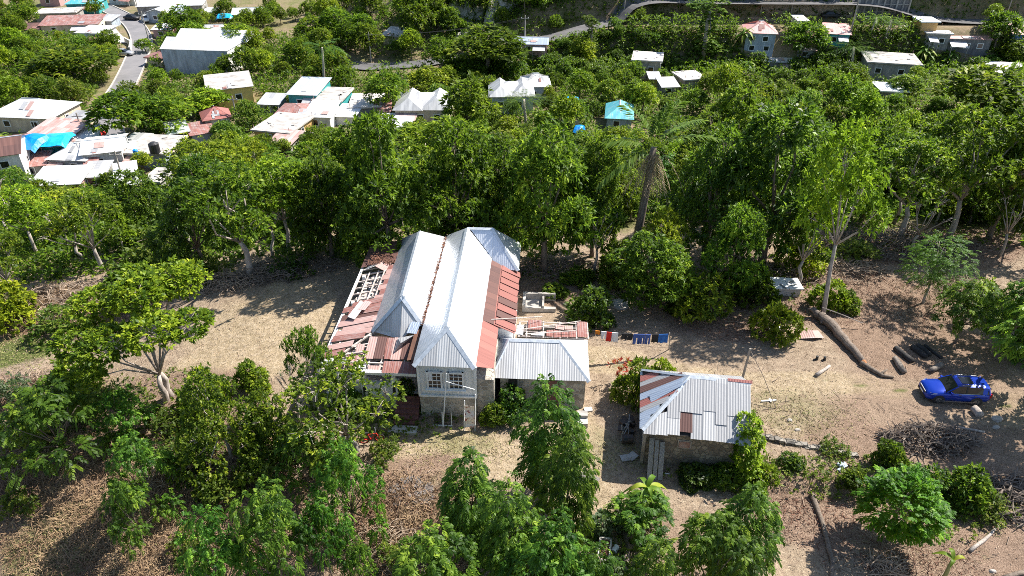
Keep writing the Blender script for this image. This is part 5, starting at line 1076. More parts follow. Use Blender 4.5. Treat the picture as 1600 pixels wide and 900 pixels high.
    if zr and w_ > 3.5:                                      # mended roofs: sheets of another age on the front slope
        for k in range(random.randint(1, 3)):
            u = random.uniform(x0 + w_ * .22, x1 - w_ * .3); v0 = random.uniform(-e, d * .18); v1 = v0 + random.uniform(.12, .26) * d; u1 = u + random.choice((.7, .75, 1.4, 2.1)) * min(1, w_ / 8); b = MB(); q_ = .012 * k; b.slab([(u, v0, zr(v0) + q_), (u1, v0, zr(v0) + q_), (u1, v1, zr(v1) + q_), (u, v1, zr(v1) + q_)], .03, 0, (1, 0, 0)); b.build('patch_sheet', random.choice(('zinc_dull', 'rusty', 'rust_pale', 'zinc_worn_and_shade')), rf)
    if w_ > 4.5 and h < 4 and random.random() < .6:          # a lean-to porch
        s_ = random.choice((-1, 1)); px0 = x0 + .1 if s_ < 0 else x1 - w_ * .45; pw = w_ * .4; b = MB(); b.slab([(px0, -2.1, h * .62), (px0 + pw, -2.1, h * .6), (px0 + pw, -.05, h * .82), (px0, -.05, h * .84)], .05); b.build('porch_roof', random.choice(('zinc_worn_and_shade', 'rusty', 'white_sheet', 'rust_pale')), r)
        for xx in (px0 + .1, px0 + pw - .1): b = MB(); b.beam((xx, -2.0, -.8), (xx, -2.0, h * .6), .1); b.build('porch_post', 'old_wood', r)
    if roof == 'flat' and w_ > 4:                            # bars left standing at the corners of the slab
        for xx, yy in ((x0, .1), (x1, .1), (x1, d - .2)): b = MB(); b.beam((xx, yy, h + .2), (xx + random.uniform(-.1, .1), yy, h + 1.0), .06); b.build('starter_bar', 'rustmetal', rf)
    cs = [proj(r.matrix_basis @ Vector((x, y, z))) for x in (x0, x1) for y in (y0, y1) for z in (0, h + rise_ * (roof not in ('flat',)))]
    box = (min(c[0] for c in cs), min(c[1] for c in cs), max(c[0] for c in cs), max(c[1] for c in cs)); HOUSES.append((label, (p.x, p.y), max(w_, d) * .62, box, cs[0][2])); CLEAR.append((box, depth(p)))
    r['_w'] = w_; return r
V_ = house
V_('cream house under a wide grey hip roof above the blue tarpaulin house', 38, 207, 104, 8, 3.0, -6, 'hip', 'white_sheet', 'cream', 2, door=.75, rise=1.9)
TH = V_('turquoise house with a rusty roof half under a blue tarpaulin', 72, 246, 72, 7, 3.0, -12, 'shed', 'rust_pale', 'turq_wall', 1, rise=1.0)
V_('white two storey house with a brown roof at the left village edge', 10, 296, 66, 8, 5.6, 24, 'gable', 'rusty_dark', 'wall_white', 2, rise=1.2)
V_('low grey roofed house right behind the small pale hip roof', 122, 247, 60, 6, 2.6, 20, 'shed', 'white_sheet', 'turq_wall', 1, rise=.6)
V_('small house with a pale grey hip roof among white roofs', 112, 272, 60, 6, 2.6, -6, 'hip', 'white_sheet', 'bluegrey_wall', 2, rise=1.4)
V_('white walled house with a shallow grey roof beside the lane', 168, 268, 54, 7, 3.4, 18, 'gable', 'white_sheet', 'wall_white', 1, rise=.8)
V_('low concrete house with barrel and tank on its flat roof', 232, 262, 62, 7, 2.5, -4, 'flat', 'concrete', 'bluegrey_wall', 1, side=0)
V_('tilted white zinc shack at the edge of the wood', 204, 306, 26, 5, 1.9, 24, 'shed', 'white_sheet', 'block_wall', 0, rise=1.3, cat_='shack', name='shack', side=0)
V_('small grey concrete box house below the flat roofed one', 242, 302, 24, 4, 2.0, -5, 'flat', 'concrete', 'block_wall', 1, side=0)
V_('white and red low shack behind the leafy wood edge', 92, 306, 70, 5, 2.0, 6, 'shed', 'white_sheet', 'pink_sheet', 2, rise=.5, cat_='shack', name='shack')
V_('dark little shed with a green grey zinc roof', 284, 226, 26, 4, 2.3, 30, 'shed', 'zinc', 'dark', 0, rise=.7, cat_='shed', name='shed', side=0)
V_('low shack under a pink rusty roof before the red kiosk', 320, 223, 30, 4, 1.8, 30, 'shed', 'rusty', 'bluegrey_wall', 0, rise=.6, cat_='shack', name='shack', side=0)
V_('little cream kiosk with a red striped hip roof', 344, 206, 36, 4.2, 2.6, 26, 'hip', 'red_sheet', 'cream', 1, name='kiosk', cat_='kiosk', rise=1.5, door=.75)
V_('yellow house with turquoise trim and a flat grey roof', 366, 170, 62, 8, 4.3, 22, 'shed', 'concrete', 'yellow_wall', 2, rise=.5, sidemat='yellow_wall')
V_('large white warehouse with twin shallow roofs', 311, 116, 108, 14, 5.6, -7, 'twin', 'white_sheet', 'bluegrey_wall', 0, name='warehouse', cat_='warehouse', sidemat='wall_white', side=2, rise=1.6, oh=.15)
V_('white box house beside the lane with a shallow white roof', 145, 71, 42, 6, 3.2, -4, 'shed', 'white_sheet', 'wall_white', 2, rise=.3)
V_('long low building with a striped rusty roof in the far village', 112, 54, 84, 6, 2.6, 8, 'shed', 'rusty', 'cream', 2, rise=1.0)
V_('far house with a turquoise and white hip roof', 132, 22, 46, 7, 3.0, 6, 'hip', 'turq_sheet', 'turq_wall', 1, rise=2.0)
V_('ruined grey walled building behind the striped rusty roof', 90, 34, 58, 6, 2.3, 10, 'flat', 'concrete', 'block_wall', 1, side=0)
V_('maroon roofed house at the far left village edge', 80, 10, 30, 6, 2.8, 0, 'gable', 'rusty_dark', 'pink_sheet', 1)
V_('far white roofed shop left of the road bend', 192, 8, 44, 6, 2.8, -10, 'hip', 'white_sheet', 'wall_white', 2)
V_('long white roof behind the two grey fronted sheds', 268, 23, 96, 6, 2.6, 6, 'shed', 'white_sheet', 'block_wall', 2, rise=.6)
V_('grey fronted shed with a white gable roof by the road', 248, 36, 34, 6, 2.8, -8, 'gabley', 'white_sheet', 'bluegrey_wall', 1, cat_='shed', name='shed', rise=1.0)
V_('pale grey shed right next to the white gabled one', 272, 35, 26, 5, 2.6, 6, 'shed', 'zinc', 'bluegrey_wall', 1, cat_='shed', name='shed', rise=.8)
V_('small white roofed hut with a red side behind the warehouse', 256, 59, 28, 4, 2.2, 4, 'shed', 'white_sheet', 'pink_sheet', 1, cat_='hut', name='hut', rise=.4, side=0)
V_('little white shack at the end of the long white roof', 322, 32, 16, 4, 2.0, -15, 'shed', 'white_sheet', 'block_wall', 1, cat_='shack', name='shack', side=0, rise=.6)
V_('pale roofed house right of the small blue tarpaulin', 388, 37, 42, 6, 2.6, 8, 'gable', 'white_sheet', 'cream', 1, rise=1.0)
V_('low broken walled yard shed in front of the warehouse end', 243, 104, 24, 5, 2.0, -10, 'flat', 'rusty', 'cream', 0, cat_='shed', name='shed', side=0)
V_('turquoise walled house with a pale zinc roof', 476, 175, 44, 8, 3.6, -6, 'shed', 'zinc', 'turq_wall', 1, rise=.6)
V_('turquoise house under a stained flat concrete roof', 514, 181, 42, 7, 3.0, -6, 'flat', 'concrete', 'turq_wall', 0, side=0)
V_('white house with a rust striped roof below the turquoise wall', 459, 200, 54, 6, 2.4, -4, 'hip', 'rusty', 'wall_white', 1, rise=1.0)
V_('small white roofed house right beside the rust striped roof', 498, 203, 40, 6, 2.6, -4, 'shed', 'white_sheet', 'wall_white', 1, rise=.7)
V_('rough stone walled shell right of the turquoise houses', 572, 185, 46, 7, 2.2, 4, 'flat', 'pale_concrete', 'block_wall', 0, side=0)
V_('broken white roofed shack in front of the stone walled shell', 540, 196, 30, 5, 1.8, -6, 'shed', 'white_sheet', 'wall_white', 0, side=0, rise=.4, cat_='shack', name='shack')
V_('low house with orange end wall under a dirty flat roof', 428, 226, 60, 8, 2.4, -14, 'flat', 'concrete', 'orange_wall', 1, sidemat='orange_wall')
V_('house with a grey double hip roof in the valley middle', 661, 197, 84, 9, 3.2, -1, 'doublehip', 'zinc_worn_and_shade', 'cream', 3, rise=1.6)
V_('low white annex in front of the grey double hip roof', 620, 214, 46, 5, 2.0, 10, 'shed', 'white_sheet', 'wall_white', 0, side=0, rise=.5, cat_='annex', name='annex')
V_('brown thatched looking hut above the hill road', 612, 70, 28, 5, 2.2, -16, 'shed', 'pale_concrete', 'cream', 0, cat_='hut', name='hut', rise=.6)
V_('pale blue grey house with several hip roofs behind palms', 800, 178, 66, 8, 3.6, 2, 'doublehip', 'zinc_worn_and_shade', 'bluegrey_wall', 2, rise=1.5)
V_('hip roofed back part of the pale house behind the palms', 838, 160, 40, 6, 3.4, 2, 'hip', 'white_sheet', 'bluegrey_wall', 1, rise=1.6)
V_('shack with patched white and blue roof below the hill road', 830, 84, 48, 5, 2.2, -4, 'gable', 'zinc_blue', 'pink_sheet', 1, cat_='shack', name='shack', rise=.8)
V_('small house with turquoise and white gable roof by the palm', 966, 204, 38, 7, 2.4, -8, 'hipy', 'turq_sheet', 'bluegrey_wall', 1, rise=1.5)
V_('unfinished white concrete block house near the dark bank', 1008, 124, 42, 6, 4.2, -12, 'flat', 'pale_concrete', 'block_wall', 2)
V_('tiny lime walled hut with a white roof', 1022, 140, 14, 3, 2.4, 0, 'shed', 'white_sheet', 'yellow_wall', 0, cat_='hut', name='hut', side=0, rise=.4)
V_('rubble walled shell with pale broken roof near the bank', 1084, 140, 34, 5, 2.2, 14, 'flat', 'pale_concrete', 'block_wall', 0, side=0)
V_('two storey pale house with a pink hip roof', 1184, 84, 44, 7, 4.8, -10, 'hip', 'pink_sheet', 'bluegrey_wall', 2, rise=1.8)
V_('low white roofed shed below the pink hip roof', 1212, 110, 46, 6, 2.0, -6, 'shed', 'white_sheet', 'block_wall', 0, side=0, rise=.4, cat_='shed', name='shed')
V_('small house with a turquoise wall under a pink roof', 1304, 72, 36, 6, 2.8, -14, 'shed', 'pink_sheet', 'turq_wall', 1, rise=.8)
V_('tiny white roofed hut below the road bend', 1252, 44, 14, 4, 1.8, 0, 'shed', 'white_sheet', 'wall_white', 0, side=0, rise=.2, cat_='hut', name='hut')
V_('grey unpainted concrete house with a flat dirty roof', 1390, 126, 74, 8, 3.8, -14, 'flat', 'concrete', 'block_wall', 2)
V_('low white flat roofed outhouse below the grey concrete house', 1394, 158, 38, 5, 2.0, -6, 'flat', 'white_paint', 'block_wall', 0, side=0, cat_='outhouse', name='outhouse')
V_('rough pale end of the grey row house with two small windows', 1461, 76, 34, 6, 3.4, -8, 'flat', 'pale_concrete', 'block_wall', 2, side=0)
V_('dark grey row house with white framed windows', 1509, 84, 62, 6, 3.4, -8, 'shed', 'pink_sheet', 'grey_wall', 3, rise=.5, oh=.2)
V_('little orange and white shop beside the hill road', 1448, 54, 24, 4, 2.8, -4, 'flat', 'white_paint', 'orange_wall', 0, cat_='shop', name='shop', side=0)
V_('blue and white house with a red roof at the right edge', 1604, 76, 52, 7, 3.2, -10, 'gable', 'pink_sheet', 'blue_wall', 1, rise=1.4)
V_('concrete house with boulders of rubble on its flat roof', 1588, 138, 72, 8, 3.0, -12, 'flat', 'pale_concrete', 'block_wall', 2)
V_('grey building above the retaining wall', 1398, 10, 40, 6, 3.0, -4, 'flat', 'concrete', 'bluegrey_wall', 2)
for lb, px, py, w_, d_, h_, yaw_, rt, rm, wm in (
        ('small rusty lean roof between the tarpaulin house and brown roof', 56, 276, 34, 4, 1.9, 16, 'shed', 'rusty', 'block_wall'), ('faded zinc shack behind the white house by the lane', 205, 246, 28, 4, 2.0, -10, 'shed', 'zinc_worn_and_shade', 'block_wall'), ('rusty roofed shack right of the low flat roof', 276, 254, 26, 4, 2.0, 20, 'shed', 'rust_pale', 'block_wall'),
        ('grey zinc lean to below the little pale hip roof', 150, 292, 30, 4, 1.8, 8, 'shed', 'zinc_worn_and_shade', 'block_wall'), ('worn zinc shack between cream house and lane', 112, 208, 24, 4, 2.0, -12, 'shed', 'zinc_dull', 'cream'), ('small rusty hut left of the striped rusty roof', 48, 58, 26, 4, 2.0, 6, 'shed', 'rusty_dark', 'block_wall'), ('grey roofed shack below the far turquoise hip roof', 164, 44, 26, 4, 2.0, -4, 'shed', 'zinc_worn_and_shade', 'bluegrey_wall'),
        ('worn zinc hut beyond the warehouse, left of pale roof', 336, 58, 26, 4, 2.1, 10, 'gable', 'zinc_worn_and_shade', 'block_wall'), ('small rusty roof below the orange walled house', 440, 240, 34, 4, 1.9, -14, 'shed', 'rust_pale', 'block_wall'), ('worn grey shack between yellow house and turquoise house', 422, 178, 30, 4, 2.0, -6, 'shed', 'zinc_worn_and_shade', 'block_wall'), ('rusty shed right of the rough stone walled shell', 598, 190, 22, 4, 2.0, 4, 'shed', 'rusty', 'block_wall'),
        ('low zinc shed left of the grey double hip roof', 634, 184, 18, 4, 1.9, 0, 'shed', 'zinc_dull', 'block_wall'), ('faded roof shack below the unfinished block house', 1046, 150, 24, 4, 2.0, 6, 'shed', 'zinc_worn_and_shade', 'block_wall'), ('rusty shack between pink hip roof and turquoise wall', 1258, 92, 26, 4, 2.0, -8, 'shed', 'rust_pale', 'block_wall')):
    V_(lb, px, py, w_, d_, h_, yaw_, rt, rm, wm, 1, cat_='shack', name='shack', side=0, rise=.6)
# tarpaulins
def tarp(label, px, py, dx, dy, z, mat, yaw=0, base=None, hump=.8):
    p = base or hit(px, py); b = MB(); n, k = 9, 7; top = []
    for j in range(k):
        for i in range(n):
            u, v = i / (n - 1) * 2 - 1, j / (k - 1) * 2 - 1; top.append((u * dx, v * dy, z + hump * (1 - v * v) * (1 - .3 * u * u) + random.uniform(-.08, .08) - .5 * (abs(u) > .9)))
    N_ = len(top); fs = []
    for j in range(k - 1):
        for i in range(n - 1): q = j * n + i; fs += [(q, q + 1, q + n + 1, q + n), (N_ + q + n, N_ + q + n + 1, N_ + q + 1, N_ + q)]
    b.add(top + [(x, y, zz - .03) for x, y, zz in top], fs); o = b.build('tarpaulin', mat, smooth=False); o.location = p; o.rotation_euler[2] = R(yaw); return tag(o, label, 'tarpaulin', 'blue tarpaulins in the village')
tb_ = TH.location; q = at(56, 222, tb_.z + 3.6); tarp('deep blue tarpaulin humped over the left half of the turquoise house', 0, 0, 2.0, 2.6, 3.5, 'tarp', -14, Vector((q.x, q.y, tb_.z)), 1.3)
q = at(86, 218, tb_.z + 3.5); tarp('sky blue tarpaulin stretched over the right half of the turquoise house', 0, 0, 2.1, 2.8, 3.5, 'tarp_light', 12, Vector((q.x, q.y, tb_.z)), .6)
tarp('bright blue tarpaulin over a stall behind the warehouse', 354, 38, 2.1, 1.8, 1.9, 'tarp_light', 8)
tarp('blue tarpaulin hung in a tree right of the palms', 893, 178, 1.3, 1.2, 2.4, 'tarp_light', -10)
tarp('small dark blue tarpaulin in the walled yard below the palms', 904, 212, .9, 1.6, 1.0, 'tarp', -16)
for px, py, r_, h_, mat, lb, nm in ((213, 242, .35, .9, 'tarp', 'blue barrel on the low flat concrete roof', 'barrel'), (243, 238, .75, 1.6, 'black_plastic', 'black water tank on the low flat concrete roof', 'water_tank')):
    zr = hit(232, 262).z + 2.5 + .24; q = at(px, py, zr); b = MB(); b.tube([(0, 0, 0), (0, 0, h_ * .85), (0, 0, h_)], [r_, r_, r_ * .5], 14); o = b.build(nm, mat); o.location = q; tag(o, lb, nm.replace('_', ' '))
# walls and fences
def wallseg(label, pts, h_, th, mat, name='wall', sink=.8):
    P = [hit(*q) for q in pts]; b = MB()
    for a_, c_ in zip(P, P[1:]):
        n = max(1, int((c_ - a_).length / 3))
        for k in range(n):
            s, e = a_.lerp(c_, k / n), a_.lerp(c_, (k + 1) / n); z = (s.z + e.z) / 2; b.beam((s.x, s.y, z + (h_ - sink) / 2), (e.x, e.y, z + (h_ - sink) / 2 + .001), th, h_ + sink)
    l = P[0]; b.v = [tuple(Vector(v) - l) for v in b.v]; o = b.build(name, mat); o.location = l; tag(o, label, 'wall'); return P, o
rp, ro = wallseg('tall grey block retaining wall with piers above the hill road', [(1336, 27), (1380, 27), (1414, 28)], 5.5, .5, 'grey_wall', 'retaining_wall')  # the wall's shade is put into its colour, a darker grey
b = MB()
for k in range(9):
    q = rp[0].lerp(rp[-1], k / 8); b.box((q.x, q.y - .35, q.z + 2.2), (.35, .35, 5.6))
for z in (1.4, 2.9, 4.3): b.beam(rp[0] + Vector((0, -.3, z)), rp[-1] + Vector((0, -.3, z)), .3, .2)
b.v = [tuple(Vector(v) - ro.location) for v in b.v]; b.build('pier', 'block_wall', ro)
wallseg('long grey stone wall at the back of the hill road', [(1190, 20), (1260, 21), (1332, 24)], 2.6, .4, 'stone_old', 'road_wall')
wallseg('pale low wall along the near edge of the hill road', [(1165, 30), (1210, 33), (1255, 35)], .6, .3, 'stone_old', 'road_wall')
wallseg('pale retaining wall by the lane left of the road', [(196, 66), (206, 72), (204, 82)], 1.2, .3, 'pale_concrete', 'lane_wall')
wallseg('low brown wall of the yard right of the palms', [(868, 199), (905, 199)], 1.2, .25, 'cream', 'yard_wall')
wallseg('low concrete wall in the yard before the rust striped roof', [(428, 205), (470, 212), (505, 218)], .9, .3, 'pale_concrete', 'yard_wall')
wallseg('long stained yard wall below the turquoise house', [(30, 262), (62, 268)], 1.5, .3, 'block_wall', 'yard_wall')
wallseg('fence of old boards by the road above the white house', [(112, 214), (140, 216)], 1.3, .12, 'old_wood', 'board_fence')
# cliff faces
def cliff(label, px, py, wpx, h_, seed):
    p = hit(px, py); w_ = wpx * depth(p) / FOC; r_ = np.random.default_rng(seed); n, k = 16, 9; V1 = []
    for j in range(k):
        for i in range(n):
            u, v = i / (n - 1) * 2 - 1, j / (k - 1); e = (1 - u * u) ** .5 if abs(u) < 1 else 0
            V1.append((u * w_ / 2 * (1 - .25 * v), -1.6 * e + v * h_ * .75 + r_.uniform(-.3, .3) - .5 * math.sin(u * 7 + v * 2), v * h_ * (.8 + .2 * e) - .8 + r_.uniform(-.2, .2)))
    back = [(x * .9, y + 5, z - 1.5) for x, y, z in V1]; N_ = len(V1); fs = [(j * n + i, j * n + i + 1, (j + 1) * n + i + 1, (j + 1) * n + i) for j in range(k - 1) for i in range(n - 1)]
    fs += [tuple(N_ + q for q in reversed(f)) for f in fs]
    fs += [((k - 1) * n + i, (k - 1) * n + i + 1, N_ + (k - 1) * n + i + 1, N_ + (k - 1) * n + i) for i in range(n - 1)] + [(j * n, (j + 1) * n, N_ + (j + 1) * n, N_ + j * n) for j in range(k - 1)] + [(N_ + j * n + n - 1, N_ + (j + 1) * n + n - 1, (j + 1) * n + n - 1, j * n + n - 1) for j in range(k - 1)]
    b = MB(); b.add(V1 + back, fs); o = b.build('cliff', 'cliff'); o.location = p; tag(o, kind='structure'); CLEAR.append(((px - wpx * .35, py - h_ * 4, px + wpx * .35, py - 4), depth(p)))
cliff('c', 728, 36, 74, 5.5, 1); cliff('c', 786, 28, 60, 5.5, 2); cliff('c', 742, 62, 80, 2.4, 6)
# utility poles with cross arms, and their wires
POLE = {}
def upole(key, px, py, top, label):
    p = hit(px, py); lo_, hi_ = 1, 20.
    for _ in range(25):
        m_ = (lo_ + hi_) / 2
        if proj((p.x, p.y, p.z + m_))[1] > top: lo_ = m_
        else: hi_ = m_
    r = thing('utility_pole', label, 'utility pole', p, random.uniform(-.2, .2), 'utility poles along the village roads'); b = MB(); b.tube([(0, 0, -.8), (.04, 0, lo_)], [.15, .1], 8); b.build('pole', 'old_wood', r)
    b = MB(); b.box((.02, 0, lo_ - .6), (1.7, .1, .12)); b.build('cross_arm', 'old_wood', r); b = MB(); [b.cyl((x, 0, lo_ - .54), .05, .16, 6) for x in (-.7, 0, .7)]; b.build('insulator', 'white_paint', r); POLE[key] = p + Vector((0, 0, lo_ - .5))
for a_ in (('a', 237, 80, 18, 'grey utility pole standing behind the left end of the warehouse'), ('b', 218, 24, -30, 'utility pole at the road bend beside white shops'), ('c', 196, 292, 236, 'thin pole beside the white house by the lane'), ('d', 134, 222, 176, 'utility pole between the cream hip roofed house and road'), ('e', 1187, 28, -12, 'utility pole on the hill road above the pink hip roof'),
           ('f', 1234, 29, -6, 'pole on the hill road right of the pink roofed house'), ('g', 1328, 54, -20, 'leaning utility pole left of the retaining wall'), ('h', 1414, 34, -40, 'utility pole at the right end of the retaining wall'), ('i', 1568, 36, -10, 'utility pole before the red roofed blue house'), ('j', 974, 32, -14, 'utility pole on the hill road above the dark bank'),
           ('k', 820, 66, 24, 'dark pole beside the hill road above the patched shack'), ('l', 1386, 62, 30, 'short grey pole between the road palms and row house'), ('m', 580, 96, 50, 'thin pole next to the hill road bend'), ('n', 373, 200, 150, 'utility pole between the red kiosk and yellow house')): upole(*a_)
for a_, c_, lb in (('e', 'f', 'power line between the two poles above the pink roof'), ('f', 'g', 'power line from the road pole to the leaning pole'), ('g', 'h', 'power line passing over the retaining wall'), ('h', 'i', 'power line above the grey row house'), ('a', 'b', 'power line along the village road near the warehouse'), ('j', 'e', 'power line above the dark road bank'), ('m', 'k', 'power line crossing the trees above the hill road bend')):
    b = MB()
    for o_ in (-.6, .6):
        P, Q = POLE[a_] + Vector((o_, 0, 0)), POLE[c_] + Vector((o_, 0, 0)); b.tube([P.lerp(Q, i / 12) - Vector((0, 0, 4 * .9 * (i / 12) * (1 - i / 12))) for i in range(13)], .025, 4)
    l = POLE[a_]; b.v = [tuple(Vector(v) - l) for v in b.v]; o = b.build('power_line', 'wire'); o.location = l; tag(o, lb, 'power line')
# cars in the village: simple low detail bodies with windows and wheels
def smallcar(label, px, py, yaw, mat):
    p = hit(px, py); r = thing('parked_car', label, 'car', p + Vector((0, 0, .2)), R(yaw), 'cars in the village'); b = MB()
    loft(b, [carsec(*s) for s in ((2.1, .6, .3, .6, .65), (1.9, .8, .22, .75, .82), (1.0, .85, .22, .88, .95), (-1.3, .85, .22, .9, .95), (-2.0, .78, .3, .85, .9), (-2.1, .6, .4, .75, .8))]); b.build('body', mat, r, True)
    b = MB(); loft(b, [cabsec(.9, .76, .9, .85, .74, .92), cabsec(.5, .78, .92, .2, .6, 1.38), cabsec(-.9, .78, .92, -.8, .6, 1.38), cabsec(-1.5, .74, .9, -1.3, .6, 1.1)]); b.build('windows', 'glass', r); b = MB(); b.box((-.3, 0, 1.4), (1.1, 1.15, .06)); b.build('roof', mat, r)
    for sg in (-1, 1):
        for x in (1.2, -1.2): b = MB(); b.tube([(x, sg * .62, .3), (x, sg * .87, .3)], .31, 12); b.build('wheel', 'tyre', r)
smallcar('silver car on the road left of the warehouse', 195, 88, 4, 'silver'); smallcar('dark car parked outside white shops at the road bend', 207, 32, -12, 'black_plastic'); smallcar('red car beside the road near the white house', 148, 214, -20, 'red_cloth'); smallcar('black car on the hill road beneath the long stone wall', 1296, 29, 3, 'black_plastic'); smallcar('white car under the long white roof', 228, 34, -60, 'white_paint')
# ---------------------------------------------------------------- named trees and plants near the house
G = grow
FT = 'feather leaved trees below the yard'
G('column', 'column_tree', 'tree', 850, 782, 596, 97, 'tall column tree right before the stone wing wall', FT, var=0)
G('column', 'column_tree', 'tree', 882, 858, 668, 80, 'column tree leaning right of the stone wing column, near black ash', FT, var=1)
G('column', 'column_tree', 'tree', 742, 866, 712, 89, 'column tree at the left of the front clump, beside brown weeds', FT, var=2)
G('column', 'column_tree', 'tree', 796, 930, 752, 83, 'column tree in the middle of the front clump', FT, var=3)
G('column', 'column_tree', 'tree', 868, 960, 800, 73, 'bright column tree low at the right of the front clump', FT, var=4)
G('layered', 'feather_tree', 'tree', 690, 985, 850, 130, 'low feather leaved tree at the left foot of the front clump', FT, var=1)
G('layered', 'feather_tree', 'tree', 850, 1000, 868, 130, 'low feather leaved tree cut by the photo edge below the column trees', FT, var=2)
G('layered', 'feather_tree', 'tree', 930, 985, 875, 90, 'small feather leaved tree just below the concrete trough', FT, var=3)
G('column', 'column_tree', 'tree', 1142, 915, 764, 88, 'column tree before the cottage, the one nearest its vine', FT, var=1)
G('layered', 'feather_tree', 'tree', 1096, 955, 820, 124, 'broad feather leaved tree left of the cottage column tree', FT, var=0)
G('column', 'column_tree', 'tree', 1010, 990, 850, 73, 'column tree below the banana clump', FT, var=2)
G('layered', 'feather_tree', 'tree', 1000, 838, 788, 92, 'dark low feather leaved bush tree under the banana clump', FT, var=3)
LT = 'layered trees on the left slope'
G('tufts', 'layered_tree', 'tree', 556, 836, 690, 100, 'layered green tree next to the ash patch, below the front steps', LT, var=0)
G('tufts', 'layered_tree', 'tree', 520, 900, 775, 90, 'layered tree between the ash patch tree and lower clump', LT, var=3)
G('layered', 'layered_tree', 'tree', 448, 930, 775, 100, 'tall layered tree in the lower left clump', LT, var=1)
G('tufts', 'layered_tree', 'tree', 366, 950, 810, 125, 'broad layered tree at the left of the lower clump', LT, var=2)
G('tufts', 'layered_tree', 'tree', 566, 915, 845, 50, 'small yellowish layered tree on brown litter', LT, var=0)
G('tufts', 'layered_tree', 'tree', 480, 752, 665, 80, 'slim dark layered tree left of the crooked tree', LT, var=3)
G('tufts', 'dark_tree', 'tree', 110, 725, 612, 180, 'dark open leaved tree low on the far left slope', LT, var=1)
G('tufts', 'layered_tree', 'tree', 240, 790, 690, 105, 'dark layered tree in the middle of the left slope', LT, var=1)
G('tufts', 'layered_tree', 'tree', 226, 850, 755, 85, 'dark lower layered tree with long shadow on the left slope', LT, var=2)
G('tufts', 'layered_tree', 'tree', 205, 690, 606, 90, 'leafy layered tree just below the umbrella tree', LT, var=0)
G('vinetree', 'vine_tree', 'tree', 362, 722, 582, 160, 'rounded tree smothered in vines beside the pale yard')
G('vinetree', 'vine_tree', 'tree', 430, 700, 610, 90, 'narrow vine covered tree against the crooked tree')
G('spread', 'umbrella_tree', 'tree', 262, 622, 442, 205, 'spreading yellow green umbrella tree on pale stems beside the yard', rz=.3)
G('crooked', 'crooked_tree', 'tree', 546, 708, 582, 165, 'crooked tree with bare pale branches in front of the veranda', rz=1.1)
G('open', 'young_tree', 'tree', 492, 640, 516, 60, 'thin young tree at the front corner of the veranda', var=0)
G('roundfrond', 'round_tree', 'tree', 1386, 846, 746, 108, 'bright round green tree alone on the litter below the branch heap')
G('bush', 'bush', 'bush', 922, 504, 456, 70, 'dense round dark bush at the house end of the clothes line', var=2)
G('bush', 'bush', 'bush', 1212, 528, 474, 62, 'light green bush leaning in front of the white tank', var=1)
G('lime', 'slender_tree', 'tree', 1286, 492, 224, 124, 'tall slender lime green tree beside the fallen trunk', var=1, lean=(R(-3), R(5)))
G('feather', 'feathery_sapling', 'sapling', 1442, 474, 368, 92, 'feathery light green sapling on the litter slope')
G('layered', 'dark_tree', 'tree', 1492, 535, 452, 78, 'small dark tree between feathery sapling and blue car', var=2)
G('layered', 'dark_tree', 'tree', 1622, 655, 462, 170, 'dark tree at the right edge hanging over the blue car', var=3)
G('broad', 'broadleaf_tree', 'tree', 1684, 505, 300, 170, 'tall leafy tree at the right edge above the dark hanging tree', var=1)
G('scrub', 'scrub_bush', 'bush', 1545, 480, 440, 60, 'ragged scrub between the dark small tree and the wood', var=1)
G('layered', 'dark_tree', 'tree', 1555, 560, 440, 70, 'dark small tree squeezed between edge trees and sapling', var=0)
G('broad', 'bushy_tree', 'tree', 1014, 478, 372, 108, 'bright green bushy tree at the wood edge above the washing', var=1)
G('bush', 'bush', 'bush', 1090, 492, 430, 84, 'dark green bush right of the bright bushy tree', var=0)
G('bush', 'bush', 'bush', 965, 440, 372, 70, 'mid green bush left of the bright bushy tree', var=3)
G('bush', 'flowering_shrub', 'shrub', 994, 628, 566, 66, 'green shrub with red leaf tips at the cottage back corner', var=3)
G('bush', 'shrub', 'shrub', 1030, 596, 566, 40, 'yellow green shrub touching the cottage ridge end', var=1)
p = hit(968, 600); b = MB()
P_ = np.array([[p.x + random.gauss(0, .35), p.y + random.gauss(0, .3), random.uniform(.7, 1.7)] for _ in range(26)]); vv, ff, tt = rosettes(P_, unit(np.tile([0, 0, 1.], (26, 1)) + rnd(26) * .4), 6, .3, .1, .9, .2)
o = npmesh('red_leaved_shrub', vv - np.array([p.x, p.y, 0]), ff, 'redleaf', tt); o.location = (p.x, p.y, 0); tag(o, 'dark red leaved shrub beside the cottage corner', 'shrub')
wv = plant('wallvine', 'climbing_vine', 'vine', cw(5.75, .9, 0), 1.0, 1.0, 'thick yellow green vine covering the right end of the cottage', rz=CR + .1); wv.scale = (1.0, 1.35, 1.05)
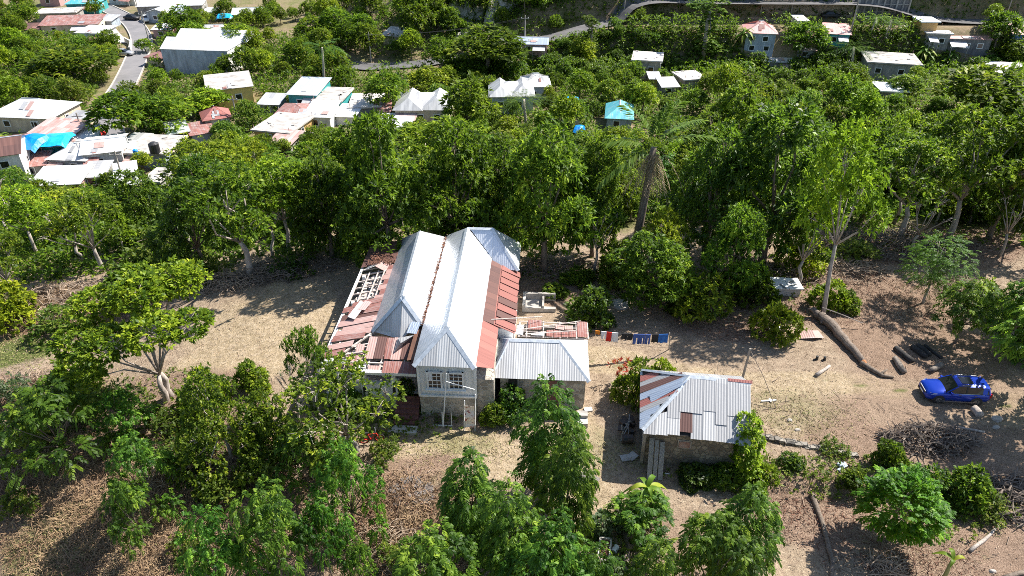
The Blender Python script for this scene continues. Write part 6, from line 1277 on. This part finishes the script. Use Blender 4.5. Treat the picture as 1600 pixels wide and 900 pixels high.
for px, py, top, wp, v, lb in ((1386, 728, 690, 50, 3, 'small feathery bush left of the big branch heap'), (1496, 780, 738, 70, 0, 'wide dark bush between the two branch heaps'), (1440, 775, 735, 60, 2, 'dark low bush directly under the big branch heap'), (1236, 728, 714, 36, 0, 'low weedy bush under the low stone wall'), (1330, 760, 735, 46, 3, 'weedy bush below the pale blue bag'),
        (398, 606, 566, 56, 3, 'small bush at the lower edge of the pale yard'), (318, 640, 588, 70, 1, 'yellowish bush at the foot of the umbrella tree'), (800, 650, 612, 56, 2, 'dark bush against the stone wing wall'), (770, 660, 632, 40, 0, 'weedy bush left of the stone wing window'), (668, 640, 622, 26, 3, 'little bush beside the front steps'), (120, 612, 560, 80, 0, 'dark bush left of the umbrella tree stems'),
        (1085, 748, 731, 60, 2, 'weeds along the cottage front wall, nearest the leaning boards'), (1136, 750, 730, 60, 0, 'weeds along the cottage front wall, nearest the vine'), (1196, 752, 726, 36, 1, 'yellow green creeper below the cottage vine'), (868, 462, 446, 40, 0, 'low bush growing behind the concrete cistern'), (905, 440, 420, 50, 3, 'low bush between cistern and wood'),
        (1290, 478, 440, 50, 1, 'low light bush at the foot of the slender tree'), (1325, 480, 456, 40, 3, 'low bush right of the slender tree foot'), (1175, 470, 420, 70, 3, 'bush behind the light green bush and tank'), (1246, 420, 372, 60, 1, 'bush behind the white tank beneath trees'), (1600, 560, 500, 60, 2, 'bush below the dark edge tree'), (20, 500, 440, 80, 1, 'yellow green bush on the left slope edge'), (545, 640, 600, 50, 2, 'dark bush growing under the crooked tree branches'), (640, 628, 596, 40, 2, 'dark bush at the left of the front steps')):
    G('bush', 'bush', 'bush', px, py, top, wp, lb, var=v)
for px, py, top, wp, v, lb in ((300, 720, 684, 80, 0, 'ragged low scrub between vine tree and middle layered trees'), (410, 748, 706, 80, 1, 'ragged scrub below the vine tree'), (470, 712, 676, 60, 2, 'ragged scrub under the narrow vine covered tree'), (520, 735, 700, 60, 0, 'ragged scrub at the foot of the crooked tree'), (600, 716, 688, 50, 1, 'ragged scrub beside the red bicycle'),
        (340, 780, 744, 70, 2, 'ragged scrub on brown litter left of the lower clump'), (270, 670, 634, 70, 1, 'ragged scrub right below the umbrella tree stems'), (70, 690, 655, 70, 0, 'ragged scrub at the left edge under the open tree'), (150, 640, 604, 70, 2, 'ragged scrub left of the umbrella tree'), (30, 800, 770, 60, 1, 'ragged scrub low at the left photo edge'), (300, 860, 830, 60, 0, 'ragged scrub beside the broad layered tree'), (620, 880, 852, 50, 1, 'ragged scrub on the brown weeds by the front clump'),
        (200, 470, 436, 80, 2, 'ragged scrub among dead branches above the umbrella tree'), (90, 520, 480, 80, 0, 'ragged scrub left of the umbrella tree crown'), (330, 430, 396, 70, 1, 'ragged scrub at the upper left corner of the yard'), (460, 420, 384, 70, 0, 'ragged scrub at the top edge of the yard'), (1300, 705, 690, 40, 1, 'ragged weeds on top of the low stone wall'), (1540, 800, 770, 70, 2, 'ragged scrub right of the wide dark bush'), (1420, 760, 735, 60, 0, 'ragged scrub left of the wide dark bush'), (1560, 500, 470, 60, 1, 'ragged scrub behind the dark edge tree'), (1340, 400, 372, 70, 2, 'ragged scrub on the dead brush below the wood')):
    G('scrub', 'scrub_bush', 'bush', px, py, top, wp, lb, var=v)
for kind, px, py, top, wp, lb in (('cabbage', 936, 832, 805, 40, 'pale blue green clump nearest the black ash patch'), ('cabbage', 972, 826, 806, 28, 'pale blue green clump below the banana leaves'), ('cabbage', 920, 895, 872, 34, 'pale blue green clump left of the trough foot'), ('cabbage', 956, 900, 882, 26, 'pale blue green clump at the trough foot'), ('sagebush', 30, 632, 588, 56, 'grey green open bush at the left photo edge')):
    G(kind, 'pale_plant', 'plant', px, py, top, wp, lb)
G('banana', 'banana_plant', 'banana plant', 1004, 812, 754, 68, 'yellowing banana clump in front of the cottage')
G('bananasmall', 'banana_plant', 'banana plant', 1198, 880, 845, 36, 'small dying banana shoot on bare ground right of the column tree')
G('bananasmall', 'banana_plant', 'banana plant', 1472, 908, 868, 40, 'green banana shoot at the bottom right')
for px, py, top, wp, v, lb in ((555, 440, 380, 0, 0, ''),): pass
# the half dead palm
p = hit(990, 412); hp = 11.2; t_ = thing('dying_palm', 'tall dying palm with a brown skirt of hanging fronds', 'palm', p)
b = MB(); b.tube([(0, 0, -.5), (.1, 0, 3), (.35, .1, 6), (.6, .1, hp - .95)], [.42, .34, .30, .22], 10); b.build('trunk', 'bark', t_, True)
A = [palm_parts(24, 3.4, -1.2, .35, 16, .4, .06, .5, 1.), palm_parts(22, 2.6, -1.35, .3, 14, .35, .06, .8, 2.), palm_parts(4, 3.0, -.5, 1.2, 14, .4, .06, .35)]; vv, ff, tt = cat(A); npmesh('dead_fronds', vv + np.array([.6, .1, hp - .9]), ff, 'deadfrond', tt, t_)
D = unit(np.array([[.6, .5, 1.3], [.35, .4, 1.5], [.9, .2, .9], [.1, .5, 1.6], [1.0, -.1, .5], [-.9, .1, .25], [-.5, .6, .9], [.7, -.4, 1.0], [-.8, -.3, -.2]])); vv, ff, tt = fronds(np.zeros((9, 3)), np.concatenate([D]), 4.4, 26, .16, .9, .38, np.full(9, .6)); npmesh('green_fronds', vv + np.array([.6, .1, hp - .7]), ff, 'palm', tt, t_); PLANTS.append(t_)
# palms far off
PG = 'palms in the valley'
for px, py, top, wp, lb, v in ((508, 142, 62, 62, 'coconut palm above the turquoise houses', 0), (822, 200, 150, 74, 'coconut palm in front of the pale hip roofs', 1), (1330, 112, 68, 62, 'palm beside the grey concrete house', 0), (1358, 58, 22, 40, 'palm before the retaining wall, left of two', 1), (1382, 62, 26, 40, 'palm before the retaining wall, right of two', 0), (44, 262, 226, 36, 'small palm in front of the turquoise house', 1)): G('palm', 'coconut_palm', 'palm', px, py, top, wp, lb, PG, var=v)
for px, py, top, wp, lb in ((1440, 94, 72, 32, 'banana clump left of the row house foot'), (1482, 100, 80, 28, 'banana clump before the dark grey row house'), (1162, 70, 44, 30, 'banana clump left of the pink hip roof'), (1166, 118, 96, 26, 'banana clump below the pink roofed house'), (12, 236, 208, 32, 'banana clump beside the blue tarpaulin house')): G('banana', 'banana_plant', 'banana plant', px, py, top, wp, lb, 'banana clumps in the valley')
G('poletree', 'vine_pole_tree', 'tree', 922, 98, 26, 26, 'thin vine covered trunk in front of the dark bank', PG and None)
G('poletree', 'vine_pole_tree', 'tree', 1098, 96, 0, 50, 'tall vine hung tree on the dark road bank')
# big trees of the wood that stand out: foot, top row, width
WG = 'trees of the wood behind the house'
for kind, bx, by, top, wp, v, lb in (
        ('broad', 852, 425, 202, 140, 0, 'largest dense mango tree right behind the old house'), ('broad', 925, 400, 215, 85, 1, 'dense tree between the largest mango and dying palm'), ('glossy', 1190, 412, 170, 167, 0, 'huge dark glossy tree left of the slender lime tree'), ('glossy', 1100, 405, 215, 117, 1, 'dark glossy tree right of the dying palm'), ('broad', 1130, 350, 160, 117, 2, 'tall tree rising behind the dark glossy trees'),
        ('broad', 612, 418, 206, 132, 2, 'dense tree behind the left zinc roof'), ('broad', 715, 408, 206, 117, 3, 'dense bright topped tree between the two zinc ridges'), ('lime', 690, 330, 190, 150, 0, 'rounded yellow green tree before the double hip roof'), ('broad', 520, 404, 246, 93, 4, 'mid green tree left of the veranda roof'), ('open', 388, 432, 262, 160, 0, 'tree with a dark trunk at the top edge of the pale yard'),
        ('lime', 455, 400, 262, 120, 1, 'yellow green thin tree above the pale yard'), ('lime', 345, 350, 232, 140, 2, 'yellow green tree in front of the red kiosk'), ('glossy', 320, 430, 298, 101, 2, 'dark glossy tree left of the dark trunked tree'), ('broad', 560, 330, 195, 101, 1, 'bushy tree below the stone walled shell'), ('broad', 785, 388, 240, 78, 4, 'dense tree over the rear wing roof'),
        ('open', 1478, 372, 186, 150, 1, 'open tree on a pale leaning trunk above the sapling'), ('open', 1400, 372, 215, 140, 0, 'open tree with bare limbs left of the leaning trunk'), ('broad', 1545, 372, 172, 109, 3, 'tall tree on dark trunks at the right wood edge'), ('open', 1600, 380, 200, 130, 2, 'open tree with dark twisted limbs at the right edge'), ('broad', 1440, 320, 178, 101, 0, 'leafy tree behind the open trees on the right'), ('broad', 1345, 345, 190, 93, 1, 'tree just right of the slender lime crown'),
        ('open', 1245, 445, 330, 100, 2, 'small dark tree behind the white tank'), ('lime', 1030, 440, 330, 60, 0, 'small lime tree in front of the dying palm foot'), ('scrub', 250, 420, 350, 110, 0, 'dusty bush on the wood edge above the umbrella tree'), ('open', 160, 425, 312, 110, 1, 'open tree above dead branches on the left'), ('lime', 60, 400, 305, 90, 2, 'light tree on the left edge of the wood'),
        ('glossy', 235, 390, 270, 93, 0, 'dark tree in front of the small concrete box house'), ('lime', 110, 380, 310, 110, 1, 'yellow green tree before the red and white shack'), ('open', 24, 470, 372, 90, 1, 'open leafy tree low on the left edge'), ('broad', 1130, 470, 330, 85, 3, 'leafy tree between the glossy trees and light bush'), ('open', 930, 425, 320, 80, 0, 'thin open tree behind the round dark bush'),
        ('broad', 235, 110, 0, 0, 0, '')):
    if lb: G(kind, {'broad': 'broadleaf_tree', 'glossy': 'glossy_tree', 'lime': 'lime_tree', 'open': 'open_tree', 'scrub': 'scrub_bush', 'feathertree': 'feather_tree'}[kind], 'bush' if kind == 'scrub' else 'tree', bx, by, top, wp, lb, WG, var=v)
for bx, by, top, wp, v, lb in ((428, 400, 285, 60, 0, 'dead bare tree above the top edge of the pale yard'), (300, 400, 300, 60, 1, 'dead pale tree at the wood edge, over the brown brush'), (130, 410, 330, 70, 0, 'dead leafless tree on the left slope among low bushes'), (640, 330, 225, 60, 1, 'dead pale branches showing before the grey double hip roof'), (1105, 360, 210, 60, 0, 'dead bare tree among the dark glossy trees'), (1395, 350, 235, 70, 1, 'dead grey tree right of the slender lime crown'), (1420, 395, 300, 60, 0, 'dead leaning tree on the brush below the wood'), (1560, 400, 290, 60, 1, 'dead bare trunk at the right wood edge'), (470, 660, 560, 50, 0, 'dead white branched shrub beside the crooked tree'), (20, 380, 270, 60, 1, 'dead pale tree at the left photo edge')):
    G('bare', 'dead_tree', 'tree', bx, by, top, wp, lb, 'dead trees', var=v, lean=(random.uniform(-.12, .12), random.uniform(-.15, .15)))
VG = 'trees in the valley'
for kind, bx, by, top, wp, v, lb in (('far', 290, 62, 12, 60, 0, 'dark tree right behind the warehouse left end'), ('far', 378, 92, 36, 66, 1, 'round tree at the right end of the warehouse'), ('far', 210, 218, 136, 92, 2, 'big leafy tree right beside the village road'), ('far', 262, 210, 150, 80, 0, 'leafy tree left of the dark little shed'), ('farlime', 330, 182, 140, 56, 0, 'yellow green tree left of the yellow house'), ('far', 228, 82, 60, 26, 1, 'small bright tree on the road bend before the warehouse'),
        ('far', 120, 130, 74, 110, 1, 'broad leafy tree below the white box house'), ('far', 730, 215, 120, 76, 0, 'tall tree right of the double hip roof'), ('farlime', 668, 158, 108, 60, 1, 'light tree behind the double hip roof'), ('far', 610, 178, 108, 60, 2, 'dark tree left of the double hip roof'), ('far', 762, 110, 44, 110, 0, 'broad bright tree below the pale cliff'), ('far', 1520, 190, 104, 130, 1, 'broad pale leaved tree below the dark grey row house'), ('far', 1552, 78, 14, 56, 2, 'round tree on the hill road before the red roof'), ('far', 1580, 106, 60, 54, 0, 'tree between row house and red roof'), ('far', 1412, 152, 116, 48, 1, 'bright tree before the grey concrete house'), ('far', 1250, 96, 30, 66, 2, 'dark tree right of the pink hip roof'), ('farlime', 910, 110, 60, 40, 1, 'lime tree beside the thin vine covered trunk')):
    G(kind, 'valley_tree', 'tree', bx, by, top, wp, lb, VG, var=v)
# ---------------------------------------------------------------- the rest of the wood and the valley trees: planted over the slope, clear of houses, roads and the yard
def road_dist(x, y): return min((q.x - x) ** 2 + (q.y - y) ** 2 for q in ROADQ) ** .5
RPX = [proj(q) for q in ROADQ[::3]]
placed = [(r.location.x, r.location.y, r.scale[0] * 3.2) for r in PLANTS]
OPEN_PX = [(155, 165, 205, 228), (190, 20, 232, 130), (560, 97, 690, 109), (1440, 108, 1500, 150), (905, 34, 950, 46), (1165, 22, 1260, 33), (960, 182, 1000, 198), (20, 190, 110, 250)]
def shades(x, y, z, r_, h_, dep):
    cx, cy, dd = proj((x, y, z + h_ * .62)); rx, ry = r_ * FOC / dd * .85, h_ * .36 * FOC / dd
    for bx, hd in CLEAR:
        if hd > dd - 1:
            w_ = max(0, min(cx + rx, bx[2]) - max(cx - rx, bx[0])); h2 = max(0, min(cy + ry, bx[3] - 2) - max(cy - ry, bx[1]))
            if w_ * h2 > (.3 if dd > 95 else .16) * (bx[2] - bx[0]) * (bx[3] - bx[1]): return True
    for bx in OPEN_PX:
        if min(cx + rx, bx[2]) - max(cx - rx, bx[0]) > 5 and min(cy + ry, bx[3]) - max(cy - ry, bx[1]) > 4: return True
    return False
AUTO = []
def bankrow(x, off, s, kind, jit=1.5):
    x += random.uniform(-1, 1); y = float(road_y(x)) + off + random.uniform(-jit, jit); z = float(hgt(x, y)); cx, cy, dd = proj((x, y, z)); th, tw = TPL[kind][0][2:]
    if not -40 < cx < 1640 or shades(x, y, z, tw * s / 2, th * s, dd) or any((x - h[1][0]) ** 2 + (y - h[1][1] - 3) ** 2 < (h[2] + 1) ** 2 for h in HOUSES) or road_dist(x, y) < 3: return
    if any((x - a) ** 2 + (y - b_) ** 2 < (max(tw * s / 2, rr) * .6) ** 2 for a, b_, rr in placed): return
    r = plant(kind, 'dark_bank_tree' if kind == 'farglossy' else 'valley_tree', 'tree', (x, y, z), s, s * random.uniform(.85, 1.1), None, VG); AUTO.append((r, kind, cx, proj((x, y, z + th * s * .6))[1])); placed.append((x, y, tw * s / 2))
for x in np.arange(-2, 118, 3.0): bankrow(x, -8.5, random.uniform(.4, .62), 'farglossy')  # darker leaf kind: the shade on the bank is put into leaf colour
for x in np.arange(0, 118, 2.4): bankrow(x, -5.3, random.uniform(.27, .42), 'farglossy', .5)
for x in np.arange(-40, 118, 4.2): bankrow(x, 8.5, random.uniform(.6, .95), 'farglossy' if x > 5 else 'far')
for x in np.arange(-44, 118, 5.5): bankrow(x, 15, random.uniform(.7, 1.1), 'farglossy' if x > 5 else 'far', 2)
tries = 0
for phase, (lim, smin, smax, nmax) in enumerate(((7000, .55, .85, 250), (9000, .42, .65, 400), (16000, .3, .5, 690), (9000, .42, .8, 830))):
  for _ in range(lim):
    if len(AUTO) >= nmax: break
    y = 52.5 + 153 * random.random() ** .85 if phase < 2 else 82 + 125 * random.random() if phase == 2 else 52.5 + 42 * random.random(); x = random.uniform(-1, 1) * (y * .78 + 20); z = float(hgt(x, y)); cx, cy, dd = proj((x, y, z))
    if not -60 < cx < 1660 or cy < -25: continue
    if y < 60 and 2 < x < 40: continue
    edge = y < 66; far_ = y > 84; q = random.random()
    left = cx < 480
    if y < 60 and q < .5 and (x < 2 or x > 40): kind = 'bush'
    elif not far_: kind = ('broad' if q < .38 else 'glossy' if q < .46 else 'lime' if q < .70 else 'feathertree' if q < .84 else 'open') if not left else ('lime' if q < .35 else 'broad' if q < .6 else 'open' if q < .72 else 'feathertree' if q < .86 else 'glossy')
    else: kind = 'far' if q < .48 else 'farlime' if q < .76 else 'farscrub'
    if y > road_y(x) + 3 and x > 10: kind = 'farglossy'
    if y < 72 and cx < 330: kind = ('bush', 'scrub', 'lime', 'open', 'bush')[int(q * 5)]; smul = .62
    else: smul = 1
    th, tw = TPL[kind][0][2:]; s = smul * random.uniform(smin, smax) * (1.3 if kind == 'bush' else 1) * (.85 if edge else 1) * 8 / max(tw, 6.5) * (.9 if far_ else 1); hs = s * random.uniform(.85, 1.15)
    if road_y(x) - 20 < y < road_y(x) - 3 and x > -5: s *= .8; hs *= .8; kind = 'farglossy'
    r_ = tw / 2 * s
    if any((x - a) ** 2 + (y - b_) ** 2 < (max(r_, rr) * (.66 if phase == 3 else .84) + .3) ** 2 for a, b_, rr in placed): continue
    if any((x - h[1][0]) ** 2 + (y - h[1][1] - 3) ** 2 < (h[2] + r_ * .5) ** 2 for h in HOUSES): continue
    if road_dist(x, y) < 3.2 + r_ * .4: continue
    if shades(x, y, z, r_, th * hs, dd): continue
    r = plant(kind, {'broad': 'broadleaf_tree', 'glossy': 'glossy_tree', 'lime': 'lime_tree', 'open': 'open_tree', 'far': 'valley_tree', 'farlime': 'lime_tree', 'farglossy': 'dark_bank_tree', 'farscrub': 'valley_scrub', 'bush': 'bush', 'scrub': 'scrub_bush', 'feathertree': 'feather_tree'}[kind], 'tree' if kind not in ('farscrub', 'bush', 'scrub') else 'bush', (x, y, z), s, hs, None, WG if not far_ else VG)
    AUTO.append((r, kind, cx, proj((x, y, z + th * hs * .6))[1])); placed.append((x, y, r_))
# every planted tree is told apart by the nearest landmark, the side it stands on and its rank there
LM = [(h[0], (h[3][0] + h[3][2]) / 2, (h[3][1] + h[3][3]) / 2) for h in HOUSES]
SHORT = {0: 'cream grey hip roofed house', 1: 'turquoise tarpaulin house', 2: 'brown roofed white house', 4: 'small pale hip roof', 5: 'white house by the lane', 6: 'flat roof with barrel', 7: 'tilted zinc shack', 9: 'red and white shack', 12: 'red kiosk', 13: 'yellow house', 14: 'white warehouse', 15: 'white box house', 16: 'striped rusty roof', 17: 'turquoise hip roof', 26: 'pale roof behind warehouse', 28: 'turquoise house', 32: 'stone walled shell', 34: 'orange walled house',
         35: 'grey double hip roof', 37: 'hut above the road', 38: 'pale hip roofs', 40: 'patched blue shack', 41: 'turquoise gable roof', 42: 'unfinished block house', 44: 'rubble walled shell', 45: 'pink hip roof', 46: 'white roofed low shed', 47: 'pink roofed turquoise house', 49: 'grey concrete house', 52: 'dark grey row house', 54: 'red roofed blue house', 55: 'rubble roofed house'}
LMS = [(SHORT[i], LM[i][1], LM[i][2]) for i in SHORT] + [('dying palm', 1000, 250), ('slender lime tree', 1285, 300), ('white water tank', 1228, 448), ('old house rear wing', 790, 375), ('old house left roof', 630, 370), ('pale yard', 400, 440), ('feathery sapling', 1440, 410), ('retaining wall', 1375, 15), ('pale cliff', 728, 18), ('dark road bank', 1000, 60), ('leaning pale trunk', 1485, 320), ('umbrella tree', 230, 460), ('largest mango tree', 850, 280), ('huge glossy tree', 1190, 240)]
DESC = {'broad': 'dense dark broadleaf tree', 'glossy': 'glossy dark tree', 'lime': 'light yellow green tree', 'open': 'thin open tree', 'far': 'leafy green tree', 'farlime': 'light lime green tree', 'farscrub': 'dusty low scrub', 'bush': 'leafy low bush', 'farglossy': 'dark bank tree', 'scrub': 'dusty spreading bush', 'feathertree': 'feathery green tree'}
groups = {}
for r, kind, cx, cy in AUTO:
    n_, lx, ly = min(LMS, key=lambda l: math.hypot(l[1] - cx, (l[2] - cy) * 1.5)); dx, dy = cx - lx, (cy - ly) * 1.5
    rel_ = ('right of' if dx > 0 else 'left of') if abs(dx) > abs(dy) else ('before' if dy > 0 else 'beyond')
    groups.setdefault((kind, rel_, n_), []).append((math.hypot(dx, dy), r))
ORD = ['nearest', 'second nearest', 'third nearest', 'fourth nearest', 'fifth nearest', 'sixth nearest', 'seventh nearest', 'eighth nearest', 'ninth nearest', 'tenth nearest', 'eleventh nearest', 'twelfth nearest'] + [w + ' nearest' for w in 'thirteenth fourteenth fifteenth sixteenth seventeenth eighteenth nineteenth twentieth twenty-first twenty-second twenty-third twenty-fourth twenty-fifth twenty-sixth twenty-seventh twenty-eighth twenty-ninth thirtieth thirty-first thirty-second thirty-third thirty-fourth'.split()]
for (kind, rel_, n_), L_ in groups.items():
    L_.sort(key=lambda q: q[0])
    for i, (_, r) in enumerate(L_):
        r['label'] = DESC[kind] + ' ' + rel_ + ' the ' + n_ + ((', ' + ORD[min(i, len(ORD) - 1)] + ' such') if len(L_) > 1 else '')
for r in PLANTS:
    if '_k' in r: del r['_k']
for o in list(bpy.data.objects):
    if '_w' in o: del o['_w']
# ---------------------------------------------------------------- ground cover nobody could count
def scatter(n, fn):
    """fn(x,y) -> density 0..1 over the seen ground"""
    out = []; tot = 0
    while tot < n:
        y = rng.uniform(20, 64, 60000); x = rng.uniform(-1, 1, 60000) * (y * .8 + 8); k = rng.uniform(size=60000) < fn(x, y); out.append(np.stack([x[k], y[k]], 1)); tot += int(k.sum())
    P = np.concatenate(out)[:n]; return np.column_stack([P, hgt(P[:, 0], P[:, 1])])
def bl(px, py, rx, ry):
    p = hit(px, py); return lambda x, y: np.clip(1.25 - np.sqrt(((x - p.x) / rx) ** 2 + ((y - p.y) / ry) ** 2) + wob(x, y, .8) * .25, 0, 1)
def union(fs): return lambda x, y: np.max([f(x, y) for f in fs], 0)
def inhouse(x, y):
    dx, dy = x - HX, y - HY; lx = dx * math.cos(-HR) - dy * math.sin(-HR); ly = dx * math.sin(-HR) + dy * math.cos(-HR); ex, ey = x - CX, y - CY; kx = ex * math.cos(-CR) - ey * math.sin(-CR); ky = ex * math.sin(-CR) + ey * math.cos(-CR)
    return ((lx > -6.2) & (lx < 10.3) & (ly > .3) & (ly < 16)) | ((kx > .1) & (kx < 5.7) & (ky > .2) & (ky < 5.1))
def blades(P, L, W, lean, k=1, name='grass', mat='grassblade', curve=.3):
    P = np.repeat(P, k, 0); n = len(P); P[:, :2] += rng.normal(size=(n, 2)) * .08; P[:, 2] -= .01; d = rnd(n) * lean; d[:, 2] = np.abs(d[:, 2]) + 1 - min(lean, .95); d = unit(d); l = (L * rng.uniform(.5, 1.3, n))[:, None]; s = unit(np.cross(d, rnd(n))) * W / 2
    m_ = P + d * l * .55; t_ = P + d * l; t_[:, 2] -= (l[:, 0] * curve); t_[:, 2] = np.maximum(t_[:, 2], P[:, 2] + .01)
    V = np.stack([P - s, P + s, m_ + s * .8, t_, m_ - s * .8], 1).reshape(-1, 3); i = np.arange(n)[:, None] * 5; F = np.concatenate([i + [0, 1, 2, 4], i + [4, 2, 3, 3]], 0)
    V2 = V; o = np.concatenate([i + [0, 1, 2, 4]], 0); tri = np.concatenate([i + [4, 2, 3]], 0)
    me = bpy.data.meshes.new(name); me.from_pydata(V2.tolist(), [], o.tolist() + tri.tolist()); me.materials.append(M[mat]); ob = bpy.data.objects.new(name, me); COL.objects.link(ob); return tag(ob, kind='stuff')
yard = lambda x, y: np.where((y > 24) & (y < 56) & ~inhouse(x, y), .5 + .5 * (wob(x, y, .9) > 0), 0.)
blades(scatter(26000, lambda x, y: yard(x, y) * .8), .13, .022, .85, 1, 'dry_grass', 'straw')
green = union([bl(*a) for a in ((30, 545, 7, 3), (90, 860, 5, 3), (600, 400, 5, 2), (720, 700, 4, 1.5), (1000, 715, 4, 1.2), (1240, 650, 4, 2.5), (1300, 735, 5, 1.6), (1100, 735, 3, .8), (950, 870, 3, 2), (560, 640, 6, 2), (340, 650, 4, 2), (1480, 790, 4, 2), (40, 640, 3, 1.5), (130, 620, 5, 2.5), (870, 450, 5, 2), (1150, 470, 6, 3))])
blades(scatter(13000, lambda x, y: green(x, y) * ~inhouse(x, y)), .28, .035, .8, 1, 'green_grass', 'grassblade')
weed = union([bl(*a) for a in ((1300, 740, 5, 1.4), (1480, 790, 4, 1.8), (1100, 738, 3, .7), (560, 650, 7, 2.2), (340, 680, 4, 2.5), (870, 440, 5, 2.5), (940, 880, 2.5, 1.6), (700, 655, 2, .4), (1230, 725, 3, .7), (150, 640, 6, 3), (60, 420, 9, 4), (800, 640, 2, .8), (260, 400, 8, 3), (1400, 370, 10, 3), (1010, 440, 8, 3), (1180, 440, 5, 3), (520, 640, 3, 2.5))])
Pw = scatter(5200, lambda x, y: weed(x, y) * ~inhouse(x, y)); Pw[:, 2] += rng.uniform(.03, .35, len(Pw)); vv, ff, tt = rosettes(Pw, unit(np.tile([0, 0, 1.], (len(Pw), 1)) + rnd(len(Pw)) * .5), 6, .2, .1, 1.1, .3); tag(npmesh('weeds', vv, ff, 'scrub', tt), kind='stuff')
brown = union([bl(*a) for a in ((400, 740, 5, 3), (300, 720, 3, 2), (180, 800, 9, 5), (60, 720, 6, 4), (650, 850, 4, 4), (600, 800, 2.5, 2.5), (100, 480, 9, 4), (250, 880, 6, 2.5), (420, 820, 4, 2), (30, 620, 4, 2))])
blades(scatter(38000, brown), .75, .035, .95, 1, 'dead_grass', 'straw', .45)
red = union([bl(*a) for a in ((640, 800, 3, 2.5), (660, 870, 3.5, 3), (530, 850, 3, 2.5), (1350, 450, 8, 6), (1430, 385, 12, 4), (1150, 500, 4, 3), (380, 720, 4, 2.5), (1240, 800, 4, 2), (130, 500, 8, 3), (1420, 880, 4, 1.5), (1260, 440, 5, 3))])
blades(scatter(14000, red), .42, .03, .97, 1, 'dry_weeds', 'rustlitter', .4)
Pl = scatter(42000, lambda x, y: np.where(~inhouse(x, y), .25 + .75 * np.clip(red(x, y) + brown(x, y) * .6 + (y > 40) * .5, 0, 1), 0)); Pl[:, 2] += .03
vv, ff, tt = rosettes(Pl, rnd(len(Pl)), 1, .10, .055, 1., 0); tag(npmesh('fallen_leaves', vv, ff, 'litter'), kind='stuff')
b = MB()
for x, y, z in scatter(1800, lambda x, y: np.where(~inhouse(x, y), .25 + .75 * red(x, y), 0)):
    d = Vector((random.gauss(0, 1), random.gauss(0, 1), random.gauss(0, .12))).normalized() * random.uniform(.3, .9); w_ = random.uniform(.01, .025); c_ = Vector((x, y, z + .06)); b.tube([c_ - d / 2, c_ + d / 2], [w_, w_ * .6], 4)
tag(b.build('twigs', 'twig_pale'), kind='stuff')
# undergrowth on the wooded slope, the valley floor and the far bank
n = 85000; y = 52 + 125 * rng.uniform(size=n) ** .8; x = rng.uniform(-1, 1, n) * (y * .78 + 14)
dr = np.full(n, 1e9)
for q in ROADQ[::2]: dr = np.minimum(dr, np.hypot(x - q.x, y - q.y))
keep = (dr > 4.2) & (wob(x, y, .35) > -.75) & ~((y < 60) & (x > 4) & (wob(x, y, .7) < .3)) & ~((y < 57) & (x > 10))
vill = (x < -22) & (y > 96) & (y < 122) & (wob(x, y, .4) < -.1); keep &= ~vill
for h in HOUSES: keep &= np.hypot(x - h[1][0], y - h[1][1] - 3) > h[2]
x, y = x[keep], y[keep]; Pu = np.column_stack([x, y, hgt(x, y) + rng.uniform(.1, 1.3, len(x)) * np.interp(y, [52, 62, 135, 150], [.5, 1.3, 1, 2.0])])
xb = rng.uniform(-14, 122, 15000); yb = road_y(xb) + np.where(rng.uniform(size=15000) < .6, rng.uniform(-11, -3.2, 15000), rng.uniform(4.6, 16, 15000)); kb = np.ones(15000, bool)
for h in HOUSES: kb &= np.hypot(xb - h[1][0], yb - h[1][1] - 3) > h[2]
xb, yb = xb[kb], yb[kb]; Pb = np.column_stack([xb, yb - .4, hgt(xb, yb) + rng.uniform(0, .9, len(xb))])
vv, ff, tt = rosettes(Pb, unit(np.tile([0, -.6, .8], (len(Pb), 1)) + rnd(len(Pb)) * .6), 5, .62, .26, 1.1, .5); tag(npmesh('bank_vines', vv, ff, 'glossy', tt), kind='stuff')  # dark leaves here paint the bank's shade too
lime_ = wob(x, y, .22) > .25
for sel, mat in ((lime_, 'scrub'), (~lime_, 'mango')):
    vv, ff, tt = rosettes(Pu[sel], unit(np.tile([0, 0, 1.], (sel.sum(), 1)) + rnd(sel.sum()) * .6), 5, .62, .24, 1.1, .35); tag(npmesh('undergrowth', vv, ff, mat, tt), kind='stuff')
